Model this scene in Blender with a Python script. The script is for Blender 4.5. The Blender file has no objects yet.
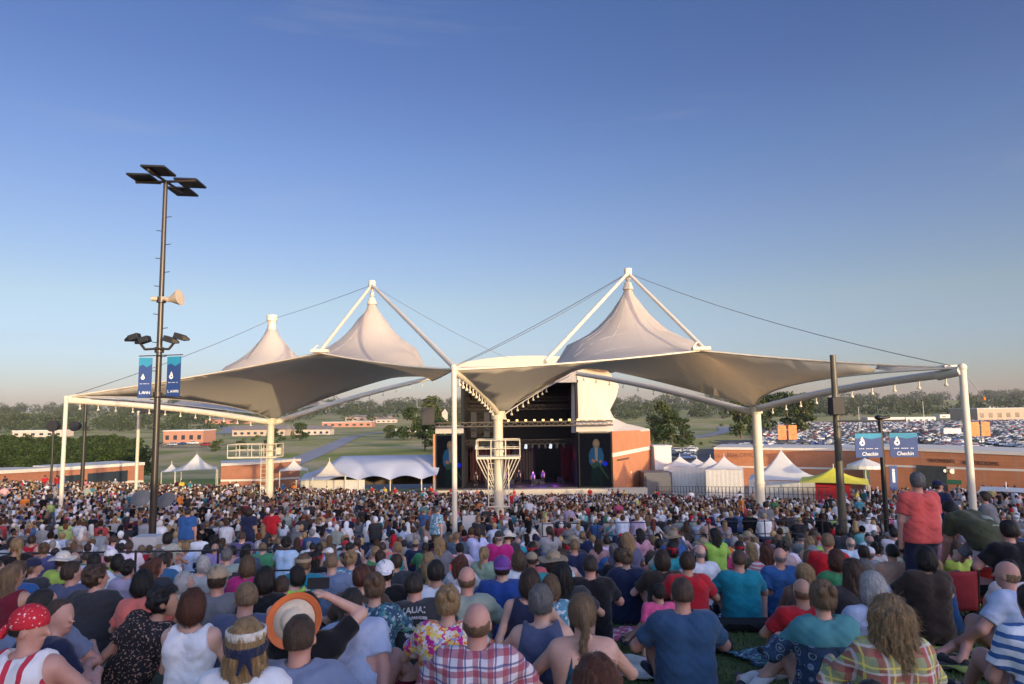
import bpy, math, random
import numpy as np
from mathutils import Vector, Matrix, Euler, geometry, noise
random.seed(11); RNG = np.random.RandomState(11)
SC = bpy.context.scene; COL = SC.collection
R = math.radians
# ------------------------------------------------------------------ camera
PITCH, ROLL, LENS = R(5.65), R(0.75), 24.0
F = LENS/36*1024
cam_d = bpy.data.cameras.new('camera'); cam_d.lens = LENS; cam_d.sensor_width = 36
cam_d.clip_start = .05; cam_d.clip_end = 20000
cam = bpy.data.objects.new('camera', cam_d); COL.objects.link(cam)
CM = Matrix.Rotation(R(90)+PITCH, 3, 'X') @ Matrix.Rotation(-ROLL, 3, 'Z')
cam.matrix_world = CM.to_4x4(); SC.camera = cam
def ray(px, py): return CM @ Vector(((px-512)/F, -(py-342)/F, -1))
def P(px, py, d):
    "point seen at a pixel, d metres ahead"
    r = ray(px, py); return r*(d/r.y)
# ------------------------------------------------------------------ terrain
def sst(a, b, t): t = min(1, max(0, (t-a)/(b-a))); return t*t*(3-2*t)
def gz(x, y):
    if y < -6: z = -1.52+.13*6 + 3.3*(1-sst(-16, -6, y))  # unseen crest behind the camera, raised to keep low sun off the crowd
    elif y < 7: z = -1.52-.13*y
    elif y < 23: z = -2.43-.155*(y-7)
    elif y < 34: z = -4.91-.12*(y-23)
    elif y < 85: z = -6.23-.103*(y-34)
    else: z = -11.483-.13*min(y-85, 1)
    z += .045*min(max(0, -x), 60)*sst(25, 60, y)*(1-sst(84, 104, y))
    if y > 110: z -= 4.8*sst(110, 190, y)
    if y > 190:
        z += 3.0*math.sin(x*.004+1.3)*sst(240, 500, y)*math.sin(y*.006+.4)*(1-sst(60,160,x)*(1-sst(700,900,y)))
        z += 9*sst(700, 1500, y)+ 20*sst(1500, 2600, y)
    return z
def ground_d(px, py, h=0.0, lo=1.5, hi=300):
    "distance at which the ray through a pixel passes h above the ground"
    r = ray(px, py); y = lo
    while y < hi:
        p = r*(y/r.y)
        if p.z <= gz(p.x, p.y)+h: return y
        y *= 1.01
    return hi
# ------------------------------------------------------------------ materials
def newmat(name):
    m = bpy.data.materials.new(name); m.use_nodes = True
    nt = m.node_tree; b = nt.nodes['Principled BSDF']
    return m, nt, b
def N(nt, t, **kw):
    n = nt.nodes.new(t)
    for k, v in kw.items():
        if k in n.inputs: n.inputs[k].default_value = v
        else: setattr(n, k, v)
    return n
def ramp(nt, fac, stops):
    r = nt.nodes.new('ShaderNodeValToRGB'); e = r.color_ramp.elements
    while len(e) < len(stops): e.new(.5)
    for i, (p, c) in enumerate(stops): e[i].position = p; e[i].color = (*c, 1)
    nt.links.new(fac, r.inputs[0]); return r.outputs[0]
def coords(nt, scale=(1,1,1), kind='Object'):
    tc = nt.nodes.new('ShaderNodeTexCoord'); mp = nt.nodes.new('ShaderNodeMapping')
    mp.inputs['Scale'].default_value = scale; nt.links.new(tc.outputs[kind], mp.inputs[0]); return mp.outputs[0]
def mixc(nt, fac, a, b, mode='MIX'):
    m = nt.nodes.new('ShaderNodeMix'); m.data_type = 'RGBA'; m.blend_type = mode
    for s, v in ((m.inputs[0], fac), (m.inputs[6], a), (m.inputs[7], b)):
        if hasattr(v, 'is_linked') or hasattr(v, 'node'): nt.links.new(v, s)
        elif isinstance(v, (int, float)): s.default_value = v
        else: s.default_value = (*v, 1) if len(v) == 3 else v
    return m.outputs[2]
def noise_t(nt, vec, scale, detail=4, rough=.55):
    n = N(nt, 'ShaderNodeTexNoise', Scale=scale, Detail=detail, Roughness=rough); nt.links.new(vec, n.inputs['Vector']); return n.outputs['Fac']
def bump(nt, b, h, dist=.01, strength=.5):
    bp = N(nt, 'ShaderNodeBump', Distance=dist, Strength=strength); nt.links.new(h, bp.inputs['Height']); nt.links.new(bp.outputs[0], b.inputs['Normal'])
MATS = {}
def mat(name, col, rough=.6, metal=0, var=.12, scale=3, bmp=0, spec=.4):
    "a plain surface with uneven tone"
    if name in MATS: return MATS[name]
    m, nt, b = newmat(name)
    v = coords(nt); n = noise_t(nt, v, scale, 6)
    c = ramp(nt, n, [(.25, [x*(1-var) for x in col]), (.75, [min(1, x*(1+var)) for x in col])])
    nt.links.new(c, b.inputs['Base Color']); b.inputs['Roughness'].default_value = rough; b.inputs['Metallic'].default_value = metal
    b.inputs['Specular IOR Level'].default_value = spec
    if bmp: bump(nt, b, n, bmp)
    MATS[name] = m; return m
def emis(name, col, s):
    if name in MATS: return MATS[name]
    m, nt, b = newmat(name); b.inputs['Base Color'].default_value = (col[0]*.08, col[1]*.08, col[2]*.08, 1); b.inputs['Roughness'].default_value = .9; b.inputs['Specular IOR Level'].default_value = .05
    b.inputs['Emission Color'].default_value = (*col, 1); b.inputs['Emission Strength'].default_value = s
    MATS[name] = m; return m
def brickmat(name, c1, c2, mortar, sx=1):
    m, nt, b = newmat(name); v = coords(nt, (1, 1, 1))
    s = nt.nodes.new('ShaderNodeSeparateXYZ'); nt.links.new(v, s.inputs[0])
    a = N(nt, 'ShaderNodeMath', operation='ADD'); nt.links.new(s.outputs[0], a.inputs[0]); nt.links.new(s.outputs[1], a.inputs[1])
    cb = nt.nodes.new('ShaderNodeCombineXYZ'); nt.links.new(a.outputs[0], cb.inputs[0]); nt.links.new(s.outputs[2], cb.inputs[1])
    t = N(nt, 'ShaderNodeTexBrick', Scale=2.2, Color1=(*c1, 1), Color2=(*c2, 1), Mortar=(*mortar, 1)); t.inputs['Mortar Size'].default_value = .012
    nt.links.new(cb.outputs[0], t.inputs[0])
    n = noise_t(nt, v, .7, 4); c = mixc(nt, .35, t.outputs[0], ramp(nt, n, [(.3, (.55, .5, .5)), (.7, (1, 1, 1))]), 'MULTIPLY')
    nt.links.new(c, b.inputs['Base Color']); b.inputs['Roughness'].default_value = .85; MATS[name] = m; return m
# ------------------------------------------------------------------ objects
def tag(o, label=None, cat=None, group=None, kind=None):
    if label: o['label'] = label
    if cat: o['category'] = cat
    if group: o['group'] = group
    if kind: o['kind'] = kind
    return o
def empty(name, loc=(0,0,0), rz=0, label=None, cat=None, group=None):
    o = bpy.data.objects.new(name, None); COL.objects.link(o); o.location = loc; o.rotation_euler = (0, 0, rz); o.empty_display_size = .2
    return tag(o, label, cat, group)
def link(name, me, parent=None, color=None):
    o = bpy.data.objects.new(name, me); COL.objects.link(o)
    if parent: o.parent = parent
    if color: o.color = (*color, 1)
    return o
def mesh_np(name, v, f, m=None, smooth=True, mi=None):
    "mesh from arrays of points and quads / triangles (rows padded alike)"
    me = bpy.data.meshes.new(name); v = np.asarray(v, dtype=np.float32); f = np.asarray(f, dtype=np.int32)
    k = f.shape[1]; me.vertices.add(len(v)); me.vertices.foreach_set('co', v.ravel())
    me.loops.add(f.size); me.loops.foreach_set('vertex_index', f.ravel()); me.polygons.add(len(f))
    me.polygons.foreach_set('loop_start', np.arange(0, f.size, k, dtype=np.int32)); me.polygons.foreach_set('loop_total', np.full(len(f), k, dtype=np.int32))
    if mi is not None: me.polygons.foreach_set('material_index', np.asarray(mi, dtype=np.int32))
    me.polygons.foreach_set('use_smooth', np.full(len(f), smooth))
    me.update(calc_edges=True); me.validate()
    for x in (m if isinstance(m, (list, tuple)) else [m]):
        if x: me.materials.append(x)
    return me
class MB:
    "collects shapes for one mesh"
    def __init__(s): s.v = []; s.f = []; s.m = []; s.s = []
    def add(s, vs, fs, mi=0, sm=False):
        o = len(s.v); s.v += [Vector(a) for a in vs]; s.f += [tuple(i+o for i in f) for f in fs]; s.m += [mi]*len(fs); s.s += [sm]*len(fs); return s
    def box(s, c, d, rz=0, mi=0, M=None):
        x, y, z = d[0]/2, d[1]/2, d[2]/2
        vs = [Vector((a*x, b*y, e*z)) for a in (-1, 1) for b in (-1, 1) for e in (-1, 1)]
        rot = M if M else Matrix.Rotation(rz, 3, 'Z'); vs = [rot @ q + Vector(c) for q in vs]
        return s.add(vs, [(0,1,3,2), (4,6,7,5), (0,4,5,1), (2,3,7,6), (0,2,6,4), (1,5,7,3)], mi)
    def tube(s, a, b, r1, r2=None, n=10, mi=0, cap=True, sq=False):
        a, b = Vector(a), Vector(b); r2 = r1 if r2 is None else r2
        q = (b-a).to_track_quat('Z', 'Y').to_matrix(); vs = []
        for p, r in ((a, r1), (b, r2)):
            for i in range(n):
                t = 2*math.pi*(i+.5)/n; vs.append(p + q @ Vector((math.cos(t)*r, math.sin(t)*r, 0)))
        fs = [(i, (i+1) % n, n+(i+1) % n, n+i) for i in range(n)]
        s.add(vs, fs, mi, n > 4)
        if cap: s.add(vs[:n], [tuple(range(n))[::-1]], mi); s.add(vs[n:], [tuple(range(n))], mi)
        return s
    def path(s, pts, r, n=8, mi=0):
        for i in range(len(pts)-1): s.tube(pts[i], pts[i+1], r if not isinstance(r, (list, tuple)) else r[i], None if not isinstance(r, (list, tuple)) else r[i+1], n, mi)
        return s
    def prism(s, poly, z0, z1, mi=0):
        "poly: xy list; z0/z1 numbers"
        n = len(poly); vs = [(x, y, z0) for x, y in poly]+[(x, y, z1) for x, y in poly]
        return s.add(vs, [(i, (i+1) % n, n+(i+1) % n, n+i) for i in range(n)]+[tuple(range(n))[::-1], tuple(range(n, 2*n))], mi)
    def sph(s, c, r, n=10, m=6, mi=0):
        rx, ry, rz = (r, r, r) if not isinstance(r, (list, tuple)) else r; c = Vector(c); vs = [c+Vector((0, 0, rz))]
        for j in range(1, m):
            t = math.pi*j/m
            for i in range(n): p = 2*math.pi*i/n; vs.append(c+Vector((rx*math.sin(t)*math.cos(p), ry*math.sin(t)*math.sin(p), rz*math.cos(t))))
        vs.append(c-Vector((0, 0, rz))); L = len(vs)-1; fs = [(0, 1+i, 1+(i+1) % n) for i in range(n)]
        for j in range(m-2): fs += [(1+j*n+i, 1+(j+1)*n+i, 1+(j+1)*n+(i+1) % n, 1+j*n+(i+1) % n) for i in range(n)]
        fs += [(L, 1+(m-2)*n+(i+1) % n, 1+(m-2)*n+i) for i in range(n)]
        return s.add(vs, fs, mi, True)
    def build(s, name, m, parent=None, origin=None, local=False, bevel=0):
        """links as one object; shapes given in world axes, moved to the parent's origin unless local"""
        if origin is None: origin = Vector((0, 0, 0)) if (parent is None or local) else parent_loc(parent)
        o0 = Vector(origin); me = bpy.data.meshes.new(name)
        me.from_pydata([v-o0 for v in s.v], [], s.f)
        me.polygons.foreach_set('material_index', s.m); me.polygons.foreach_set('use_smooth', s.s)
        for x in (m if isinstance(m, (list, tuple)) else [m]): me.materials.append(x)
        me.update(); o = link(name, me, parent)
        if parent is None: o.location = o0
        if bevel:
            b = o.modifiers.new('edge', 'BEVEL'); b.width = bevel; b.segments = 2; b.limit_method = 'ANGLE'
        return o
def parent_loc(p):
    v = Vector((0, 0, 0))
    while p: v += Vector(p.location); p = p.parent
    return v
def dup(o, parent=None):
    c = o.copy(); COL.objects.link(c)
    if parent: c.parent = parent
    for ch in o.children:
        dup(ch, c)
    return c
SKY_STR, SUN_STR, EXPO, HAZE = .15, 2.6, 0.66, .00006
# ================================================================== people: smooth surfaces grown from a posed skeleton
def _smin(a, b, k):
    h = np.clip(.5+.5*(b-a)/k, 0, 1); return b+(a-b)*h - k*h*(1-h)
class Field:
    def __init__(s, lo, hi, h):
        s.lo = np.array(lo, float); s.h = h; n = np.ceil((np.array(hi)-s.lo)/h).astype(int)+1; s.n = n
        s.ax = [s.lo[i]+h*np.arange(n[i]) for i in range(3)]; s.f = np.full(n, .5)
    def win(s, lo, hi):
        a = [max(0, int((lo[i]-s.lo[i])/s.h)) for i in range(3)]; b = [min(s.n[i], int((hi[i]-s.lo[i])/s.h)+2) for i in range(3)]
        if any(b[i] <= a[i] for i in range(3)): return None, None
        sl = tuple(slice(a[i], b[i]) for i in range(3))
        return sl, np.meshgrid(*[s.ax[i][sl[i]] for i in range(3)], indexing='ij')
    def cap(s, p, q, r1, r2=None, k=.03):
        r2 = r1 if r2 is None else r2; p = np.array(p, float); q = np.array(q, float); m = max(r1, r2)+.1
        sl, g = s.win(np.minimum(p, q)-m, np.maximum(p, q)+m)
        if sl is None: return s
        d = q-p; L = max(d@d, 1e-9); X, Y, Z = g[0]-p[0], g[1]-p[1], g[2]-p[2]
        t = np.clip((X*d[0]+Y*d[1]+Z*d[2])/L, 0, 1)
        dist = np.sqrt((X-t*d[0])**2+(Y-t*d[1])**2+(Z-t*d[2])**2)-(r1+(r2-r1)*t)
        s.f[sl] = _smin(s.f[sl], dist, k); return s
    def ell(s, c, r, k=.02, M=None, sub=False):
        c = np.array(c, float); m = max(r)+.08; sl, g = s.win(c-m, c+m)
        if sl is None: return s
        X, Y, Z = g[0]-c[0], g[1]-c[1], g[2]-c[2]
        if M is not None:
            A = np.array(M).T; X, Y, Z = [A[i][0]*X+A[i][1]*Y+A[i][2]*Z for i in range(3)]
        q = np.sqrt((X/r[0])**2+(Y/r[1])**2+(Z/r[2])**2); dist = (q-1)*min(r)
        s.f[sl] = np.maximum(s.f[sl], -dist) if sub else _smin(s.f[sl], dist, k); return s
    def grid(s): return np.meshgrid(*s.ax, indexing='ij')
    def clip(s, fn): s.f = np.maximum(s.f, fn(*s.grid())); return s
    def mesh(s):
        f = s.f; f[0], f[-1], f[:, 0], f[:, -1], f[:, :, 0], f[:, :, -1] = 1, 1, 1, 1, 1, 1
        ins = f < 0; nx, ny, nz = f.shape; c = (nx-1, ny-1, nz-1); acc = np.zeros(c+(3,)); cnt = np.zeros(c)
        for ax in range(3):
            o = [a for a in range(3) if a != ax]
            for da in (0, 1):
                for db in (0, 1):
                    off = [0, 0, 0]; off[o[0]] = da; off[o[1]] = db
                    s0 = tuple(slice(off[i], off[i]+c[i]) for i in range(3)); off[ax] = 1
                    s1 = tuple(slice(off[i], off[i]+c[i]) for i in range(3)); off[ax] = 0
                    A, B = f[s0], f[s1]; m = ins[s0] != ins[s1]; t = np.where(m, A/np.where(m, A-B, 1), 0)
                    cnt += m
                    for i in range(3): acc[..., i] += m*(t if i == ax else off[i])
        used = cnt > 0; idx = np.full(c, -1); idx[used] = np.arange(used.sum())
        base = np.stack(np.meshgrid(*[np.arange(k) for k in c], indexing='ij'), -1)
        v = (acc[used]/cnt[used][:, None]+base[used])*s.h+s.lo; quads = []
        for ax in range(3):
            o = [(ax+1) % 3, (ax+2) % 3]; s0 = [slice(1, -1)]*3; s0[ax] = slice(0, -1); s1 = list(s0); s1[ax] = slice(1, None)
            A, B = ins[tuple(s0)], ins[tuple(s1)]; w = np.argwhere(A != B)
            if not len(w): continue
            sgn = A[tuple(w.T)]; p = w.copy(); p[:, o[0]] += 1; p[:, o[1]] += 1; q = []
            for da, db in ((0, 0), (1, 0), (1, 1), (0, 1)):
                r = p.copy(); r[:, o[0]] -= da; r[:, o[1]] -= db; q.append(idx[tuple(r.T)])
            q = np.stack(q, 1); q[~sgn] = q[~sgn][:, ::-1]; quads.append(q)
        return v, np.concatenate(quads)
def V(*a): return np.array(a, float)
def unit(a): return a/max(np.linalg.norm(a), 1e-9)
def ik(a, t, l1, l2, pole):
    d = t-a; L = np.linalg.norm(d)
    if L > (l1+l2)*.995: d = d*((l1+l2)*.995/L); L = (l1+l2)*.995
    if L < abs(l1-l2)+.03: L = abs(l1-l2)+.03
    u = unit(d); x = (l1*l1-l2*l2+L*L)/(2*L); h = math.sqrt(max(l1*l1-x*x, 0)); p = unit(pole-u*(pole@u))
    return a+u*x+p*h, a+u*L
def skeleton(lean=8, side=0, hyaw=0, hpitch=0, arms='knees', legs='up', w=1.0, fem=False, stand=False, bend=0, stool=0):
    J = {}; a = R(lean); sd = math.tan(R(side))
    up = lambda k: unit(V(sd, math.sin(a*k), math.cos(a*k)))
    hz = .93 if stand else .115+stool
    J['hip'] = V(0, 0, hz)
    if bend: a = R(bend); up = lambda k: unit(V(sd, math.sin(a*k), math.cos(a*k)))
    J['waist'] = J['hip']+.2*up(.6); J['chest'] = J['waist']+.23*up(1.1); J['neck'] = J['chest']+.115*up(1.2)
    J['head'] = J['neck']+.15*up(.5 if not bend else 1.0); u = up(1.1); lat = unit(V(1, 0, -sd)); J['lat'] = lat; J['fwd'] = np.cross(u, lat); J['u'] = u
    sx = (.158 if fem else .178)*w; J['sx'] = sx
    ends = {'knees': lambda s: V(s*.2, .40, .42), 'lap': lambda s: V(s*.1, .30, .20), 'back': lambda s: V(s*.30, -.24, .05), 'side': lambda s: V(s*.34, .04, .04),
            'hug': lambda s: V(s*.05, .46, .36), 'phone': lambda s: V(s*.075+.02, .22, .86), 'down': lambda s: V(s*.24, .06, .80), 'hips': lambda s: V(s*.13, .12, 1.0),
            'reach': lambda s: V(s*.16, .62, .52), 'out': lambda s: V(s*.28, .34, .34) if s < 0 else V(.44, .10, .30), 'chin': lambda s: V(s*.06, .24, .55), 'ankle': lambda s: V(-.26+s*.06, .40, .20)}
    for s, n in ((-1, 'L'), (1, 'R')):
        sh = J['chest']+u*.055+lat*s*sx; J['sh'+n] = sh
        kind = arms if isinstance(arms, str) else arms[0 if s < 0 else 1]
        t = ends[kind](s); 
        if stool and not stand: t = t+V(0, 0, stool)
        pole = V(s*1.0, -.25, -.8) if kind not in ('phone',) else V(s*1.0, .1, -.5)
        J['el'+n], J['wr'+n] = ik(sh, t, .29, .26, pole)
        J['hand'+n] = J['wr'+n]+unit(J['wr'+n]-J['el'+n]+V(0, .05, -.03))*.09
        hp = J['hip']+V(s*.095*(1.08 if fem else 1), .02, -.01); J['hp'+n] = hp
        if stand: ft = V(s*.13, .02+.05*s, .08); pole = V(0, 1, 0)
        elif legs == 'up': ft = V(s*.14, .60+stool*.2, .07); pole = V(s*.25, .2, 1)
        elif legs == 'cross': ft = V(-s*.16, .40, .07); pole = V(s*1.0, .4, .25)
        elif legs == 'fwd': ft = V(s*.12, .84, .07); pole = V(s*.1, 0, 1)
        elif legs == 'left': ft = V(-.45, .42+.1*s, .07); pole = V(-.2, 1, .6)
        elif legs == 'right': ft = V(.5, .46-.1*s, .07); pole = V(.2, 1, .6)
        J['kn'+n], J['an'+n] = ik(hp, ft, .43, .42, pole)
        sh2 = J['an'+n]-J['kn'+n]; fdir = V(s*.2, 1, -.12) if legs != 'fwd' or stand else V(s*.25, .35, .8)
        J['toe'+n] = J['an'+n]+unit(fdir)*.15
    Rz = Matrix.Rotation(R(hyaw), 3, 'Z'); Rx = Matrix.Rotation(-R(hpitch)-(R(bend)*.7 if bend else 0), 3, 'X'); J['hm'] = Rz @ Rx
    return J
def add_body(Fd, J, g=0, arms=1.0, legs=True, torso=True, head=True, fem=False, build=1.0, low=0, k=.035, hemdrop=0):
    b = build; sx = J['sx']; lat = J['lat']; u = J['u']; f = J['fwd']
    if torso:
        for s, n in ((-1, 'L'), (1, 'R')):
            hp = J['hip']+lat*s*.075; wa = J['waist']+lat*s*.058*b; ch = J['chest']+lat*s*.082
            Fd.cap(hp, wa, .118*b+g, (.098 if fem else .112)*b+g, k); Fd.cap(wa, ch, (.098 if fem else .112)*b+g, .112*min(b, 1.12)+g, k)
            Fd.cap(ch-f*.02, J['sh'+n]-lat*s*.02-u*.015, .10*min(b, 1.1)+g, .066+g, k); 
            Fd.cap(J['neck']-u*.035, J['sh'+n]+u*.012-lat*s*.01, .05+g, .050+g, k)
        if b > 1.08: Fd.ell(J['waist']+f*.04-u*.05, (.15*b+g, .14*b+g, .15+g), .05)
    if head:
        Fd.cap(J['neck']-u*.05, J['neck']+(J['head']-J['neck'])*.6, .060 if not fem else .052, .056 if not fem else .048, .02)
        M = np.array(J['hm']); H = J['head']; L = lambda x, y, z: H+M@V(x, y, z)
        Fd.ell(H+M@V(0, -.005, .02), (.077, .096, .098), .02, M); Fd.cap(L(0, .03, -.02), L(0, .052, -.078), .056, .036, .03)
        if low < 2:
            Fd.cap(L(0, .088, .008), L(0, .112, -.026), .010, .014, .012)
            for s in (-1, 1): Fd.ell(L(s*.078, -.004, -.012), (.010, .02, .033), .006, M); Fd.ell(L(s*.031, .094, .012), (.017, .012, .012), .01, M, sub=True)
            Fd.cap(L(-.018, .088, -.052), L(.018, .088, -.052), .009, .009, .008)
    for s, n in ((-1, 'L'), (1, 'R')):
        if arms > 0:
            sh, el, wr = J['sh'+n], J['el'+n], J['wr'+n]; ra = (.040 if fem else .047)*min(b, 1.2)
            a1 = min(arms, 1); Fd.cap(sh, sh+(el-sh)*a1, ra+.008+g, ra+g+(-.006*a1), k*.8)
            if arms > 1: Fd.cap(el, el+(wr-el)*(arms-1), ra-.006+g, ra-.006+g-(.014*(arms-1)), k*.6)
            if arms >= 2 and low: Fd.cap(wr, J['hand'+n], .028, .03, .02)
        if legs:
            hp, kn, an = J['hp'+n], J['kn'+n], J['an'+n]; r = (.088 if fem else .083)*b
            a1 = min(legs, 1); Fd.cap(hp, hp+(kn-hp)*a1, r+g, r+g-.026*a1, k)
            if legs > 1: Fd.cap(kn, kn+(an-kn)*(legs-1), .057+g, .057+g-.021*(legs-1), k*.6)
            if legs >= 2 and not g: Fd.cap(an, J['toe'+n], .036, .03, .02)
    return Fd
def bounds(J, m=.22):
    p = np.array([v for k, v in J.items() if isinstance(v, np.ndarray) and k not in ('lat', 'fwd', 'u')]); return p.min(0)-m, p.max(0)+m
def hand_mesh(J, n, curl=.5, h=.006):
    s = -1 if n == 'L' else 1; wr = J['wr'+n]; d = unit(J['hand'+n]-wr); side = unit(np.cross(d, V(0, 0, 1)) if abs(d[2]) < .9 else np.cross(d, V(0, 1, 0))); nrm = np.cross(side, d)
    Fd = Field(wr-.16, wr+.16+d*.08, h); Fd.cap(wr-d*.03, wr+d*.02, .026, .026, .01)
    for i in range(4): Fd.cap(wr+side*(i-1.5)*.010, wr+d*.085+side*(i-1.5)*.020, .017, .012, .012)
    for i, L in enumerate((.062, .075, .080, .068)):
        o = (i-1.5)*.020; a = wr+d*.085+side*o; c = curl
        e1 = unit(d-nrm*c); e2 = unit(d-nrm*c*2.4); p1 = a+e1*L*.52+side*o*.12; p2 = p1+e2*L*.48
        Fd.cap(a, p1, .0095, .0088, .004); Fd.cap(p1, p2, .0088, .0072, .004)
    t0 = wr+d*.03+side*s*-.024; t1 = t0+unit(d*.6-side*s*.9-nrm*.3)*.045; Fd.cap(t0, t1, .014, .011, .01); Fd.cap(t1, t1+unit(d-side*s*.3-nrm*.4)*.032, .011, .009, .006)
    return Fd.mesh()
def wrinkle(Fd, amp, seed=0, hscale=1):
    X, Y, Z = Fd.grid(); s = seed*1.7
    Fd.f = Fd.f+amp*(np.sin(X*21+Z*34+s)*np.sin(Y*17-Z*11+s*2)+.6*np.sin(X*47-Z*58+s*3+2*np.sin(Y*23+s))+.45*np.sin(Z*83+X*39+2*np.sin(X*31+s)))
    return Fd
# --- materials on people: the plain colour of each piece comes from the object's own colour
def person_mats():
    def oc(nt): return nt.nodes.new('ShaderNodeObjectInfo').outputs['Color']
    m, nt, b = newmat('skin'); v = coords(nt); n = noise_t(nt, v, 14, 4); c = mixc(nt, .5, oc(nt), ramp(nt, n, [(.3, (.78, .66, .62)), (.7, (1, 1, 1))]), 'MULTIPLY')
    nt.links.new(c, b.inputs['Base Color']); b.inputs['Roughness'].default_value = .55; b.inputs['Subsurface Weight'].default_value = .08; b.inputs['Subsurface Radius'].default_value = (.02, .008, .004)
    MATS['skin'] = m
    m, nt, b = newmat('cloth'); v = coords(nt); n = noise_t(nt, v, 9, 6, .6); c = mixc(nt, .45, oc(nt), ramp(nt, n, [(.3, (.72, .72, .74)), (.7, (1, 1, 1))]), 'MULTIPLY')
    nt.links.new(c, b.inputs['Base Color']); b.inputs['Roughness'].default_value = .9; b.inputs['Sheen Weight'].default_value = .15; b.inputs['Specular IOR Level'].default_value = .15
    bump(nt, b, n, .03, .55); MATS['cloth'] = m
    m, nt, b = newmat('hair'); v = coords(nt, (1, 1, .16)); n = noise_t(nt, v, 120, 5, .7); n2 = noise_t(nt, coords(nt), 18, 3)
    c = mixc(nt, .75, oc(nt), ramp(nt, n, [(.3, (.35, .33, .30)), (.55, (1, 1, 1)), (.75, (1.6, 1.5, 1.35))]), 'MULTIPLY'); c = mixc(nt, .4, c, ramp(nt, n2, [(.3, (.6, .6, .6)), (.7, (1.2, 1.2, 1.2))]), 'MULTIPLY')
    g_ = nt.nodes.new('ShaderNodeNewGeometry'); c = mixc(nt, 1, c, ramp(nt, g_.outputs['Random Per Island'], [(0, (.62, .62, .62)), (.5, (1, 1, 1)), (1, (1.0, .98, .94))]), 'MULTIPLY'); nt.links.new(c, b.inputs['Base Color']); b.inputs['Roughness'].default_value = .5; bump(nt, b, n, .012, .9); MATS['hair'] = m
    m, nt, b = newmat('straw'); v = coords(nt); w = N(nt, 'ShaderNodeTexWave', Scale=24, Distortion=1.5, wave_type='RINGS', rings_direction='Z'); nt.links.new(v, w.inputs[0])
    c = mixc(nt, .5, oc(nt), ramp(nt, w.outputs['Fac'], [(.2, (.6, .55, .45)), (.8, (1, 1, 1))]), 'MULTIPLY'); nt.links.new(c, b.inputs['Base Color']); b.inputs['Roughness'].default_value = .8; bump(nt, b, w.outputs['Fac'], .006); MATS['straw'] = m
    def plaid(name, base, bars):
        m, nt, b = newmat(name); v = coords(nt); s = nt.nodes.new('ShaderNodeSeparateXYZ'); nt.links.new(v, s.inputs[0]); c = base
        wob = noise_t(nt, v, 5, 3)
        for ax, per, off, wd, col, al in bars:
            a = N(nt, 'ShaderNodeMath', operation='MULTIPLY_ADD'); nt.links.new(wob, a.inputs[0]); a.inputs[1].default_value = .035; nt.links.new(s.outputs[ax], a.inputs[2])
            p = N(nt, 'ShaderNodeMath', operation='MULTIPLY_ADD'); nt.links.new(a.outputs[0], p.inputs[0]); p.inputs[1].default_value = 1/per; p.inputs[2].default_value = off+50
            fr = N(nt, 'ShaderNodeMath', operation='FRACT'); nt.links.new(p.outputs[0], fr.inputs[0]); lt = N(nt, 'ShaderNodeMath', operation='LESS_THAN'); nt.links.new(fr.outputs[0], lt.inputs[0]); lt.inputs[1].default_value = wd
            ml = N(nt, 'ShaderNodeMath', operation='MULTIPLY'); nt.links.new(lt.outputs[0], ml.inputs[0]); ml.inputs[1].default_value = al; c = mixc(nt, ml.outputs[0], c, col)
        nt.links.new(c, b.inputs['Base Color']); b.inputs['Roughness'].default_value = .9; n = noise_t(nt, v, 9, 6); bump(nt, b, n, .03, .5); MATS[name] = m
    plaid('plaid_red_white', (.62, .58, .60), [(0, .085, 0, .38, (.30, .02, .05), .7), (2, .085, .1, .36, (.30, .02, .05), .7), (0, .085, .55, .12, (.04, .04, .16), .75), (2, .085, .6, .12, (.04, .04, .16), .75)])
    plaid('plaid_green_red', (.30, .33, .17), [(0, .13, 0, .35, (.34, .05, .06), .7), (2, .13, .1, .35, (.36, .05, .07), .65), (0, .13, .5, .08, (.7, .6, .12), .85), (2, .13, .55, .08, (.7, .6, .12), .85), (0, .13, .75, .1, (.6, .6, .55), .7), (2, .13, .8, .1, (.6, .6, .55), .7)])
    plaid('stripes_blue_white', (.66, .70, .74), [(2, .07, 0, .42, (.04, .12, .32), 1)])
    plaid('stripes_red_white', (.70, .68, .68), [(0, .11, .2, .3, (.50, .03, .06), 1)])
    plaid('stripes_coral_white', (.72, .62, .60), [(2, .05, .2, .5, (.70, .16, .16), 1)])
    def spots(name, base, layers, sc):
        m, nt, b = newmat(name); v = coords(nt); c = base
        for i, (scale, th, col) in enumerate(layers):
            mp = nt.nodes.new('ShaderNodeMapping'); mp.inputs['Location'].default_value = (i*3.1, i*1.7, i*.9); nt.links.new(v, mp.inputs[0])
            n = noise_t(nt, mp.outputs[0], scale*sc, 2, .5); g = N(nt, 'ShaderNodeMath', operation='GREATER_THAN'); nt.links.new(n, g.inputs[0]); g.inputs[1].default_value = th; c = mixc(nt, g.outputs[0], c, col)
        nt.links.new(c, b.inputs['Base Color']); b.inputs['Roughness'].default_value = .9; n = noise_t(nt, v, 9, 6); bump(nt, b, n, .03, .5); MATS[name] = m
    spots('floral_orange', (.68, .62, .58), [(14, .54, (.75, .42, .06)), (16, .56, (.68, .16, .05)), (12, .58, (.50, .02, .22)), (22, .58, (.72, .55, .15)), (25, .62, (.3, .3, .5))], 1)
    spots('print_blue_green', (.03, .07, .12), [(18, .55, (.05, .18, .22)), (30, .60, (.35, .42, .45)), (14, .62, (.10, .28, .2))], 1)
    spots('print_teal_white', (.10, .26, .34), [(20, .54, (.55, .6, .6)), (16, .60, (.06, .14, .3))], 1)
    spots('print_navy_white', (.03, .05, .14), [(20, .52, (.6, .62, .68))], 1)
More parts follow.
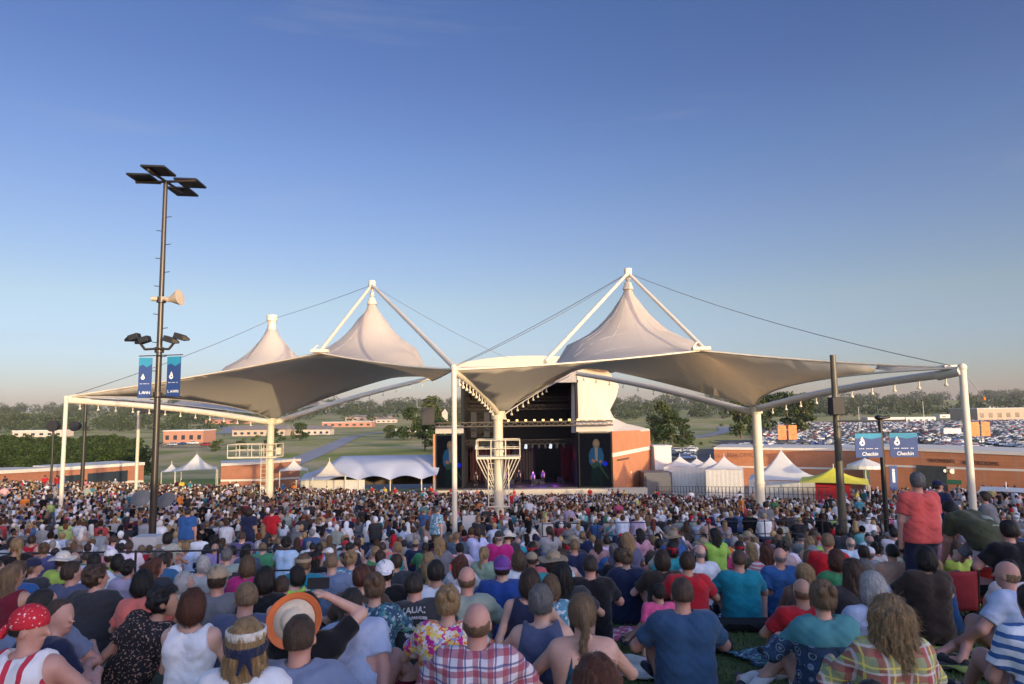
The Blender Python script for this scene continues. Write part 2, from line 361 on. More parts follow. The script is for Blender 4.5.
    spots('print_pink_white', (.55, .10, .20), [(12, .52, (.72, .55, .55)), (20, .6, (.4, .03, .10))], 1)
    spots('bandana_red', (.50, .015, .03), [(60, .64, (.75, .6, .6))], 1)
    spots('lace_black', (.012, .012, .014), [(55, .60, (.35, .22, .16))], 1)
    m, nt, b = newmat('star_print'); v = coords(nt); vo = N(nt, 'ShaderNodeTexVoronoi', Scale=13, Randomness=.15); nt.links.new(v, vo.inputs['Vector'])
    s = nt.nodes.new('ShaderNodeSeparateXYZ'); nt.links.new(v, s.inputs[0]); c = ramp(nt, vo.outputs['Distance'], [(.0, (.40, .46, .52)), (.18, (.40, .46, .52)), (.22, (.03, .06, .12)), (.32, (.03, .06, .12)), (.34, (.28, .34, .42)), (.40, (.28, .34, .42)), (.44, (.035, .07, .13))])
    n = noise_t(nt, v, 40, 2); c = mixc(nt, .5, c, ramp(nt, n, [(.4, (.3, .4, .5)), (.6, (1, 1, 1))]), 'MULTIPLY')
    g = N(nt, 'ShaderNodeMath', operation='GREATER_THAN'); nt.links.new(s.outputs[2], g.inputs[0]); g.inputs[1].default_value = .53; c = mixc(nt, g.outputs[0], c, (.06, .22, .24))
    nt.links.new(c, b.inputs['Base Color']); b.inputs['Roughness'].default_value = .9; MATS['star_print'] = m
person_mats()
# --- hair and headwear in the head's own frame (face towards +Y)
HAIR = {}
def hair(style):
    if style in HAIR: return HAIR[style]
    Fd = Field((-.2, -.24, -.48 if style in ('long', 'wavy', 'mane') else -.22), (.2, .2, .2), .0075 if style != 'mane' else .0058); f = lambda *a: V(*a)
    wob = .003
    if style != 'bald': Fd.ell((0, -.012, .030), (.086, .100, .102), .01); Fd.ell((0, -.03, -.01), (.080, .078, .085), .02)
    cutz, cuty = -.055, .035
    if style == 'crop': wob = .0012; Fd.f[:] = .5; Fd.ell((0, -.010, .026), (.0815, .098, .097), .01); Fd.ell((0, -.032, -.008), (.0755, .0735, .078), .02)
    if style == 'bald':
        Fd.ell((0, -.012, .010), (.0795, .0925, .092), .02); wob = .001
    if style == 'bob': Fd.ell((0, -.03, -.03), (.098, .088, .105), .02); cutz = -.115
    if style == 'curly':
        for i in range(60):
            t, p = random.uniform(0, 6.28), random.uniform(-.5, 1.3); Fd.ell((.09*math.cos(t)*math.cos(p*.8), -.02+.1*math.sin(t)*math.cos(p*.8), .02+.1*math.sin(p)), (.024, .024, .024), .01)
        cutz = -.10
    if style in ('long', 'wavy', 'mane'):
        big = {'long': 1, 'wavy': 1.12, 'mane': 1.22}[style]; nst = {'long': 44, 'wavy': 56, 'mane': 150}[style]; ln = {'long': .30, 'wavy': .27, 'mane': .25}[style]
        Fd.cap((0, -.03*big, .02), (0, -.055*big, -ln*.8), .07*big, .05*big, .02)
        for i in range(nst):
            a = math.pi*(1+(i+.5)/nst)+random.uniform(-.1, .1); dp = random.uniform(.86, 1.06); x0, y0 = .084*math.cos(a)*dp, -.015+.088*math.sin(a)*dp; L = ln*random.uniform(.7, 1.1); ph = random.uniform(0, 6)
            p0 = f(x0*.8, y0*.8, .08); q = 10; r0_ = (.0125 if style != 'mane' else .0085)*big**.5
            for j in range(q):
                t = (j+1)/q; am = .004 if style == 'long' else .013*big; p1 = f(x0*big*(1+.25*t)+am*math.sin(ph+t*13), y0*big*(1+.12*t)-.01*t+am*math.cos(ph+t*10), .08-L*t-.08*t); Fd.cap(p0, p1, r0_*(1-.2*t), r0_*(1-.3*t), .006); p0 = p1
        cutz = -.47; wob = .004
    if style == 'bun': Fd.ell((0, -.105, .055), (.048, .04, .045), .012)
    if style == 'updo':
        for i in range(14): Fd.ell((random.uniform(-.05, .05), -.10+random.uniform(-.015, .02), .03+random.uniform(-.05, .05)), (.022, .022, .03), .01)
    if style == 'pony':
        p0 = f(0, -.10, .03)
        for j in range(7): p1 = f(.012*math.sin(j*1.4), -.115-.006*j, .03-.04*(j+1)); Fd.cap(p0, p1, .030-.002*j, .028-.002*j, .01); p0 = p1
        cutz = -.055
    X, Y, Z = Fd.grid(); Fd.f = Fd.f+wob*(np.sin(X*190+Z*20)*np.sin(Y*170)+np.sin(X*95+Y*60+Z*14))
    face = np.maximum(-(Y-cuty-np.clip(Z-.02, 0, 1)*.8), Z-.085); back = cutz-Z   # face window
    if style == 'bald':
        Fd.f = np.maximum(Fd.f, Z-.012-.25*np.clip(np.abs(X)-.02, 0, 1)+.004*np.sin(X*160)); Fd.f = np.maximum(Fd.f, Y-.03); Fd.f = np.maximum(Fd.f, cutz-Z)
    else:
        hole = np.minimum(np.minimum(Y-cuty-.25*np.clip(Z, 0, 1), .075-Z), .2); Fd.f = np.maximum(Fd.f, hole)
        if style in ('crop', 'short', 'updo', 'bun', 'pony'):
            low = np.where(Y > -.55, cutz-Z, 1); keep = (Z < -.02) & (Y < -.20); Fd.f = np.where(keep, Fd.f, np.maximum(Fd.f, (cutz if style != 'crop' else -.035)+np.clip(Y+.03, 0, 1)*1.4-Z)) if style != 'pony' else np.where((Y < -.085), Fd.f, np.maximum(Fd.f, (cutz if style != 'crop' else -.035)+np.clip(Y+.03, 0, 1)*1.4-Z))
        else: Fd.f = np.maximum(Fd.f, cutz-Z)
    v, q = Fd.mesh(); nr = np.cross(v[q[:, 2]]-v[q[:, 0]], v[q[:, 3]]-v[q[:, 1]]); vn = np.zeros_like(v)
    for k in range(4): np.add.at(vn, q[:, k], nr)
    vn /= np.maximum(np.linalg.norm(vn, axis=1), 1e-12)[:, None]; rs_ = np.random.RandomState(len(style)*7); n = {'crop': 900, 'bald': 160, 'mane': 5000, 'wavy': 3000, 'long': 2500}.get(style, 1500); m_ = rs_.randint(0, len(v), n)
    p_, nn = v[m_], vn[m_]; L = {'crop': .012, 'bald': .010, 'short': .028, 'bob': .045, 'long': .07, 'wavy': .06, 'mane': .07}.get(style, .03)*rs_.uniform(.6, 1.3, n)
    d_ = np.array([0, -.35, -1.0])+rs_.normal(0, .28 if style not in ('mane', 'wavy', 'curly') else .5, (n, 3)); d_ -= nn*(d_*nn).sum(1)[:, None]; d_ /= np.maximum(np.linalg.norm(d_, axis=1), 1e-6)[:, None]; w_ = np.cross(d_, nn)*rs_.uniform(.0006, .0016, n)[:, None]; rib = []
    for k in range(4):
        t = k/3; c_ = p_+d_*(L*t)[:, None]+nn*(.0015+.010*t*(1-t)+.002*t-.25*L*t*t)[:, None]*1.0 if style in ('crop', 'short', 'bald') else p_+d_*(L*t)[:, None]+nn*(.002+.016*t*(1-t))
        rib += [c_-w_*(1-.7*t), c_+w_*(1-.7*t)]
    rib = np.stack(rib, 1).reshape(-1, 3); b0 = len(v)+np.arange(n)*8; rq = np.concatenate([np.stack([b0+2*k, b0+2*k+1, b0+2*k+3, b0+2*k+2], 1) for k in range(3)])
    HAIR[style] = mesh_np('hair_'+style, np.concatenate([v, rib]), np.concatenate([q, rq]), MATS['hair']); return HAIR[style]
def hat(style):
    k = 'hat_'+style
    if k in HAIR: return HAIR[k]
    Fd = Field((-.26, -.30, -.09), (.26, .30, .24), .009 if style != 'cap' else .008)
    if style in ('cap', 'cap_back'):
        Fd.ell((0, -.008, .045), (.094, .108, .092), .01); X, Y, Z = Fd.grid(); Fd.f = np.maximum(Fd.f, .03-Z)
        s = 1 if style == 'cap' else -1
        br = np.maximum(np.sqrt((X/.085)**2+((Y-s*.095)/.095)**2)*.09-.09, np.abs(Z-.036+s*Y*.08+.9*X*X*1.5)-.0065); Fd.f = np.minimum(Fd.f, br)
        Fd.ell((0, -.008, .138), (.008, .008, .006), .003)
    elif style == 'visor':
        X, Y, Z = Fd.grid(); r = np.sqrt((X/.094)**2+((Y+.008)/.108)**2); band = np.maximum(np.abs(r-1)*.094-.007, np.abs(Z-.055)-.024); br = np.maximum(np.sqrt((X/.09)**2+((Y-.09)/.10)**2)*.09-.09, np.abs(Z-.045)-.006)
        Fd.f = np.minimum(np.minimum(Fd.f, band), br)
    elif style == 'bandana':
        Fd.ell((0, -.010, .035), (.093, .108, .103), .01); X, Y, Z = Fd.grid(); Fd.f = np.maximum(Fd.f, .01+.18*Y-Z); Fd.ell((0, -.125, -.01), (.028, .022, .022), .01)
        Fd.cap((.01, -.13, -.02), (.06, -.15, -.085), .020, .012, .01); Fd.cap((-.01, -.13, -.02), (-.03, -.16, -.09), .022, .013, .01)
    elif style == 'headband':
        X, Y, Z = Fd.grid(); r = np.sqrt((X/.092)**2+((Y+.012)/.106)**2); Fd.f = np.minimum(Fd.f, np.maximum(np.abs(r-1)*.092-.006, np.abs(Z-.03-.12*Y)-.022)); Fd.ell((0, -.125, .015), (.03, .016, .02), .01)
        Fd.cap((.01, -.13, .0), (.03, -.14, -.07), .014, .008, .01); Fd.cap((-.01, -.13, .0), (-.03, -.14, -.06), .014, .008, .01)
    else:
        Fd.ell((0, -.008, .075), (.092, .106, .075), .01); X, Y, Z = Fd.grid(); Fd.f = np.maximum(Fd.f, .05-Z); r = np.sqrt(X*X+(Y+.005)**2)
        Fd.f = _smin(Fd.f, np.maximum(r-.185, np.abs(Z-.052+.5*r*r-.012*np.sin(3*np.arctan2(Y, X)))-.0085), .012)
    v, q = Fd.mesh(); HAIR[k] = mesh_np('hat_'+style, v, q, MATS['cloth'] if style != 'straw' else MATS['straw']); return HAIR[k]
def make_meshes(pose, build=1.0, fem=False, top='tee', bottom='jeans', h=.018, low=1, seed=0, hands=False):
    "body, top and bottom meshes for one pose"
    J = skeleton(fem=fem, **pose); lo, hi = bounds(J); stand = pose.get('stand')
    B = add_body(Field(lo, hi, h), J, 0, 2.0, 2.0, fem=fem, build=build, low=1 if not hands else 0); v, q = B.mesh()
    if hands:
        for n in 'LR':
            hv, hq = hand_mesh(J, n, .35 if pose.get('arms') != 'phone' else .75); q = np.concatenate([q, hq+len(v)]); v = np.concatenate([v, hv])
    body = mesh_np('body', v, q, MATS['skin'])
    sl = {'tee': .68, 'tank': .0, 'long': 1.9, 'cami': 0, 'none': 0}[top]; T = Field(lo, hi, h); J2 = dict(J)
    add_body(T, J2, .019 if top != 'cami' else .007, sl, .22 if top != 'cami' else 0, head=False, fem=fem, build=build, k=.045)
    if sl and sl < 1:      # loose sleeves flare a little
        for n in 'LR': s0, e0 = J['sh'+n], J['el'+n]; T.cap(s0+(e0-s0)*.25, s0+(e0-s0)*sl, .058*min(build, 1.2), .066*min(build, 1.2), .03)
    wrinkle(T, .0042 if top != 'cami' else .001, seed); X, Y, Z = T.grid(); u, c, f = J['u'], J['neck'], J['fwd']
    dn = np.sqrt((X-c[0]-u[0]*.03)**2+(Y-c[1]-u[1]*.03)**2+(Z-c[2]-u[2]*.03)**2)
    T.f = np.maximum(T.f, (.075 if top in ('tee', 'long') else .10 if top == 'tank' else .125)-dn)
    for n in 'LR':
        if sl: # clean cuff
            s0, e0, w0 = J['sh'+n], J['el'+n], J['wr'+n]
            if sl < 1:
                d = unit(e0-s0); c0 = s0+(e0-s0)*sl; along = (X-c0[0])*d[0]+(Y-c0[1])*d[1]+(Z-c0[2])*d[2]; rad = np.sqrt((X-c0[0])**2+(Y-c0[1])**2+(Z-c0[2])**2)
                T.f = np.where(rad < .12, np.maximum(T.f, along), T.f)
        else:
            sh = J['sh'+n]; s = -1 if n == 'L' else 1; d = unit(J['lat']*s*1.0+u*.25); ofs = .012 if top == 'tank' else .075
            T.f = np.maximum(T.f, (X-sh[0])*d[0]+(Y-sh[1])*d[1]+(Z-sh[2])*d[2]+ofs)
    if top == 'cami':      # low back held by two straps
        up = (X-J['chest'][0])*u[0]+(Y-J['chest'][1])*u[1]+(Z-J['chest'][2])*u[2]; lt = (X-J['chest'][0])*J['lat'][0]+(Z-J['chest'][2])*J['lat'][2]
        strap = np.abs(np.abs(lt)-.088+up*.1)-.010; T.f = np.maximum(T.f, np.minimum(up+.045-.3*np.abs(lt), strap))
    hemz = J['hip'][2]-(.10 if not stand else .06)
    T.f = np.maximum(T.f, hemz-Z)
    v, q = T.mesh(); topm = mesh_np('top', v, q, MATS['cloth'])
    T = Field(lo, hi, h); lg = {'jeans': 1.93, 'shorts': 1.0, 'skirt': .9}[bottom]; hl = J['hip']
    for s in (-1, 1): T.cap(hl+J['lat']*s*.075, hl+J['lat']*s*.07+.07*u, .118*build+.007, .11*build+.005, .04)
    add_body(T, J, .012 if bottom == 'jeans' else .02, 0, lg, torso=False, head=False, fem=fem, build=build, k=.04)
    wrinkle(T, .003, seed+5); W0 = J['waist']; T.f = np.maximum(T.f, (X-W0[0])*u[0]+(Y-W0[1])*u[1]+(Z-W0[2])*u[2]+(.10 if not pose.get('bend') else .03))
    v, q = T.mesh(); bot = mesh_np('bottom', v, q, MATS['cloth'])
    shoe = []
    for n in 'LR':
        an, toe = J['an'+n], J['toe'+n]; S = Field(np.minimum(an, toe)-.12, np.maximum(an, toe)+.12, .014); d = unit(toe-an); S.cap(an-d*.03+V(0, 0, -.015), toe+d*.015, .040, .036, .02)
        v, q = S.mesh(); shoe.append(mesh_np('shoe', v, q, MATS['cloth']))
    return dict(J=J, body=body, top=topm, bottom=bot, shoes=shoe)
SKINS = dict(fair=(.55, .34, .26), tan=(.42, .24, .165), ruddy=(.50, .27, .21), dark=(.14, .075, .05))
def place_person(ms, loc, rz, s, skin, topc, botc, hairstyle, hairc, hatstyle=None, hatc=None, label=None, group=None, topmat=None, botmat=None, shoec=None, topname='shirt', botname='trousers', hatmat=None):
    o = empty('person', loc, rz, label, 'person', group); o.scale = (s, s, s)
    b = link('body', ms['body'], o, SKINS[skin])
    if ms.get('top'):
        t = link(topname, ms['top'], o, topc)
        if topmat: t.material_slots[0].link = 'OBJECT'; t.material_slots[0].material = MATS[topmat]
    t = link(botname, ms['bottom'], o, botc)
    if botmat: t.material_slots[0].link = 'OBJECT'; t.material_slots[0].material = MATS[botmat]
    if shoec:
        for sm_ in ms['shoes']: link('shoe', sm_, o, shoec)
    M = Matrix.Translation(Vector(ms['J']['head'])) @ ms['J']['hm'].to_4x4()
    if hairstyle and hairstyle != 'none': hobj = link('hair', hair(hairstyle), o, hairc); hobj.matrix_local = M
    if hatstyle:
        ho = link({'bandana': 'bandana', 'headband': 'bandana', 'visor': 'visor'}.get(hatstyle, 'hat' if hatstyle in ('straw',) else 'cap'), hat(hatstyle), o, hatc); ho.matrix_local = M
        if hatmat: ho.material_slots[0].link = 'OBJECT'; ho.material_slots[0].material = MATS[hatmat]
    return o
# ================================================================== world and light
SUN_EL, SUN_AZ = R(6.2), R(148)      # azimuth clockwise from +Y (the way the camera looks)
w = bpy.data.worlds.new('World'); SC.world = w; w.use_nodes = True; nt = w.node_tree; bg = nt.nodes['Background']
sky = N(nt, 'ShaderNodeTexSky', sky_type='NISHITA', sun_disc=False, sun_elevation=SUN_EL, sun_rotation=SUN_AZ, air_density=1.0, dust_density=.6, ozone_density=3.0, altitude=200)
tc = nt.nodes.new('ShaderNodeTexCoord'); mp = nt.nodes.new('ShaderNodeMapping'); mp.inputs['Scale'].default_value = (1, 1, 9); nt.links.new(tc.outputs['Generated'], mp.inputs[0])
cn = noise_t(nt, mp.outputs[0], 2.6, 6, .55); cf = ramp(nt, cn, [(.62, (0, 0, 0)), (.82, (.14, .14, .14))])
sz = nt.nodes.new('ShaderNodeSeparateXYZ'); nt.links.new(tc.outputs['Generated'], sz.inputs[0])   # evening haze reddens and greys the air low down
tone = ramp(nt, sz.outputs[2], [(0, (.46, .41, .66)), (.05, (.50, .42, .54)), (.15, (.69, .475, .435)), (.26, (.65, .455, .475)), (.35, (.56, .425, .485)), (.44, (.48, .37, .46)), (.6, (.38, .34, .45))])
mul = N(nt, 'ShaderNodeVectorMath', operation='MULTIPLY'); nt.links.new(sky.outputs[0], mul.inputs[0]); nt.links.new(tone, mul.inputs[1])
sc_ = N(nt, 'ShaderNodeVectorMath', operation='SCALE'); nt.links.new(mul.outputs[0], sc_.inputs[0]); sc_.inputs['Scale'].default_value = 2.1
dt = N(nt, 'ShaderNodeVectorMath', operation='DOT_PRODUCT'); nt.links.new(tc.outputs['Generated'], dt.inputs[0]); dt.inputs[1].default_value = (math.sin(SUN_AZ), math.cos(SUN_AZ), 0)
west_fill = ramp(nt, dt.outputs['Value'], [(0, (.165, .165, .165)), (.45, (.98, .85, .66))])      # added fill: sky behind the camera multiplied brighter and warmer to light the crowd
wm_ = N(nt, 'ShaderNodeVectorMath', operation='MULTIPLY'); nt.links.new(sc_.outputs[0], wm_.inputs[0]); nt.links.new(west_fill, wm_.inputs[1]); ws_ = N(nt, 'ShaderNodeVectorMath', operation='SCALE'); nt.links.new(wm_.outputs[0], ws_.inputs[0]); ws_.inputs['Scale'].default_value = 5.7
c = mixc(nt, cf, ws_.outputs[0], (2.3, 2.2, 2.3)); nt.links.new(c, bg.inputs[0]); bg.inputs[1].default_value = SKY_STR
sl = bpy.data.lights.new('sun', 'SUN'); sl.energy = SUN_STR; sl.angle = R(.6); sl.color = (1.0, .79, .44)
so = bpy.data.objects.new('sun', sl); COL.objects.link(so)
sd_ = Vector((math.sin(SUN_AZ)*math.cos(SUN_EL), math.cos(SUN_AZ)*math.cos(SUN_EL), math.sin(SUN_EL)))
so.rotation_euler = sd_.to_track_quat('Z', 'Y').to_euler()
# ================================================================== ground
def sheet(name, xs, ys, m, dz=0.0, mask=None):
    v = [(x, y, gz(x, y)+dz) for y in ys for x in xs]; n = len(xs); f = []
    for j in range(len(ys)-1):
        for i in range(n-1):
            if mask is None or mask((xs[i]+xs[i+1])/2, (ys[j]+ys[j+1])/2): f.append((j*n+i, j*n+i+1, (j+1)*n+i+1, (j+1)*n+i))
    me = bpy.data.meshes.new(name); me.from_pydata(v, [], f); me.materials.append(m); me.polygons.foreach_set('use_smooth', [True]*len(f)); me.update()
    o = link(name, me); o['kind'] = 'structure'; return o
def rngf(a, b, s): 
    r = []; 
    while a < b: r.append(a); a += s
    return r+[b]
gm, nt, b = newmat('grassland'); v = coords(nt); n1 = noise_t(nt, v, .012, 5); n2 = noise_t(nt, v, .3, 6); n3 = noise_t(nt, v, 9, 4)
c = ramp(nt, n1, [(.36, (.20, .24, .06)), (.46, (.38, .36, .13)), (.54, (.54, .42, .24)), (.64, (.24, .28, .08))]); c = mixc(nt, .5, c, ramp(nt, n2, [(.3, (.55, .6, .5)), (.7, (1.25, 1.2, 1.0))]), 'MULTIPLY')
c = mixc(nt, .4, c, ramp(nt, n3, [(.3, (.5, .5, .5)), (.7, (1.2, 1.2, 1.2))]), 'MULTIPLY'); nt.links.new(c, b.inputs['Base Color']); b.inputs['Roughness'].default_value = 1; b.inputs['Specular IOR Level'].default_value = .1
xs = [-6000, -4000, -2500, -1600, -1100, -800, -600]+rngf(-460, 460, 20)+[600, 800, 1100, 1600, 2500, 4000, 6000]
ys = rngf(-60, 24, 3)+rngf(28, 110, 6)+rngf(116, 196, 8)+rngf(205, 700, 18)+rngf(730, 1600, 60)+rngf(1700, 3400, 150)+[4500, 7000, 12000]
sheet('ground', xs, ys, gm)
lm, nt, b = newmat('lawn'); v = coords(nt); n2 = noise_t(nt, v, .8, 6); n3 = noise_t(nt, v, 30, 5)
c = ramp(nt, n2, [(.3, (.06, .095, .020)), (.6, (.10, .14, .03)), (.8, (.16, .15, .06))]); c = mixc(nt, .7, c, ramp(nt, n3, [(.3, (.4, .4, .4)), (.7, (1.3, 1.3, 1.2))]), 'MULTIPLY'); nt.links.new(c, b.inputs['Base Color']); b.inputs['Roughness'].default_value = .9; bump(nt, b, n3, .03)
sheet('lawn', rngf(-40, 40, 2), rngf(-6, 22, 1), lm, .01)
cm = mat('concrete', (.20, .19, .18), .85, var=.2, scale=.6)
sheet('seating_bowl_floor', rngf(-52, 52, 4), rngf(22, 85, 3), cm, .012)
sheet('service_yard_paving', rngf(-70, 80, 5), rngf(85.5, 112, 4), mat('asphalt_worn', (.16, .155, .15), .9, var=.2, scale=.4), .02)
asph = mat('asphalt', (.06, .06, .064), .9, var=.25, scale=.15)
sheet('parking_lot', rngf(40, 460, 7), rngf(196, 640, 9), asph, .12, mask=lambda x, y: (x > y*.35) or (y < 266 and x > y*.225) or (y < 334 and x > y*.295))
def road(name, pts, wd, m, dz=.18):
    p = [Vector(q) for q in pts]; fine = []
    for i in range(len(p)-1):
        for k in range(12):
            t = k/12; q = [p[max(i-1, 0)], p[i], p[i+1], p[min(i+2, len(p)-1)]]
            fine.append(.5*((2*q[1])+(-q[0]+q[2])*t+(2*q[0]-5*q[1]+4*q[2]-q[3])*t*t+(-q[0]+3*q[1]-3*q[2]+q[3])*t**3))
    fine.append(p[-1]); v = []; f = []
    for i, c in enumerate(fine):
        d = (fine[min(i+1, len(fine)-1)]-fine[max(i-1, 0)]).normalized(); s = Vector((-d.y, d.x))
        for k in (-1, -.33, .33, 1): q = c+s*wd/2*k; v.append((q.x, q.y, max(gz(q.x, q.y), gz(c.x, c.y))+dz))
    for i in range(len(fine)-1):
        for k in range(3): a = i*4+k; f.append((a+1, a, a+4, a+5))
    me = bpy.data.meshes.new(name); me.from_pydata(v, [], f); me.materials.append(m); me.update(); o = link(name, me); o['kind'] = 'structure'; return o
rd = mat('road_grey', (.30, .29, .29), .8, var=.1, scale=.05)
def GP(px, py, h=0.0): 
    d = ground_d(px, py, h, 100, 3000); q = P(px, py, d); return (q.x, q.y)
road('road', [GP(255, 474), GP(285, 466), GP(318, 453), GP(340, 443), GP(352, 437)], 9, rd)
road('road', [GP(352, 436), GP(400, 431), GP(470, 428)], 9, rd, .2)
road('road', [GP(180, 432), GP(215, 433.5), GP(235, 431), GP(228, 427)], 22, rd)
road('road', [GP(675, 440), GP(705, 436), GP(725, 431), GP(722, 427)], 9, rd)
road('dirt_track', [GP(160, 447), GP(200, 447.5), GP(245, 443)], 7, mat('dirt', (.26, .20, .13), .95, var=.2, scale=.1), .15)
# ================================================================== trees
lf = []
for nm, c1, c2 in (('leaves_dark', (.020, .040, .012), (.050, .075, .022)), ('leaves_mid', (.035, .060, .018), (.085, .10, .032))):
    m, nt, b = newmat(nm); g = nt.nodes.new('ShaderNodeNewGeometry'); c = ramp(nt, g.outputs['Random Per Island'], [(0, c1), (1, c2)])
    nt.links.new(c, b.inputs['Base Color']); b.inputs['Roughness'].default_value = .7; b.inputs['Specular IOR Level'].default_value = .2; MATS[nm] = m; lf.append(m)
bark = mat('bark', (.10, .075, .055), .9, var=.3)
def leaf_cloud(clumps, n, size, rs):
    v = np.zeros((n, 4, 3)); cl = np.array([c[0] for c in clumps]); cr = np.array([c[1] for c in clumps]); w_ = cr**2/sum(cr**2)
    k = rs.choice(len(clumps), n, p=w_); d = rs.normal(size=(n, 3)); d /= np.linalg.norm(d, axis=1)[:, None]; rad = cr[k]*rs.uniform(.55, 1.08, n)
    c = cl[k]+d*rad[:, None]*np.array([1, 1, .8]); a = rs.normal(size=(n, 3)); a /= np.linalg.norm(a, axis=1)[:, None]; b_ = np.cross(a, rs.normal(size=(n, 3))); b_ /= np.linalg.norm(b_, axis=1)[:, None]
    s = size*rs.uniform(.6, 1.3, n)[:, None]
    v[:, 0] = c-a*s; v[:, 1] = c-b_*s*.6; v[:, 2] = c+a*s; v[:, 3] = c+b_*s*.6
    return v.reshape(-1, 3), np.arange(n*4).reshape(-1, 4)
TREES = []
for t in range(5):
    rs = np.random.RandomState(50+t); H = 10.0; cl = []
    for i in range(22):
        z = rs.uniform(.14, .92)*H; rr = (2.9 if t % 2 else 3.5)*math.sin(min(1, (1.05-z/H)*1.7)*1.5); an = rs.uniform(0, 6.28); q = rs.uniform(.2, .85)
        cl.append((np.array([rr*q*math.cos(an), rr*q*math.sin(an), z]), rs.uniform(.8, 1.5)))
    v, f = leaf_cloud(cl, 1500, .34, rs); cm_ = mesh_np('crown', v, f, lf[t % 2], False)
    mb = MB(); mb.path([(0, 0, -.5), (.1, 0, 2.5), (0, .1, 5), (.05, 0, 8.3)], [.26, .2, .13, .04])
    for i in range(6): an = i*1.1; mb.tube((0, 0, 2.6+i*.8), (1.9*math.cos(an), 1.9*math.sin(an), 4.6+i*.8), .08, .02, 6)
    o = mb.build('trunk', bark); tm = o.data; bpy.data.objects.remove(o); TREES.append((cm_, tm))
def tree(x, y, s, label, group, wide=1.0, kind=None):
    cm_, tm = TREES[random.randrange(5) if kind is None else kind]
    o = empty('tree', (x, y, gz(x, y)), random.uniform(0, 6.3), label, 'tree', group); o.scale = (s*wide, s*wide, s); link('crown', cm_, o); link('trunk', tm, o); return o
# woods on the left beyond the brick wall
cnt = 0
for py, n, sc in ((474, 17, .75), (465, 22, .85), (455, 26, .85), (449, 26, .9)):
    for i in range(n):
        px = -14+ (172 if py > 455 else 160)*(i+random.uniform(.1, .9))/n
        if px > 142+random.uniform(-8, 6): continue
        q = GP(px, py+random.uniform(-2, 2)+8); 
        tree(q[0], q[1], sc*random.uniform(.75, 1.05)*(.8 if py > 470 else 1), 'dark bushy tree in the thick wood beyond the long brick wall', 'trees of the wood beyond the brick wall', random.uniform(1.0, 1.5), random.choice((0, 2, 4)))
for i, (px, py, s, wd, lb) in enumerate([(655, 446, 1.25, 1.0, 'round dark tree just beyond the brick end of the stage building'), (672, 447, 1.35, 1.2, 'broad dark tree, third from the stage building, with a yellow sign at its foot'), (664, 444, 1.7, .8, 'tall thin topped tree rising above its neighbours by the green field'),
     (684, 446, 1.1, 1.1, 'round tree at the field edge of the dark clump beside the stage building'), (741, 438, 1.9, 1.0, 'tall dark tree close behind the lit right hand white column'), (754, 436, 1.7, 1.2, 'wide dark tree behind the right hand white column top'), (272, 452, .9, 1.3, 'dark tree in the open field behind the far white column'),
     (440, 452, 1.3, 1.4, 'broad tree behind the stage speaker box'), (452, 453, 1.3, 1.2, 'dark tree nearest to the stage at its far side'), (425, 451, 1.2, 1.3, 'rounded tree beyond the white marquee end'), (412, 440, 1.3, 1.4, 'tree on the rise beside the pale tower'), (432, 436, 1.6, 1.3, 'tall tree on the rise above the marquee'),
     (215, 452, .45, 1.8, 'low bush in the grass beyond the pagoda tents'), (240, 451, .4, 2, 'spreading bush beside the far road'), (805, 433, 1.6, 1.2, 'tree standing alone at the rough edge of the parking lot'), (770, 434, 1.5, 1.2, 'dark tree just right of the tall white column'),
     (300, 441, .7, 1.4, 'small tree in front of the low pale houses'), (390, 440, .6, 1.6, 'low bushy tree by the bend of the road'), (788, 431, 1.5, 1.4, 'tree between the lot and the distant wood')]):
    q = GP(px, py); dd = q[1]; tree(q[0], dd, s*dd/260 if dd < 500 else s*1.4, lb, 'single trees in the fields', wd)
# far woods: one mass of crowns, receding in ridges
rs = np.random.RandomState(5); vs, fs, off = [], [], 0
for (y0, y1, n, hh) in ((640, 760, 420, 9), (900, 1150, 520, 13), (1500, 1800, 520, 20), (2500, 2900, 520, 30)):
    cl = []
    for i in range(n):
        y = rs.uniform(y0, y1); x = rs.uniform(-.85, .85)*y
        if y < 800 and (-.42 < x/y < -.04 or .06 < x/y < .72 or x/y > .72 and rs.rand() < .6): continue
        if y < 1200 and -.38 < x/y < -.12 and rs.rand() < .7: continue
        h_ = hh*rs.uniform(.5, 1.15)*(1+.35*math.sin(x*.004+y)); cl.append((np.array([x, y, gz(x, y)+h_*.55]), h_*.62))
    nn = len(cl)*100; v, f = leaf_cloud(cl, nn, hh*.105, rs); vs.append(v); fs.append(f+off); off += len(v)
cl = []
for i in range(420):
    y = rs.uniform(150, 620); x = rs.uniform(-.50, .34)*y
    if abs(x+.28*y-10*math.sin(y*.02)) < 14 or x/y > .22 and y < 240: continue
    if math.sin(x*.03+1)+math.sin(y*.021+x*.01) < .35: continue
    r_ = rs.uniform(.5, 2.2); cl.append((np.array([x, y, gz(x, y)+r_*.5]), r_))
v, f = leaf_cloud(cl, len(cl)*60, .45, rs); tag(link('scrub', mesh_np('scrub', v, f, lf[1], False)), 'rough scrub and low bushes dotted over the far fields', 'scrub', kind='stuff')
fm, nt, b = newmat('far_wood_leaves'); g = nt.nodes.new('ShaderNodeNewGeometry'); c = ramp(nt, g.outputs['Random Per Island'], [(0, (.018, .034, .014)), (1, (.06, .082, .032))]); nt.links.new(c, b.inputs['Base Color']); b.inputs['Roughness'].default_value = .9
tag(link('distant_woods', mesh_np('distant_woods', np.concatenate(vs), np.concatenate(fs), fm, False)), 'long dark band of woods along the whole horizon', 'woods', kind='stuff')
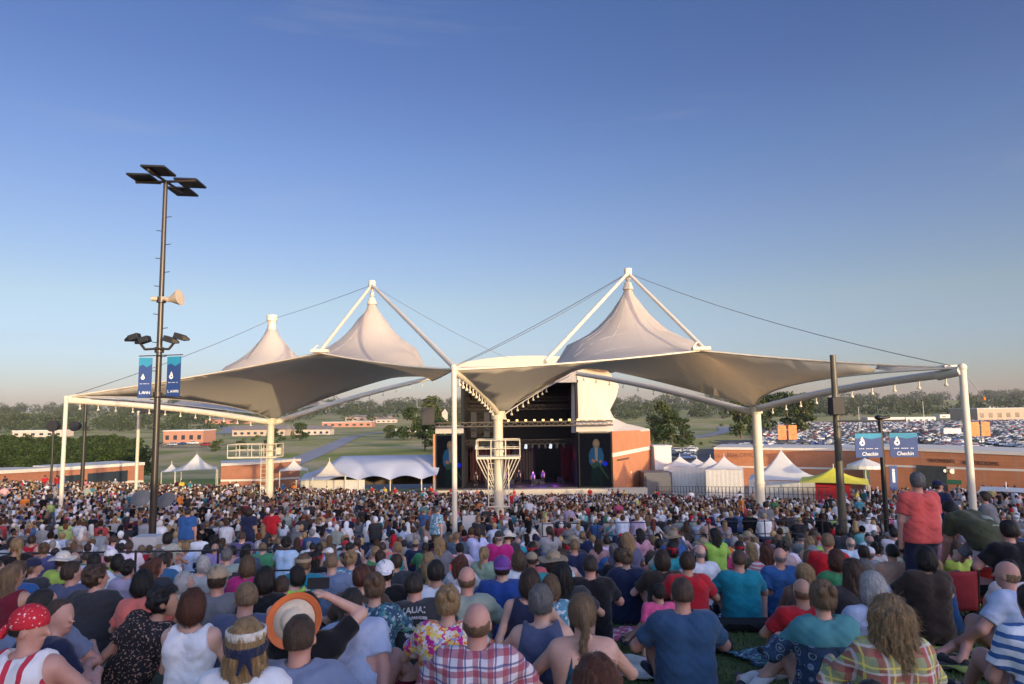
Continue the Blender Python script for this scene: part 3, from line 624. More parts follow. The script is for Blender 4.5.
# ================================================================== distant buildings
wallm = {'tan': mat('wall_tan', (.42, .33, .25), .8), 'brick': mat('wall_rose', (.38, .19, .13), .8), 'white': mat('wall_white', (.62, .60, .57), .7), 'pale': mat('wall_pale', (.50, .42, .36), .8)}
roofm = mat('roof_grey', (.20, .18, .17), .8); glass = mat('dark_glass', (.03, .04, .05), .15, spec=.6)
def house(px0, px1, py, h, depth, wm, label, gable=True, nwin=6):
    d = ground_d((px0+px1)/2, py, 0, 150, 3000); a, b_ = P(px0, py, d), P(px1, py, d); wx = b_.x-a.x; cx = (a.x+b_.x)/2; z = gz(cx, d)-.5
    o = empty('building', (cx, d, z), 0, label, 'building', 'far buildings beyond the venue')
    MB().box((cx, d+depth/2, z+h/2), (wx, depth, h)).build('wall', wallm[wm], o)
    mb = MB()
    if gable:
        e = .6; x0, x1, y0, y1 = cx-wx/2-e, cx+wx/2+e, d-e, d+depth+e; r = h+depth*.22
        mb.add([(x0, y0, z+h), (x1, y0, z+h), (x1, y1, z+h), (x0, y1, z+h), (x0+1, (y0+y1)/2, z+r), (x1-1, (y0+y1)/2, z+r)], [(0, 1, 5, 4), (2, 3, 4, 5), (1, 2, 5), (3, 0, 4), (3, 2, 1, 0)])
    else: mb.box((cx, d+depth/2, z+h+.25), (wx+.6, depth+.6, .5))
    mb.build('roof', roofm if gable else wallm['white'], o)
    for i in range(nwin): MB().box((cx-wx/2+wx*(i+.5)/nwin, d-.03, z+h*.5), (wx/nwin*.45, .1, h*.35)).build('window', glass, o)
for a in [(232, 285, 436, 5, 14, 'tan', 'long low tan building behind the far white column', True, 8), (282, 330, 435, 4.5, 12, 'pale', 'pale row of low units left of the road bend', True, 8), (322, 372, 427, 6, 18, 'brick', 'rose coloured low block on the rise beyond the road', False, 7), (345, 392, 421, 6, 14, 'tan', 'tan building with a shallow roof high on the rise', True, 7),
          (376, 396, 423, 5, 12, 'pale', 'short pale building at the top of the rise', True, 4), (163, 203, 443, 7, 16, 'brick', 'small brick shop with cars in front of it', False, 5), (12, 62, 437, 5, 14, 'pale', 'cream building half hidden by the wood', False, 6), (205, 250, 424, 6, 14, 'brick', 'brick block above the far junction', True, 6),
          (868, 905, 423, 5, 12, 'white', 'low white building at the back of the parking lot', False, 6), (906, 936, 422, 4.5, 12, 'white', 'white trailer like building beside the low white one', False, 5), (978, 1040, 421, 12, 40, 'tan', 'large tan store building beyond the parking lot', False, 7), (985, 1006, 411, 8, 20, 'white', 'white box building above the tan store', False, 4),
          (940, 965, 418, 4, 12, 'white', 'small white shed near the lot edge below the woods', False, 3), (395, 440, 432, 3.2, 10, 'white', 'white flat roofed shelter left of the stage', False, 4)]:
    house(*a)
def mast(px, py, h, label, w_=.12, m=None, cat='pole'):
    q = GP(px, py); o = MB().tube((q[0], q[1], gz(*q)), (q[0], q[1], gz(*q)+h), w_, w_*.6, 8).build('pole', m or mat('steel_pale', (.5, .5, .48), .5), origin=(q[0], q[1], gz(*q))); return tag(o, label, cat)
q = GP(445, 437); o = MB().box((q[0], q[1], gz(*q)+7), (3.2, 3.2, 14)).add([(q[0]-2, q[1]-2, gz(*q)+14), (q[0]+2, q[1]-2, gz(*q)+14), (q[0]+2, q[1]+2, gz(*q)+14), (q[0]-2, q[1]+2, gz(*q)+14), (q[0], q[1], gz(*q)+17)], [(0, 1, 4), (1, 2, 4), (2, 3, 4), (3, 0, 4)]).build('tower', wallm['pale'], origin=(q[0], q[1], gz(*q))); tag(o, 'pale square tower with pointed cap among trees left of the stage', 'tower')
q = GP(417, 430); z0 = gz(*q); mb = MB()
for sx in (-1, 1): mb.tube((q[0]+sx*1.2, q[1], z0), (q[0]+sx*.3, q[1], z0+34), .12, .08, 5)
for k in range(12): mb.tube((q[0]-1.2+k*.075, q[1], z0+k*2.8), (q[0]+1.2-(k+1)*.075, q[1], z0+(k+1)*2.8), .06, None, 4)
tag(mb.build('lattice_mast', mat('steel_grey', (.35, .35, .36), .5), origin=(q[0], q[1], z0)), 'thin lattice radio mast beyond the marquee', 'mast')
for i, px in enumerate((860, 925)): mast(px, 434, 15+3*i, ['white pole standing in the lot beside the blue banners', 'grey lamp pole among the parked cars'][i], .22)
# ================================================================== perimeter buildings
brick = brickmat('orange_brick', (.52, .20, .085), (.46, .17, .075), (.42, .24, .15)); cream = mat('cream_coping', (.66, .60, .50), .7, var=.06)
brick2 = brickmat('red_brick', (.42, .16, .085), (.36, .14, .075), (.36, .24, .17))
def wallrun(name, pts, thick, label, cat, bm_, band=True, cop=.35, hband=.6, extra=None):
    "pts: (x, y, ztop, zbottom)"
    a0 = Vector(pts[0][:2]); root = empty(name, (pts[0][0], pts[0][1], pts[0][3]), 0, label, cat)
    def seg(a, b_, zt0, zt1, zb0, zb1, t, front):
        d = (Vector(b_)-Vector(a)).normalized(); nrm = Vector((d.y, -d.x)); A, B = Vector(a), Vector(b_); vs = []
        for p, zt, zb in ((A, zt0, zb0), (B, zt1, zb1)):
            for k in (front, -t): q_ = p+nrm*k; vs += [(q_.x, q_.y, zb), (q_.x, q_.y, zt)]
        return vs, [(0, 4, 5, 1), (2, 3, 7, 6), (1, 5, 7, 3), (0, 2, 6, 4), (0, 1, 3, 2), (4, 6, 7, 5)]
    m1, m2, m3 = MB(), MB(), MB()
    for i in range(len(pts)-1):
        (x0, y0, t0, b0), (x1, y1, t1, b1) = pts[i], pts[i+1]
        m1.add(*seg((x0, y0), (x1, y1), t0, t1, b0, b1, thick, 0)); m2.add(*seg((x0, y0), (x1, y1), t0+cop, t1+cop, t0+.003, t1+.003, thick+.2, .18))
        if band: m3.add(*seg((x0, y0), (x1, y1), b0+(t0-b0)*hband+.12, b1+(t1-b1)*hband+.12, b0+(t0-b0)*hband-.12, b1+(t1-b1)*hband-.12, 0, .03))
    m1.build('wall', bm_, root); m2.build('roof_edge', cream, root)
    if band: m3.build('band', cream, root)
    return root
def WP(px, ptop, d, zb=None): q = P(px, ptop, d); return (q.x, d, q.z, gz(q.x, d)-.3 if zb is None else zb)
rb = wallrun('concession_building', [WP(868, 449, 88), WP(1060, 457, 74)], 9, 'long orange brick building with cream roof edge and dark lettering, behind the blue banners', 'building', brick, hband=.68)
rb2 = wallrun('ticket_building', [WP(714, 449.5, 104), WP(862, 451, 96)], 9, 'orange brick building behind the white peaked tents with small dark lettering', 'building', brick, hband=.55)
rb3 = wallrun('perimeter_wall', [WP(-30, 475.5, 66), WP(60, 470.5, 76), WP(144, 465, 84)], 6, 'long low red brick wall building in front of the dark wood', 'building', brick2, hband=.45)
rb4 = wallrun('perimeter_wall', [WP(221, 466, 90), WP(262, 464, 92), WP(300, 461, 100)], 5, 'short red brick wall building between the pagoda tents', 'building', brick2, hband=.5)
tm_ = mat('letter_brown', (.10, .05, .03), .7)
def text(s, name, loc, size, m, rot=(R(90), 0, 0), parent=None, ext=.02, bold=0, align='CENTER', shear=0):
    c = bpy.data.curves.new(name, 'FONT'); c.body = s; c.size = size; c.extrude = ext; c.align_x = align; c.offset = bold; c.shear = shear; c.materials.append(m)
    tmp = bpy.data.objects.new('tmp', c); COL.objects.link(tmp); bpy.context.view_layer.update(); dg = bpy.context.evaluated_depsgraph_get()
    me = bpy.data.meshes.new_from_object(tmp.evaluated_get(dg)); bpy.data.objects.remove(tmp); me.materials.clear(); me.materials.append(m)
    o = link(name, me, parent); o.location = Vector(loc)-(parent_loc(parent) if parent else Vector()); o.rotation_euler = rot; return o
p0, p1 = Vector(WP(868, 449, 88)[:2]), Vector(WP(1060, 457, 74)[:2]); ang = math.atan2((p1-p0).y, (p1-p0).x)
def onwall(px, py, out=.05):
    r = ray(px, py); n_ = Vector((p1.y-p0.y, -(p1.x-p0.x))).normalized(); t = ((p0+n_*out)-Vector((0, 0))).dot(n_)/(r.x*n_.x+r.y*n_.y); return r*t
text("WOMEN'S", 'lettering', onwall(942, 462.5), .6, tm_, (R(90), 0, ang), rb); text('RESTROOMS', 'lettering', onwall(981, 465), .62, tm_, (R(90), 0, ang), rb)
text('BOX OFFICE', 'lettering', P(741, 456.5, 101)+Vector((0, -.3, 0)), .75, tm_, (R(90), 0, math.atan2(-8, 21)), rb2)
for px, py, w_, h_, c_, nm in ((932, 478, 3.2, 2.9, (.05, .055, .05), 'serving_hatch'), (954, 482, 1.5, .5, (.04, .14, .07), 'menu_sign')):
    q = onwall(px, py, .06); MB().box(q, (w_, .1, h_), ang).build(nm, mat(nm, c_, .5, var=.3, scale=2), rb)
for px in (897.5, 901, 951.5): pass
q = onwall(952, 471.3, .08); MB().tube(q-Vector((0, 0, 0)), q+Vector((0, -.1, 0)), .28, None, 14).build('lamp', emis('warm_lamp', (1, .8, .55), .8), rb)
q = onwall(945, 470.8, .08); MB().tube(q, q+Vector((0, -.1, 0)), .2, None, 14).build('lamp', MATS['warm_lamp'], rb)
for px, py in ((20, 478), (110, 472), (118, 478), (228, 473)):
    q = P(px, py, 60); 
# dark openings of the left wall
for (px, py, rt, a_, b_) in ((108, 480.5, rb3, WP(60, 470.5, 76), WP(144, 465, 84)), (62, 485, rb3, WP(60, 470.5, 76), WP(144, 465, 84))):
    A, B = Vector(a_[:2]), Vector(b_[:2]); n_ = Vector((B.y-A.y, -(B.x-A.x))).normalized(); r = ray(px, py-3); t = (A+n_*.05).dot(n_)/(r.x*n_.x+r.y*n_.y); q = r*t
    MB().box(q, (4.5, .1, 1.3), math.atan2((B-A).y, (B-A).x)).build('window', glass, rt)
# ================================================================== stage building
D = 85.0
white_w = mat('stage_white', (.50, .46, .40), .6, var=.04, scale=.3); black = mat('stage_black', (.012, .012, .014), .8); greyf = mat('fascia_grey', (.30, .29, .28), .7)
def X(px, d=D, py=440): return P(px, py, d).x
def Z(py, px=520, d=D): return P(px, py, d).z
gs = gz(8, 86)-.3; fl = Z(487.5); zs = Z(421); ztop = Z(383)
sb = empty('stage_building', (X(520), D, gs), 0, 'tall open stage house with black opening, white side walls and an orange brick wing', 'stage')
xl, xr = X(463), X(577); x0, x1 = X(435.5), X(611.5); back = D+15
mb = MB(); mb.box(((xl+xr)/2, back, (gs+ztop)/2), (xr-xl+.6, .3, ztop-gs)); mb.box((xl-.1, D+7.6, (gs+ztop)/2), (.3, 14.6, ztop-gs)); mb.box((xr+.1, D+7.6, (gs+ztop)/2), (.3, 14.6, ztop-gs)); mb.box(((xl+xr)/2, D+7.5, ztop+.15), (xr-xl+.6, 15, .3)); mb.build('stage_box', black, sb)
MB().box(((x0+x1)/2, D+7, (gs+fl)/2), (x1-x0, 14.5, fl-gs)).build('stage_floor', mat('stage_deck', (.03, .03, .035), .5), sb)
MB().box((X(540), D-.7, (gs+Z(488.5))/2), (X(640)-X(432), 1.0, Z(488.5)-gs)).build('stage_apron', mat('apron_cream', (.50, .44, .34), .7), sb)
MB().box(((xl+xr)/2, D+.2, (ztop+Z(366))/2), (xr-xl+.2, .5, Z(366)-ztop)).build('fascia', greyf, sb)
# white roof, a shallow curved cap
mb = MB(); a, b_ = X(452), X(620, 97, 440); vs = []; fs = []; n = 14
for j, y in enumerate((D+.5, D+8, D+17)):
    for i in range(n+1): t = i/n; vs.append((a+(b_-a)*t, y, Z(367)+2.0*math.sin(math.pi*min(1, t*1.06+.05))**.7*(1 if j == 1 else .72)))
for j in range(2):
    for i in range(n): k = j*(n+1)+i; fs.append((k, k+1, k+n+2, k+n+1))
mb.add(vs, fs, 0, True); vb = [(v_[0], v_[1], Z(368)) for v_ in vs[:n+1]]; mb.add(vs[:n+1]+vb, [(i, n+1+i, n+2+i, i+1) for i in range(n)]); mb.build('roof', white_w, sb)
# right white wall: front return, then splayed side, with a curving lower edge down to the brick wing
wx = [(575, D+.1), (600, D+6), (618, D+11)]
mb = MB(); mb.add([(X(576.5), D-.05, Z(421)), (X(611.5), D-.05, Z(421)), (X(611.5), D-.05, Z(432.5)), (X(576.5), D-.05, Z(432.5)), (X(576.5), D+.6, Z(421)), (X(611.5), D+.6, Z(421)), (X(611.5), D+.6, Z(432.5)), (X(576.5), D+.6, Z(432.5))], [(0, 3, 2, 1), (4, 5, 6, 7), (0, 1, 5, 4), (1, 2, 6, 5), (3, 7, 6, 2), (0, 4, 7, 3)])
prof = [(577, 360, D+1), (604, 363, D+5), (619, 386, D+10), (612, 398, D+8), (609, 410, D+7), (613, 418, D+8.5), (625, 423, D+10.5), (649, 428.5, D+14.5)]
low = [(577, 431, D+1), (604, 431, D+5), (613, 430.6, D+8.2), (609, 430.6, D+7.2), (609, 430.6, D+7), (613, 430.6, D+8.5), (625, 430.6, D+10.5), (649, 430.6, D+14.5)]
pts = [P(*q) for q in [(577, 366, D+.8), (606, 368, D+6), (619, 386, D+8), (616, 398, D+7.5), (610, 410, D+6.5), (614, 418, D+7.2), (626, 423.5, D+9.5), (649.5, 428.8, D+14.5), (649.5, 431, D+14.5), (612, 433, D+.9), (577, 433, D+.8)]]
pb = [p+Vector((-.6, 1.2, 0)) for p in pts]; n = len(pts)
mb.add(pts+pb, [tuple(range(n))[::-1], tuple(range(n, 2*n))]+[(i, (i+1) % n, n+(i+1) % n, n+i) for i in range(n)]); mb.build('side_wall', white_w, sb)
for s_, (pa, pb_, q0, q1) in (('L', (435.5, 463.5, 425, 432.5)),): MB().box(((X(pa)+X(pb_))/2, D+.25, (Z(q0)+Z(q1))/2), (X(pb_)-X(pa), .6, Z(q0)-Z(q1))).build('side_wall', white_w, sb)
A = P(612, 431.5, D+.3); B = P(650, 429.5, D+15); bw = MB(); zb = gs-.5
bw.add([(A.x, A.y, zb), (B.x, B.y, zb), (B.x, B.y, B.z), (A.x, A.y, A.z), (A.x-1, A.y+8, zb), (B.x-9, B.y+3, zb), (B.x-9, B.y+3, B.z), (A.x-1, A.y+8, A.z)], [(0, 1, 2, 3), (4, 7, 6, 5), (0, 3, 7, 4), (1, 5, 6, 2), (3, 2, 6, 7), (0, 4, 5, 1)]); bw.build('brick_wing', brick, sb)
for t0, t1, f0, nm, mm in ((0, 1, .45, 'band', cream), (.1, .38, .62, 'nameplate', tm_), (.42, .44, .42, 'wall_lamp', cream)):
    d_ = (B-A); n_ = Vector((d_.y, -d_.x, 0)).normalized()*.06; h_ = .5 if nm == 'band' else .22; vs = []
    for t in (t0, t1):
        zz = zb+(A.z+(B.z-A.z)*t-zb)*f0
        if nm == 'band': zz = Z(456.5)+.0
        for k in (n_, -n_): q = A+d_*t+k; vs += [(q.x, q.y, zz-h_/2), (q.x, q.y, zz+h_/2)]
    MB().add(vs, [(0, 4, 5, 1), (2, 3, 7, 6), (1, 5, 7, 3), (0, 2, 6, 4), (0, 1, 3, 2), (4, 6, 7, 5)]).build(nm, mm, sb)
MB().box((X(434.6), D-.1, (Z(433)+Z(488))/2), (.28, .8, Z(433)-Z(488))).build('side_trim', mat('trim_orange', (.50, .22, .10), .7), sb)
bar = MB()
for dz in (0, .5): bar.tube((X(434), D-1.2, zs-.1-dz), (X(612), D-1.2, zs-.1-dz), .09, None, 6)
for i in range(44): xa = X(434)+(X(612)-X(434))*i/44; xb = X(434)+(X(612)-X(434))*(i+1)/44; bar.tube((xa, D-1.2, zs-.1-(i % 2)*.5), (xb, D-1.2, zs-.1-((i+1) % 2)*.5), .05, None, 4)
bar.build('lighting_truss', mat('truss_dark', (.10, .085, .06), .5), sb)
for i in range(14):
    xx = X(500)+(X(612)-X(500))*i/13; MB().box((xx, D-1.35, zs+.1), (.28, .3, .2)).build('truss_lamp', emis('amber', (1, .62, .22), 1.2 if i % 3 else 2), sb)
# inside: trusses, drapes, coloured wash, band gear
tr = MB()
for zz, yy in ((Z(441), D+3), (Z(405), D+6), (Z(396), D+9)):
    for dz in (0, .55): tr.tube((xl, yy, zz-dz), (xr, yy, zz-dz), .06, None, 5)
    for i in range(30): xa = xl+(xr-xl)*i/30; tr.tube((xa, yy, zz-(i % 2)*.55), (xl+(xr-xl)*(i+1)/30, yy, zz-((i+1) % 2)*.55), .04, None, 4)
tr.build('rig', mat('alu', (.035, .03, .025), .5, .3), sb)
for i in range(15):
    xx = xl+1.5+(xr-xl-3)*i/14; MB().tube((xx, D+2.8, Z(441)-.6), (xx+random.uniform(-.1, .1), D+2.6, Z(441)-1.05), .16, .2, 8).build('stage_light', mat('lamp_black', (.03, .03, .03), .4) if i % 4 else emis('pale_lamp', (.8, .9, 1), .6), sb)
for i, (a, b_, col_) in enumerate(((497, 511, (.055, .005, .010)), (512, 535, (.02, .012, .02)), (560, 573, (.07, .004, .012)), (470, 496, (.03, .004, .008)))):
    n = 26; vs = []; 
    for k in range(n+1): x = X(a, D+8)+(X(b_, D+8)-X(a, D+8))*k/n; y = D+8+.18*math.sin(k*1.9); vs += [(x, y, fl), (x, y, Z(446, 520, D+8))]
    MB().add(vs, [(2*k, 2*k+2, 2*k+3, 2*k+1) for k in range(n)], 0, True).build('drape', mat('drape_%d' % i, tuple(c_*.7 for c_ in col_), .9), sb)
for i in range(6):  # hung speaker line arrays and tall drapes above
    a = (474, 487, 548, 560, 566, 571)[i]
    if i > 1: continue
    MB().box((X(a, D+4), D+4, Z(425 if i < 2 else 410)), (.7, .6, 3.2)).build('speaker_array', mat('speaker_black', (.02, .02, .022), .6), sb)
gear = MB()
for i in range(14): xx = X(478)+(X(570)-X(478))*random.random(); s_ = random.uniform(.3, .7); gear.box((xx, D+random.uniform(3, 6), fl+s_/2), (s_*1.2, .5, s_))
gear.build('amplifiers', black, sb)
def screen(pa, pb_, pt, pbm):
    xa, xb = X(pa), X(pb_); zt, zb_ = Z(pt), Z(pbm); o = empty('video_screen', ((xa+xb)/2, D-.4, zb_), 0, 'dark video screen with a guitarist in blue, on the %s of the stage' % ('brick wing side' if pa > 500 else 'marquee side'), 'screen', 'video screens beside the stage')
    MB().box(((xa+xb)/2, D-.4, (zt+zb_)/2), (xb-xa, .3, zt-zb_)).build('cabinet', black, o)
    MB().box(((xa+xb)/2, D-.565, (zt+zb_)/2), (xb-xa-.25, .02, zt-zb_-.25)).build('display', emis('screen_dark', (.006, .008, .014), .35), o)
    cx = (xa+xb)/2+.1; H_ = (zt-zb_); u = H_/7.2
    def flat(name, poly, col_, e, k): m_ = emis(name+'_glow', col_, e); MB().add([(cx+x_*u, D-.58-k*.006, zb_+z_*u) for x_, z_ in poly], [tuple(range(len(poly)))]).build('picture_'+name, m_, o)
    el = lambda x_, z_, a_, b2, n=16: [(x_+a_*math.cos(6.283*i/n), z_+b2*math.sin(6.283*i/n)) for i in range(n)]
    flat('legs', [(-.75, .1), (-.2, .1), (0, 1.6), (.3, .1), (.85, .1), (.7, 3.0), (-.6, 3.0)], (.004, .012, .014), .5, 0)
    flat('jacket', [(-.65, 2.8), (-.95, 3.3), (-1.0, 4.3), (-.7, 5.1), (-.25, 5.35), (.3, 5.35), (.75, 5.1), (1.0, 4.2), (.95, 3.4), (.6, 2.8)], (.010, .045, .10), .7, 1)
    flat('shirt', [(-.14, 3.4), (.16, 3.4), (.22, 5.2), (-.2, 5.2)], (.16, .14, .13), .5, 2)
    flat('hair', el(.02, 5.75, .46, .62)+[], (.13, .10, .07), .5, 1.5); flat('face', el(.02, 5.8, .23, .34), (.20, .12, .09), .5, 3)
    flat('hands', [(-.7, 3.5), (-.3, 3.2), (-.1, 3.5), (-.5, 3.8)], (.22, .09, .07), .5, 4); flat('hand', [(.35, 3.2), (.75, 3.3), (.7, 3.6), (.4, 3.6)], (.22, .09, .07), .5, 4)
    flat('guitar', [(-.7, 2.9), (-.5, 2.5), (0, 2.6), (.15, 3.0), (1.5, 1.1), (1.62, 1.2), (.3, 3.3), (-.2, 3.6)], (.015, .035, .025), .6, 3.5)
    flat('blue_spot', el(1.15, 3.1, .32, .32), (.01, .03, .7), .3, 1.2)
screen(578, 611, 433.5, 488); screen(436.5, 463, 433.5, 487.5)
o = empty('speaker_cluster', P(428, 424, D-1), 0, 'black hanging speaker box with small lamps on top beside the stage opening', 'speaker'); q = P(428, 416, D-1)
MB().box(q, (1.5, 1.2, 2.1), .2).build('cabinet', MATS['speaker_black'], o); MB().tube(q+Vector((-.5, 0, 1)), q+Vector((-.5, 0, 1.9)), .05).tube(q+Vector((.5, 0, 1)), q+Vector((.5, 0, 1.9)), .05).box(q+Vector((0, 0, 1.9)), (1.6, .2, .12)).build('bracket', MATS['speaker_black'], o)
# performers, lit violet as in the photograph
def spotl(px, py, d, col_, e, size=.5):
    L = bpy.data.lights.new('stage_lamp', 'POINT'); L.energy = e; L.color = col_; L.shadow_soft_size = .2; o = bpy.data.objects.new('stage_lamp', L); COL.objects.link(o); o.location = P(px, py, d)
for a in ((533, 474, D+1.5, (.35, .12, 1), 70), (543, 474, D+2, (.3, .2, 1), 60), (505, 476, D+2, (.35, .2, 1), 40), (520, 476, D+3, (1, .5, .6), 15), (555, 475, D+4, (.5, .1, .8), 25), (500, 455, D+5, (1, .08, .1), 14), (567, 455, D+5, (1, .05, .12), 14)): spotl(*a)

# ================================================================== evening air
hz, nt, b = newmat('air'); nt.nodes.remove(b); vp = N(nt, 'ShaderNodeVolumePrincipled', Density=HAZE, Anisotropy=.2); vp.inputs['Color'].default_value = (.80, .82, .88, 1); nt.links.new(vp.outputs[0], nt.nodes['Material Output'].inputs['Volume'])
if HAZE: tag(MB().box((0, 6000, 25), (12400, 12600, 94)).build('haze', hz), 'thin pale evening haze over the far woods', 'haze', kind='stuff')
# ================================================================== tensile canopy
steel = mat('white_steel', (.62, .565, .45), .45, var=.05, scale=.5)
fab, nt, b = newmat('membrane'); v = coords(nt); n = noise_t(nt, v, .25, 5); c = ramp(nt, n, [(.3, (.60, .575, .53)), (.7, (.69, .665, .62))])
nt.links.new(c, b.inputs['Base Color']); b.inputs['Roughness'].default_value = .7; tr_ = nt.nodes.new('ShaderNodeBsdfTranslucent'); tr_.inputs[0].default_value = (.86, .74, .54, 1)
mx = nt.nodes.new('ShaderNodeMixShader'); mx.inputs[0].default_value = .45; out = nt.nodes['Material Output']; nt.links.new(b.outputs[0], mx.inputs[1]); nt.links.new(tr_.outputs[0], mx.inputs[2]); nt.links.new(mx.outputs[0], out.inputs[0])
def membrane(nodes, edges, peaks, lows, step=.8, parent=None, name='membrane'):
    """nodes: boundary points in order (plan + height); edges: sag / inward pull per edge; heights relax like a stretched cloth between them"""
    pl = []; n = len(nodes); cen = sum((Vector(q) for q in nodes), Vector())/n
    for i in range(n):
        a, b_ = Vector(nodes[i]), Vector(nodes[(i+1) % n]); L = (b_-a).length; k = max(4, int(L/step)); inw, sag = edges[i][:2]; bias = edges[i][2] if len(edges[i]) > 2 else 0
        d = (b_-a); nr = Vector((-d.y, d.x, 0)).normalized(); nr = nr if nr.dot(cen-(a+b_)/2) > 0 else -nr
        for j in range(k):
            t = j/k; tz = t**(1+bias) if bias >= 0 else 1-(1-t)**(1-bias); q = a+d*t; z = a.z+(b_.z-a.z)*tz-sag*4*t*(1-t); q = q+nr*inw*4*t*(1-t); pl.append((q.x, q.y, z))
    poly = [Vector(q[:2]) for q in pl]
    def inside(x, y):
        c_ = False; j = len(poly)-1
        for i in range(len(poly)):
            if (poly[i].y > y) != (poly[j].y > y) and x < (poly[j].x-poly[i].x)*(y-poly[i].y)/(poly[j].y-poly[i].y)+poly[i].x: c_ = not c_
            j = i
        return c_
    pts = list(poly); nb = len(pts); xs_ = [q.x for q in poly]; ys_ = [q.y for q in poly]
    def far(x, y, r=.45): return all((q.x-x)**2+(q.y-y)**2 > (r*step)**2 for q in pts[:nb])
    y = min(ys_); row = 0; pin = {}
    for (c_, rings) in peaks:
        r0, z_ = rings[0]
        for rr, zr_ in rings+[((rings[i][0]*rings[i+1][0])**.5, None) for i in range(len(rings)-1)]:
            m_ = max(12, int(6.28*rr/.55))
            for i in range(m_):
                q = Vector((c_[0]+rr*math.cos(6.283*i/m_+rr), c_[1]+rr*math.sin(6.283*i/m_+rr)))
                if inside(q.x, q.y) and far(q.x, q.y, .3 if rr < 1 else 1.2):
                    if zr_ is not None: pin[len(pts)] = zr_
                    pts.append(q)
        pin[len(pts)] = z_+.15; pts.append(Vector(c_[:2]))
    for (c_, r0, z_) in lows:
        for rr in (.35, .6, 1.0, 1.6, 2.4):
            for i in range(20):
                q = Vector((c_[0]+rr*math.cos(6.283*i/20), c_[1]+rr*math.sin(6.283*i/20)))
                if inside(q.x, q.y) and far(q.x, q.y, .25):
                    if rr <= r0: pin[len(pts)] = z_+.1
                    pts.append(q)
    while y < max(ys_):
        x = min(xs_)+(row % 2)*step/2
        while x < max(xs_):
            if inside(x, y) and far(x, y) and all((x-c_[0])**2+(y-c_[1])**2 > (rg_[-1][0]+.5)**2 for c_, rg_ in peaks) and all((x-c_[0])**2+(y-c_[1])**2 > 2.7**2 for c_, r0, z_ in lows): pts.append(Vector((x, y)))
            x += step
        y += step*.866; row += 1
    vo, eo, fo, ov, oe, of = geometry.delaunay_2d_cdt(pts, [(i, (i+1) % nb) for i in range(nb)], [], 1, 1e-5)
    m_ = len(vo); z = np.zeros(m_); fixed = np.zeros(m_, bool)
    for i, orig in enumerate(ov):
        for o_ in orig:
            if o_ < nb: z[i] = pl[o_][2]; fixed[i] = True
            elif o_ in pin: z[i] = pin[o_]; fixed[i] = True
    W = np.zeros((m_, m_)); A_ = np.array([(q.x, q.y) for q in vo])
    for f_ in fo:
        for k in range(3):
            i, j, l = f_[k], f_[(k+1) % 3], f_[(k+2) % 3]; e1, e2 = A_[i]-A_[l], A_[j]-A_[l]; cr = abs(e1[0]*e2[1]-e1[1]*e2[0]); w_ = max((e1@e2)/max(cr, 1e-6), .05)/2; W[i, j] += w_; W[j, i] += w_
    Lp = np.diag(W.sum(1))-W; fr = ~fixed; z[fr] = np.linalg.solve(Lp[np.ix_(fr, fr)]+1e-9*np.eye(fr.sum()), -Lp[np.ix_(fr, fixed)] @ z[fixed])
    fo = [f_[::-1] if ((A_[f_[1]]-A_[f_[0]])[0]*(A_[f_[2]]-A_[f_[0]])[1]-(A_[f_[1]]-A_[f_[0]])[1]*(A_[f_[2]]-A_[f_[0]])[0]) < 0 else f_ for f_ in fo]
    mb = MB(); mb.add([(A_[i][0], A_[i][1], z[i]) for i in range(m_)], fo, 0, True); o = mb.build(name, fab, parent)
    s = o.modifiers.new('cloth', 'SOLIDIFY'); s.thickness = .03
    rope = MB(); rope.path([pl[i] for i in range(nb)]+[pl[0]], .05, 6); rope.build('edge_cable', steel, parent); bpy.context.view_layer.update(); sm = MB(); base = Vector(o.matrix_world.translation)
    for c_, rmax, k in [(p_[0], 4.6, 14) for p_ in peaks]+[(l_[0], 7.5, 22) for l_ in lows]:
        for i in range(k):
            an = 6.283*(i+.5)/k; last = None
            for j in range(15):
                rr = .35+(rmax-.35)*j/14; x, y = c_[0]+rr*math.cos(an), c_[1]+rr*math.sin(an)
                h_, loc, _, _ = o.ray_cast(Vector((x, y, 60))-base, Vector((0, 0, -1)))
                q = loc+base if h_ else None
                if q is not None and last is not None and abs(q.z-last.z) < 1.6: sm.tube(last, q, .009, None, 5, cap=False)
                last = q
    if sm.v: sm.build('seam', mat('seam_thread', (.56, .54, .50), .7), parent)
    return o, pl
C1, C2, C3 = P(68, 396.5, 42), P(454, 369.5, 29), P(961, 368, 27)
L1, L2, L3 = P(271, 419, 52), P(498, 412, 38), P(756, 407, 43)
N1, N2 = P(320, 353, 37), P(701, 350.5, 35); B1, B2 = P(441, 372, 62), P(577, 369, 60)
P1, P2, P3 = P(272, 330, 66), P(372, 303, 46), P(628, 288, 42)
A1, A2, A3 = P(272, 319, 66), P(372, 285, 46), P(628, 273, 42)
can = empty('canopy', (L2.x, L2.y, gz(L2.x, L2.y)), 0, 'huge white tensile roof with three pointed peaks, masts and splayed beams over the seating', 'tent roof')
membrane([C1, N1, C2, B1, L1], [(1.2, -.1), (.5, .15), (.9, .6), (2.6, -.1, .8), (3.2, -.1, -.8)], [((P2.x, P2.y), [(.22, P2.z), (.95, P2.z-1.15), (1.7, P2.z-2.15), (3.0, P2.z-3.15), (4.3, P2.z-3.75)])], [((L1.x, L1.y), .7, L1.z)], .8, can)
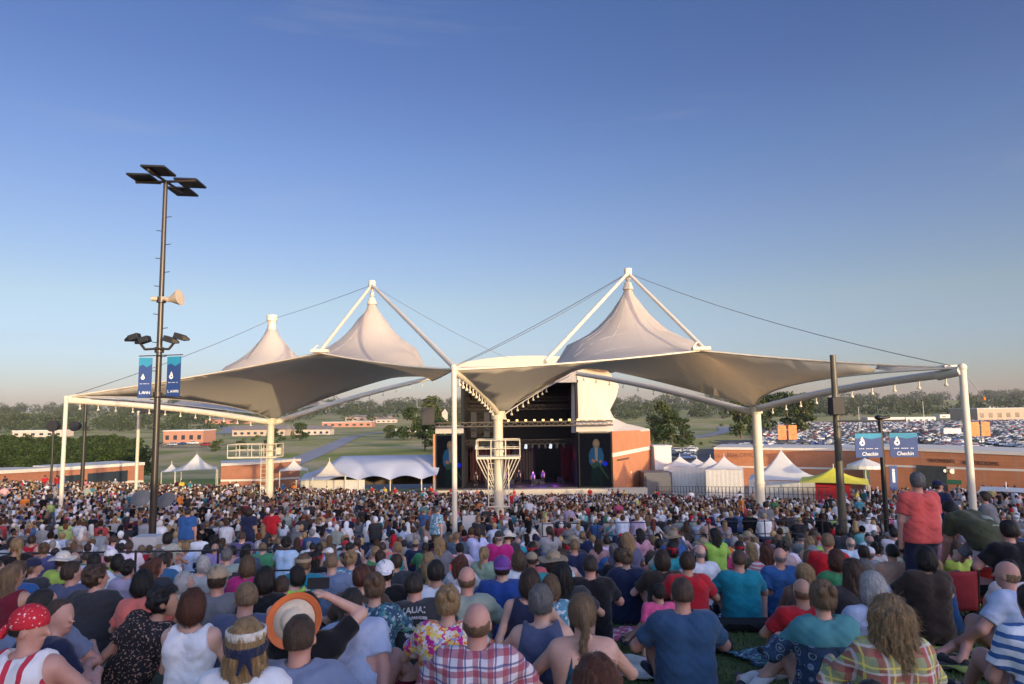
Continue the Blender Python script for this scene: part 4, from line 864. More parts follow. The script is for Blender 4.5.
membrane([C2, N2, C3, L3, B2, L2], [(.6, .1), (.9, .1), (2.2, -.1, .8), (2.6, -.1, -.8), (2.0, -.5, .5), (.05, -.05)], [((P3.x, P3.y), [(.2, P3.z), (.8, P3.z-1.05), (1.5, P3.z-1.95), (2.6, P3.z-2.9), (3.9, P3.z-3.55)])], [((L2.x, L2.y), .7, L2.z), ((L3.x, L3.y), .7, L3.z)], .8, can)
R1 = P(139, 412.5, 58); K1 = Vector((R1.x+2, 84, R1.z+.6)); K2 = P(347, 402, 82)
membrane([Vector((C1.x-.3, C1.y+.6, C1.z)), R1, K1, K2, Vector((L1.x, L1.y+1, L1.z+.2))], [(1.5, .2), (1, .2), (1.5, .2), (.6, -.2), (2.6, -.3)], [((P1.x, P1.y), [(.45, P1.z), (1.45, P1.z-1.45), (2.4, P1.z-2.5), (4.2, P1.z-3.7)])], [], .9, can)
def beam(a, b_, w0=.23, w1=.17, off=-.35, lamps=10, start=.12, end=.95, side=0):
    a, b_ = Vector(a)+Vector((0, 0, off)), Vector(b_)+Vector((0, 0, off)); d = (b_-a); bm_ = MB(); k = 8; pts = [a+d*t/k+Vector((0, 0, .22*math.sin(math.pi*t/k))) for t in range(k+1)]
    bm_.path(pts, [w0+(w1-w0)*t/k for t in range(k+1)], 12); o = bm_.build('beam', steel, can)
    for i in range(lamps):
        t = start+(end-start)*i/max(lamps-1, 1); p = a+d*t+Vector((0, 0, .22*math.sin(math.pi*t)-(w0+w1)/2)); lm_ = MB(); lm_.tube(p+Vector((0, 0, .03)), p-Vector((0, 0, .22)), .03, None, 6).tube(p-Vector((0, 0, .18)), p-Vector((0, -.02, .27)), .04, .09, 10).sph(p-Vector((0, 0, .28)), (.08, .08, .045), 10, 5); lm_.build('beam_lamp', steel, o)
    return o
beam(L1, C1, lamps=12, off=-.25); beam(L1, B1, lamps=11, off=-.35); beam(L2, C2, .17, .14, off=-.1, lamps=12, start=.15, end=.9); beam(L3, C3, .21, .17, off=-.15, lamps=10); beam(L3, B2, .22, .2, lamps=10, off=-.4)
beam(L2, B2, .04, .04, lamps=9, off=-.35, start=.06, end=.5)
def column(L, r, plat=None, gap=.15):
    z0 = gz(L.x, L.y); o = MB().tube((L.x, L.y, z0-.3), (L.x, L.y, L.z-gap), r, r*.92, 24).tube((L.x, L.y, L.z-gap-.25), (L.x, L.y, L.z+.1), r*1.35, r*1.35, 24).build('column', steel, can, origin=(L.x, L.y, z0)) if False else MB().tube((L.x, L.y, z0-.3), (L.x, L.y, L.z-gap), r, r*.92, 24).tube((L.x, L.y, L.z-gap-.25), (L.x, L.y, L.z+.1), r*1.3, r*1.5, 24).build('column', steel, can)
    fl_ = MB()
    for t_ in (.34, .67): zz_ = z0+(L.z-z0)*t_; fl_.tube((L.x, L.y, zz_-.05), (L.x, L.y, zz_+.05), r*1.13, None, 24)
    fl_.tube((L.x, L.y, z0), (L.x, L.y, z0+.12), r*1.7, None, 24).build('flange', steel, o)
    if plat:
        zt, w_, dx = plat; m = MB(); cx, cy = L.x+dx, L.y; h = .95
        m.box((cx, cy, zt), (w_, 1.6, .12)); hw = w_/2
        for zz in (.5, h):
            for (xa, ya, xb, yb) in ((-hw, -.8, hw, -.8), (-hw, .8, hw, .8), (-hw, -.8, -hw, .8), (hw, -.8, hw, .8)): m.tube((cx+xa, cy+ya, zt+zz), (cx+xb, cy+yb, zt+zz), .03, None, 6)
        k = max(3, int(w_/.75))
        for i in range(k+1):
            for yy in (-.8, .8): m.tube((cx-hw+w_*i/k, cy+yy, zt), (cx-hw+w_*i/k, cy+yy, zt+h), .03, None, 6)
        if dx == 0:
            for i in range(5):
                for s in (-1, 1): xx = s*hw*(1-.16*i); m.tube((cx+xx, cy-.75, zt-.05), (cx+s*r, cy-.3, zt-1.9+.25*i if i < 3 else zt-1.2), .028, None, 6)
            m.box((cx+.0, cy-.6, zt-2.6), (1.2, .05, .06))
            for xx in (-.55, .55): m.tube((cx+xx, cy-.6, zt), (cx+xx, cy-.6, zt-2.6), .035, None, 6)
            for i in range(9): m.tube((cx-.55, cy-.6, zt-.3*i), (cx-.2, cy-.6, zt-.3*i), .02, None, 5)
        else:
            for xx in (-.75, -.35): m.tube((cx+hw+xx-.3, cy-.9, zt+h), (cx+hw+xx-.3, cy-.9, zt-3.2), .03, None, 6)
            for i in range(14): m.tube((cx+hw-1.05, cy-.9, zt+h-.3*i), (cx+hw-.65, cy-.9, zt+h-.3*i), .018, None, 5)
            m.box((L.x+.9, cy-.7, zt+.45), (.35, .3, .5))
        m.build('service_platform', steel, o)
    return o
column(L1, .28, (P(240, 457, 52).z, 3.6, -1.1)); column(L2, .28, (P(498, 457, 38).z, 2.35, 0)); column(L3, .29)
def post(p, r, label=None):
    z0 = gz(p.x, p.y); return MB().tube((p.x, p.y, z0-.2), (p.x, p.y, p.z), r, r, 14).sph((p.x, p.y, p.z+.02), (r*1.25, r*1.25, r*1.25), 14, 8).build('post', steel, can)
post(C1+Vector((-.1, 0, -.1)), .12); post(C2, .11); post(C3+Vector((.05, 0, 0)), .135); post(R1, .13)
for c_, n_ in ((C1, L1), (C3, L3)): # end brackets
    d = (c_-n_).normalized(); MB().tube(c_-d*1.2+Vector((0, 0, -.15)), c_+d*.02+Vector((0, 0, -.1)), .19, .19, 12).box(c_-d*.7+Vector((0, 0, .15)), (.5, .5, .12)).build('bracket', steel, can)
def strut(a, b_, r=.16):
    m = MB(); m.tube(a, b_, r*.9, r, 14); return m.build('strut', steel, can)
strut(A2, C2+Vector((0, 0, .1)), .12); strut(A2, N1+Vector((0, 0, .1)), .11); strut(A3, N2+Vector((.25, 0, .0)), .11); FA = P(545, 362, 33); strut(A3, FA, .11)
strut(A1, P1-Vector((0, 0, .2)), .42)
for a, p in ((A2, P2), (A3, P3)): MB().tube(p+Vector((0, 0, .35)), p-Vector((0, 0, .1)), .2, .34, 14).tube(a, p+Vector((0, 0, .3)), .05, None, 8).tube(a+Vector((0, 0, -.25)), a+Vector((0, 0, .28)), .24, .24, 12).sph(p+Vector((0, 0, .6)), (.16, .16, .22)).build('peak_ring', steel, can)
MB().tube(A1-Vector((0, 0, .2)), A1+Vector((0, 0, .35)), .5, .5, 12).build('peak_ring', steel, can)
for p in (N1, N2): MB().box(p+Vector((0, 0, .1)), (.9, .5, .16)).tube(p+Vector((-.45, 0, .12)), p+Vector((-.15, .1, .45)), .05).build('edge_clamp', steel, can)
cab = mat('cable_grey', (.20, .20, .21), .4, .5)
def cable(a, b_, r=.016, sag=.25, dark=.05):
    a, b_ = Vector(a), Vector(b_); k = 10; pts = [a+(b_-a)*t/k-Vector((0, 0, sag*4*(t/k)*(1-t/k))) for t in range(k+1)]; return MB().path(pts, r, 6).build('cable', cab, can)
cable(A3, C2+Vector((0, 0, .1))); cable(A3, C3+Vector((-.4, 0, .1)), .016, .4); cable(A2, A1, .018, .1); cable(A1, C1+Vector((.5, 0, .15)), .022, .3); cable(A1, N1-Vector((4, 0, .3)), .02); cable(A3, B1, .02); cable(A2, B2+Vector((-6, 0, 1)), .015)
cable(C3+Vector((0, 0, -.1)), P(984, 397, 27), .012, .0)
tag(MB().sph(P(984, 399, 27), (.06, .06, .07)).tube(P(984, 399, 27), P(984, 396.5, 27), .02).build('pulley_block', mat('orange_plastic', (.6, .2, .04), .4), origin=P(984, 399, 27)), 'small orange block hanging from the cable of the canopy corner', 'block')
# ================================================================== light and banner masts
bronze = mat('bronze_paint', (.028, .021, .016), .35, var=.15, spec=.5); bannerb = mat('banner_navy', (.020, .055, .19), .6, var=.08, scale=2); bannert = mat('banner_teal', (.02, .22, .36), .6, var=.15, scale=2); bwhite = mat('banner_white', (.78, .78, .76), .6)
def banner(root, cx, cy, zt, w_, h_, words_, rz=0, bold=.004):
    o = MB().box((cx, cy, zt-h_/2), (w_, .02, h_), rz).build('banner', bannerb, root)
    dx = Vector((math.cos(rz), math.sin(rz), 0)); nr = Vector((math.sin(rz), -math.cos(rz), 0)); q = lambda a, z, k=1: Vector((cx, cy, zt))+dx*a*w_+nr*(.012+.003*k)+Vector((0, 0, -z*h_))
    pl_ = [q(-.5, 0), q(-.5, .22), q(-.2, .17), q(.1, .24), q(.5, .16), q(.5, 0)]; MB().add(pl_, [tuple(range(len(pl_)))]).build('teal_band', bannert, o)
    s = min(w_, h_*.8)*.17; c_ = (-.16 if words_ == 'LAWN' else -.24); m = MB(); ph_ = .50 if words_ == 'LAWN' else .40
    for (ax, az, rr, inner) in ((0, .0, s*.85, s*.35), (.0, s*1.15, s*.45, 0)):
        ring = [q(c_, ph_, 2)+dx*(ax+rr*math.cos(t*.3927))+Vector((0, 0, az+rr*math.sin(t*.3927))) for t in range(16)]
        if inner: inn = [q(c_, ph_, 2)+dx*(ax+inner*math.cos(t*.3927)+.1*s)+Vector((0, 0, az+inner*math.sin(t*.3927))) for t in range(16)]; m.add(ring+inn, [(i, (i+1) % 16, 16+(i+1) % 16, 16+i) for i in range(16)])
        else: m.add(ring, [tuple(range(16))])
    b0 = q(c_, ph_, 2); m.add([b0+dx*(-s*.3)+Vector((0, 0, s*1.4)), b0+dx*(-s*.05)+Vector((0, 0, s*.6)), b0+dx*(s*.75)+Vector((0, 0, s*.5)), b0+dx*(s*.6)+Vector((0, 0, s*1.0)), b0+dx*(s*.1)+Vector((0, 0, s*2.0))], [(0, 1, 2, 3, 4)]); m.build('emblem', bwhite, o)
    for k in range(11): MB().add([q(-.36+.066*k, .64 if words_ == 'LAWN' else .62, 2), q(-.36+.066*k+.04, .64 if words_ == 'LAWN' else .62, 2), q(-.36+.066*k+.04, .655 if words_ == 'LAWN' else .65, 2), q(-.36+.066*k, .655 if words_ == 'LAWN' else .65, 2)], [(0, 3, 2, 1)]).build('small_print', bwhite, o) if k % 5 != 3 else None
    if words_ == 'LAWN':
        for k, ch in enumerate('LAWN'): text(ch, 'lettering', q(-.33+.22*k, .90, 3), h_*.10, bwhite, (R(90), 0, rz), o, .001, .001)
    else: text(words_, 'lettering', q(0.02, .92, 3), h_*.21, bwhite, (R(90), 0, rz), o, .001, .002, shear=.2)
def light_mast():
    d = 20.0; b_ = P(152, 543, d); x, y = b_.x, d; z0 = gz(x, y); zt = P(166, 182, d).z; o = empty('light_mast', (x, y, z0), 0, 'tall dark lawn light mast with four flat lamp panels and two blue LAWN banners', 'light mast')
    MB().tube((x, y, z0), (x, y, zt), .105, .06, 16).build('pole', bronze, o)
    m = MB()
    for i in range(17): zz = z0+3.6+i*.42; s = (-1)**i; m.tube((x+s*.07, y, zz), (x+s*.22, y, zz+.02), .012, None, 5)
    for i in range(3): zz = P(160, (300, 350, 395)[i], d).z; m.tube((x, y, zz-.08), (x, y, zz+.08), .13, None, 14)
    m.build('climbing_pegs', bronze, o)
    m = MB().tube((x-.9, y, zt), (x+.9, y, zt+.02), .04).tube((x, y-1.0, zt+.02), (x, y+1.0, zt+.02), .04); m.build('cross_arm', bronze, o)
    pan = mat('panel_black', (.012, .012, .013), .45)
    for (dx, dy) in ((-.72, -.1), (.68, .35), (-.05, 1.15), (.2, -.75)):
        c_ = Vector((x+dx*.84, y+dy*1.0, zt+.08+.0*dy)); t = Matrix.Rotation(R(-3), 3, 'X') @ Matrix.Rotation(R(3), 3, 'Y'); mm = MB().box(c_, (.70, .72, .07), M=t); mm.build('lamp_panel', pan, o, bevel=.02)
    # horn loudspeaker
    zh = P(160, 299, d).z; m = MB().tube((x-.25, y-.05, zh), (x+.1, y-.05, zh), .07).tube((x+.1, y-.05, zh), (x+.28, y-.1, zh-.04), .06, .08, 10).tube((x+.28, y-.08, zh-.04), (x+.60, y-.10, zh+.02), .06, .25, 12); m.build('horn_speaker', mat('horn_beige', (.45, .38, .28), .5), o)
    zf = P(157, 345, d).z; m = MB()
    for s in (-1, 1): m.path([(x, y-.12, zf-.12), (x+s*.35, y-.14, zf-.14), (x+s*.5, y-.14, zf+.05)], .035)
    m.build('floodlight_arm', bronze, o)
    for s in (-1, 1):
        for k, (ax, az) in enumerate(((.36, .14), (.66, .22))):
            c_ = Vector((x+s*ax, y-.15, zf+az)); t = Matrix.Rotation(s*R(18), 3, 'Y'); mb_ = MB().box(c_, (.28, .24, .17), M=t).add([c_+t@Vector(q) for q in ((s*.13, -.1, -.08), (s*.13, .1, -.08), (s*.13, .1, .08), (s*.13, -.1, .08), (s*.3, -.03, -.03), (s*.3, .03, -.03), (s*.3, .03, .03), (s*.3, -.03, .03))], [(0, 1, 5, 4), (1, 2, 6, 5), (2, 3, 7, 6), (3, 0, 4, 7), (4, 5, 6, 7)]); mb_.build('floodlight', pan, o, bevel=.01)
    zt2 = P(160, 357, d).z; h_ = zt2-P(160, 397, d).z
    banner(o, x+.50, y-.1, zt2, .46, h_, 'LAWN', R(-14)); banner(o, x-.30, y-.16, zt2-.03, .36, h_, 'LAWN', R(8))
    MB().tube((x-.5, y-.16, zt2+.02), (x+.76, y-.12, zt2+.05), .015, None, 6).tube((x-.5, y-.16, zt2-h_), (x+.76, y-.12, zt2-h_), .015, None, 6).build('banner_arm', bronze, o)
    q = P(148, 552, 18.3); MB().box((q.x, 18.3, q.z+.05), (.62, .5, .75), .05).build('equipment_box', mat('box_grey', (.42, .42, .42), .6), o, bevel=.01)
light_mast()
def banner_pole():
    d = 22.0; b_ = P(886, 515, d); x = b_.x; z0 = gz(x, d); zt = P(884, 420, d).z; o = empty('banner_pole', (x, d, z0), 0, 'black pole with a thin cross arm and two blue banners hung on either side', 'banner pole'); blk = mat('pole_black', (.012, .012, .013), .4)
    MB().tube((x, d, z0), (x, d, zt), .085, .065, 12).build('pole', blk, o)
    MB().tube((P(838, 421, d).x, d, zt-.02), (P(906, 421, d).x, d, zt-.02), .03, None, 6).build('cross_arm', blk, o)
    MB().sph((x-.03, d, zt+.08), (.13, .13, .08)).tube((x+.0, d, zt+.05), (x+.32, d, zt+.1), .05).build('lamp_head', blk, o)
    zt2 = P(886, 433, d).z; h_ = zt2-P(886, 457, d).z
    banner(o, P(866.5, 440, d).x, d-.1, zt2, .86, h_, 'Checkin', R(2)); banner(o, P(901.5, 440, d).x, d-.1, zt2, .86, h_, 'Checkin', R(-3))
    MB().tube((P(852, 440, d).x, d-.08, zt2+.02), (P(916, 440, d).x, d-.08, zt2+.02), .015, None, 6).build('banner_arm', blk, o)
banner_pole()
d = 24.0; b_ = P(842, 512, d); z0 = gz(b_.x, d); o = empty('speaker_pole', (b_.x, d, z0), 0, 'thick dark pole with a black box on its middle, in front of the yellow tent', 'pole')
MB().tube((b_.x, d, z0), (b_.x, d, P(833, 355, d).z), .15, .10, 16).build('pole', mat('olive_pole', (.085, .075, .055), .4), o); MB().box((b_.x-.05, d-.15, P(837, 406, d).z), (.42, .4, .6)).build('speaker_box', MATS['speaker_black'], o, bevel=.02)
for px, d, pt, lb, r in ((86, 58, 401, 'thin dark pole behind the far left corner post of the canopy', .17), (893, 74, 470, 'blue banner post against the orange wall', .1)):
    q = P(px, pt, d); o = MB().tube((q.x, d, gz(q.x, d)), (q.x, d, q.z), r, r*.8, 10).build('pole', mat('dark_pole', (.03, .028, .025), .4), origin=(q.x, d, gz(q.x, d))); tag(o, lb, 'pole')
q = P(54, 427, 60); o = empty('floodlight_bar', q, 0, 'row of dark round floodlights seen beside the far left corner post', 'floodlights'); MB().tube(P(50, 418.5, 60), P(62, 418, 60), .05).tube(P(54, 418, 60), (q.x, 60, gz(q.x, 60)), .09).build('pole', MATS['dark_pole'], o)
MB().tube(P(54, 426, 60)+Vector((0, -.3, 0)), P(54, 426, 60)+Vector((0, .3, 0)), .5, .4, 14).build('floodlight', MATS['speaker_black'], o)
q = P(76, 426, 60); MB().tube(q+Vector((0, -.3, 0)), q+Vector((0, .3, 0)), .45, .35, 14).build('floodlight', MATS['speaker_black'], o)
for px, pt, d in ((877, 455, 80),): pass
q = P(893.5, 478, 72); o = MB().box(q, (.8, .06, 2.5)).build('hanging_banner', bannerb, origin=q); tag(o, 'narrow blue banner with a white figure on the orange wall', 'banner'); MB().box(q+Vector((.0, -.05, .1)), (.26, .03, 1.1)).sph(q+Vector((0, -.05, .8)), (.15, .02, .15)).build('emblem', bwhite, o)
for k, px in enumerate((787.5, 980.5)):   # orange sign boards in the lot
    pys = (432.5, 429.0)[k]; d = 150; q = P(px, pys, d); o = empty('lot_sign', (q.x, d, gz(q.x, d)), 0, ['pair of orange lot banners beyond the ticket building', 'pair of orange and yellow lot banners among the cars'][k], 'sign', 'orange banners in the parking lot')
    MB().tube((q.x, d, gz(q.x, d)), (q.x, d, q.z+2), .1).build('pole', MATS['dark_pole'], o)
    for s in (-1, 1): MB().box((q.x+s*1.15, d, q.z), (1.8, .06, 3.1)).build('sign_panel', mat('sign_orange', (.62, .20, .06), .6, var=.4, scale=1.2), o)
# ================================================================== tents
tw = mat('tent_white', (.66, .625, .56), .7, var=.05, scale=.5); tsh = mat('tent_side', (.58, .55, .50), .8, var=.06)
def pagoda(px0, px1, ptop, peave, pbase, d, label, m=tw, sides=True, group='white peaked tents', sidem=None, side_low=0):
    x0, x1 = P(px0, peave, d).x, P(px1, peave, d).x; ze = P((px0+px1)/2, peave, d).z; zp = P((px0+px1)/2, ptop, d).z; w_ = x1-x0; cx = (x0+x1)/2; dy = w_; z0 = gz(cx, d)
    o = empty('tent', (cx, d+dy/2, z0), 0, label, 'tent', group); o.rotation_euler.z = -math.atan2(cx, d); vs = []; fs = []; n = 8; rg = 7
    for j in range(rg):
        t = j/(rg-1); r = 1-t; z = ze+(zp-ze)*(t**1.9*.8+.2*t)
        for i in range(4*n):
            k, s = divmod(i, n); s = s/n*2-1; c_ = [(s, -1), (1, s), (-s, 1), (-1, -s)][k]; vs.append((cx+c_[0]*w_/2*r, d+dy/2+c_[1]*dy/2*r, z-(.12*w_/10*(1-s*s)*(-1)*(r))+0))
    for j in range(rg-1):
        for i in range(4*n): a = j*4*n+i; b2 = j*4*n+(i+1) % (4*n); fs.append((a, b2, b2+4*n, a+4*n))
    MB().add(vs, fs, 0, True).build('roof', m, o); MB().tube((cx, d+dy/2, zp-.3), (cx, d+dy/2, zp+.35), .06, .03, 6).build('finial', tw, o)
    if sides:
        zb_ = z0; mb = MB()
        k = 26
        for (ax, ay, bx, by) in ((x0, d, x1, d), (x1, d, x1, d+dy), (x0, d+dy, x0, d)):
            vv = []
            for i in range(k+1): t = i/k; o_ = .05*math.sin(i*2.1); vv += [(ax+(bx-ax)*t+(o_ if ay != by else 0), ay+(by-ay)*t+(o_ if ay == by else 0), zb_), (ax+(bx-ax)*t, ay+(by-ay)*t, ze)]
            mb.add(vv, [(2*i, 2*i+2, 2*i+3, 2*i+1) for i in range(k)], 0, True)
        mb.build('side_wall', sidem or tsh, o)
    else:
        for (ax, ay) in ((x0, d), (x1, d), (x1, d+dy), (x0, d+dy)): MB().tube((ax, ay, z0), (ax, ay, ze), .05, None, 6).build('pole', steel, o)
    return o
pagoda(668, 700, 457, 467, 480, 92, 'first white peaked tent beside the stage wing'); pagoda(686, 716, 459.5, 467, 480, 99, 'white peaked tent half hidden behind the first one from the stage'); pagoda(700, 730, 458, 468, 480, 91, 'white peaked tent third from the stage wing'); pagoda(712, 748, 457.5, 470, 486, 84, 'white peaked tent just before the tall white column')
pagoda(763, 827, 452, 481, 495, 66, 'biggest white peaked tent, between the white column and the thick dark pole'); pagoda(158, 176, 464.5, 472, 480, 84, 'small white peaked tent beside the light mast', sides=False); pagoda(168, 207, 455, 470.5, 480, 80, 'white open peaked tent next to the light mast', sides=False)
pagoda(276, 303, 461, 471, 478, 88, 'small white pagoda tent next to the marquee', sides=False); pagoda(309, 341, 462, 477, 488, 78, 'cream peaked canopy in front of the long marquee', mat('tent_cream', (.60, .54, .46), .7), sides=False, group=None)
o = pagoda(817, 881, 470.5, 484, 496, 58, 'bright yellow canopy tent with a red side wall', mat('tent_yellow', (.74, .64, .06), .6), sides=False, group=None)
q0, q1 = P(826, 486, 59), P(858, 486, 59); MB().box(((q0.x+q1.x)/2, 59.5, (q0.z+gz(q0.x, 59))/2+.2), (q1.x-q0.x, .06, q0.z-gz(q0.x, 59))).build('side_wall', mat('tent_red', (.42, .02, .03), .7), o)
# umbrella
q = P(865, 465, 62); o = empty('parasol', (q.x, 62, gz(q.x, 62)), 0, 'white round parasol standing behind the yellow canopy', 'parasol'); mb = MB(); n = 16; vs = [(q.x, 62, P(865, 458, 62).z)]
for i in range(n): vs.append((q.x+1.5*math.cos(6.283*i/n), 62+1.5*math.sin(6.283*i/n), q.z))
for i in range(n): vs.append((q.x+1.52*math.cos(6.283*i/n), 62+1.52*math.sin(6.283*i/n), q.z-.28))
mb.add(vs, [(0, 1+i, 1+(i+1) % n) for i in range(n)]+[(1+i, 1+n+i, 1+n+(i+1) % n, 1+(i+1) % n) for i in range(n)]); mb.build('canopy', tw, o); MB().tube((q.x, 62, gz(q.x, 62)), (q.x, 62, q.z+.5), .05).build('pole', steel, o)
# long marquee
d = 82; x0, x1 = P(300, 480, d).x, P(437, 480, d).x; ze, zr = P(370, 479, d).z, P(370, 455.5, d+7).z; z0 = gz(x0, d); o = empty('marquee', ((x0+x1)/2, d+6, z0), 0, 'long white marquee with arched openings and a smooth ridge beside the stage', 'marquee')
vs = []; fs = []; n = 48; xa0 = x0-.5
for i in range(n+1):
    t = i/n; x = xa0+(x1-xa0)*t; hip = min(1, t*4.5); bay = abs(math.sin(math.pi*(t*4.5)))
    for (s, zz) in ((0, ze-.15+.5*bay*(1 if t > .2 else .2)), (.25, ze+(zr-ze)*.30*hip+.06*bay), (.5, ze+(zr-ze)*(.18+.45*hip)), (1, ze+(zr-ze)*max(.1, hip)), (2, ze)): vs.append((x, d+s*7, zz))
for i in range(n):
    for k in range(4): a = i*5+k; fs.append((a, a+5, a+6, a+1))
tb = mat('tent_bluewhite', (.60, .62, .68), .7, var=.05, scale=.3); MB().add(vs, fs, 0, True).build('roof', tb, o)
for i in range(6): x = xa0+(x1-xa0)*i/4.5 if i < 5 else x1-.3; MB().tube((x, d+.2, z0), (x, d+.2, ze), .07).build('pole', steel, o)
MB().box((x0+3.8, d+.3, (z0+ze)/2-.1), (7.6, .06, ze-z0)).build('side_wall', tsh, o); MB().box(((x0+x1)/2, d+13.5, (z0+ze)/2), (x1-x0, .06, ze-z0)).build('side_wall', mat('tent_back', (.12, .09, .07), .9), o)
for k, (px, py, d, rz) in enumerate(((141, 498, 36, .5), (166, 500, 38, -.4))):
    q = P(px, py, d); o = empty('umbrella', q, rz, ['pale grey umbrella held open over the crowd left of the light mast', 'dim grey umbrella half hidden behind the light mast'][k], 'umbrella', 'grey umbrellas over the crowd'); o.rotation_euler = (R(50), R(20 if k else -25), rz); o.scale = (.55, .55, .5); vs = [(0, 0, .42)]; n = 12
    for i in range(n): vs.append((.9*math.cos(6.283*i/n), .9*math.sin(6.283*i/n), .02))
    for i in range(n): vs.append((.45*math.cos(6.283*i/n), .45*math.sin(6.283*i/n), .33))
    MB().add(vs, [(0, 13+i, 13+(i+1) % n) for i in range(n)]+[(13+i, 1+i, 1+(i+1) % n, 13+(i+1) % n) for i in range(n)], 0, True).build('canopy', mat('umbrella_grey', (.10, .105, .11), .5), o, local=True); MB().tube((0, 0, .4), (0, 0, -.7), .015).build('shaft', steel, o, local=True)
o = pagoda(1000, 1045, 491, 492.5, 510, 36, 'flat white vendor tent at the right hand edge', sides=False, group=None)
# stage side fence, metal fence by the peaked tents and grey container
d = 70; o = empty('metal_fence', P(650, 480, d), 0, 'dark metal mesh fence in front of the peaked white tents', 'fence'); pa, pb2 = P(656, 474, 84), P(830, 497, 56); m = MB(); k = 46
for i in range(k+1):
    t = i/k; q = pa+(pb2-pa)*t; g_ = gz(q.x, q.y); m.tube((q.x, q.y, g_), (q.x, q.y, g_+1.9), .035, None, 5)
for hh in (.15, .7, 1.3, 1.9):
    for i in range(k): q, q2 = pa+(pb2-pa)*i/k, pa+(pb2-pa)*(i+1)/k; m.tube((q.x, q.y, gz(q.x, q.y)+hh), (q2.x, q2.y, gz(q2.x, q2.y)+hh), .025, None, 4)
m.build('rails', mat('fence_dark', (.06, .055, .05), .6), o)
q = P(655, 478, 92); o = MB().box((q.x, 92, gz(q.x, 92)+1.6), (3.6, 4, 3.2)).box((q.x, 89.9, gz(q.x, 92)+1.5), (3.2, .2, 2.6)).build('container', mat('container_grey', (.10, .10, .11), .6), origin=(q.x, 92, gz(q.x, 92))); tag(o, 'dark grey container at the foot of the brick wing', 'container')
q = P(661, 463, 100); o = MB().box((q.x, 100, gz(q.x, 100)+3), (2.4, 3, 6)).box((q.x, 100, gz(q.x, 100)+6.1), (2.6, 3.2, .25)).build('white_shed', wallm['white'], origin=(q.x, 100, gz(q.x, 100))); tag(o, 'tall narrow white unit beyond the grey container', 'unit')
# ================================================================== rail fences on the lawn
def railfence(pts, hs, label, r=.015, ph=None):
    pts = [Vector(q) for q in pts]; o = empty('rail_fence', (pts[0].x, pts[0].y, gz(pts[0].x, pts[0].y)), 0, label, 'fence'); m = MB(); blk = mat('rail_black', (.02, .02, .022), .4); ps = MB(); 
    for a, b_ in zip(pts, pts[1:]):
        k = max(1, round((b_-a).length/1.8))
        for i in range(k):
            q, q2 = a+(b_-a)*i/k, a+(b_-a)*(i+1)/k; g0, g1 = gz(q.x, q.y), gz(q2.x, q2.y)
            for h_ in hs: m.tube((q.x, q.y, g0+h_), (q2.x, q2.y, g1+h_), r, None, 6)
            MB().tube((q.x, q.y, g0-.1), (q.x, q.y, g0+max(hs)+.03), r*1.3, None, 6).build('post', blk, o)
    m.build('rails', blk, o); 
railfence([(-12, 12.0, 0), (-6.5, 12.0, 0), (-3.8, 12.3, 0)], (.86, .50), 'black two rail fence crossing the lawn at the left hand side')
railfence([(.9, 22.5, 0), (8, 22.3, 0), (15, 21.5, 0), (22, 20.5, 0)], (1.15, .75, .4), 'long black rail fence between the lawn and the seats at the right hand side')
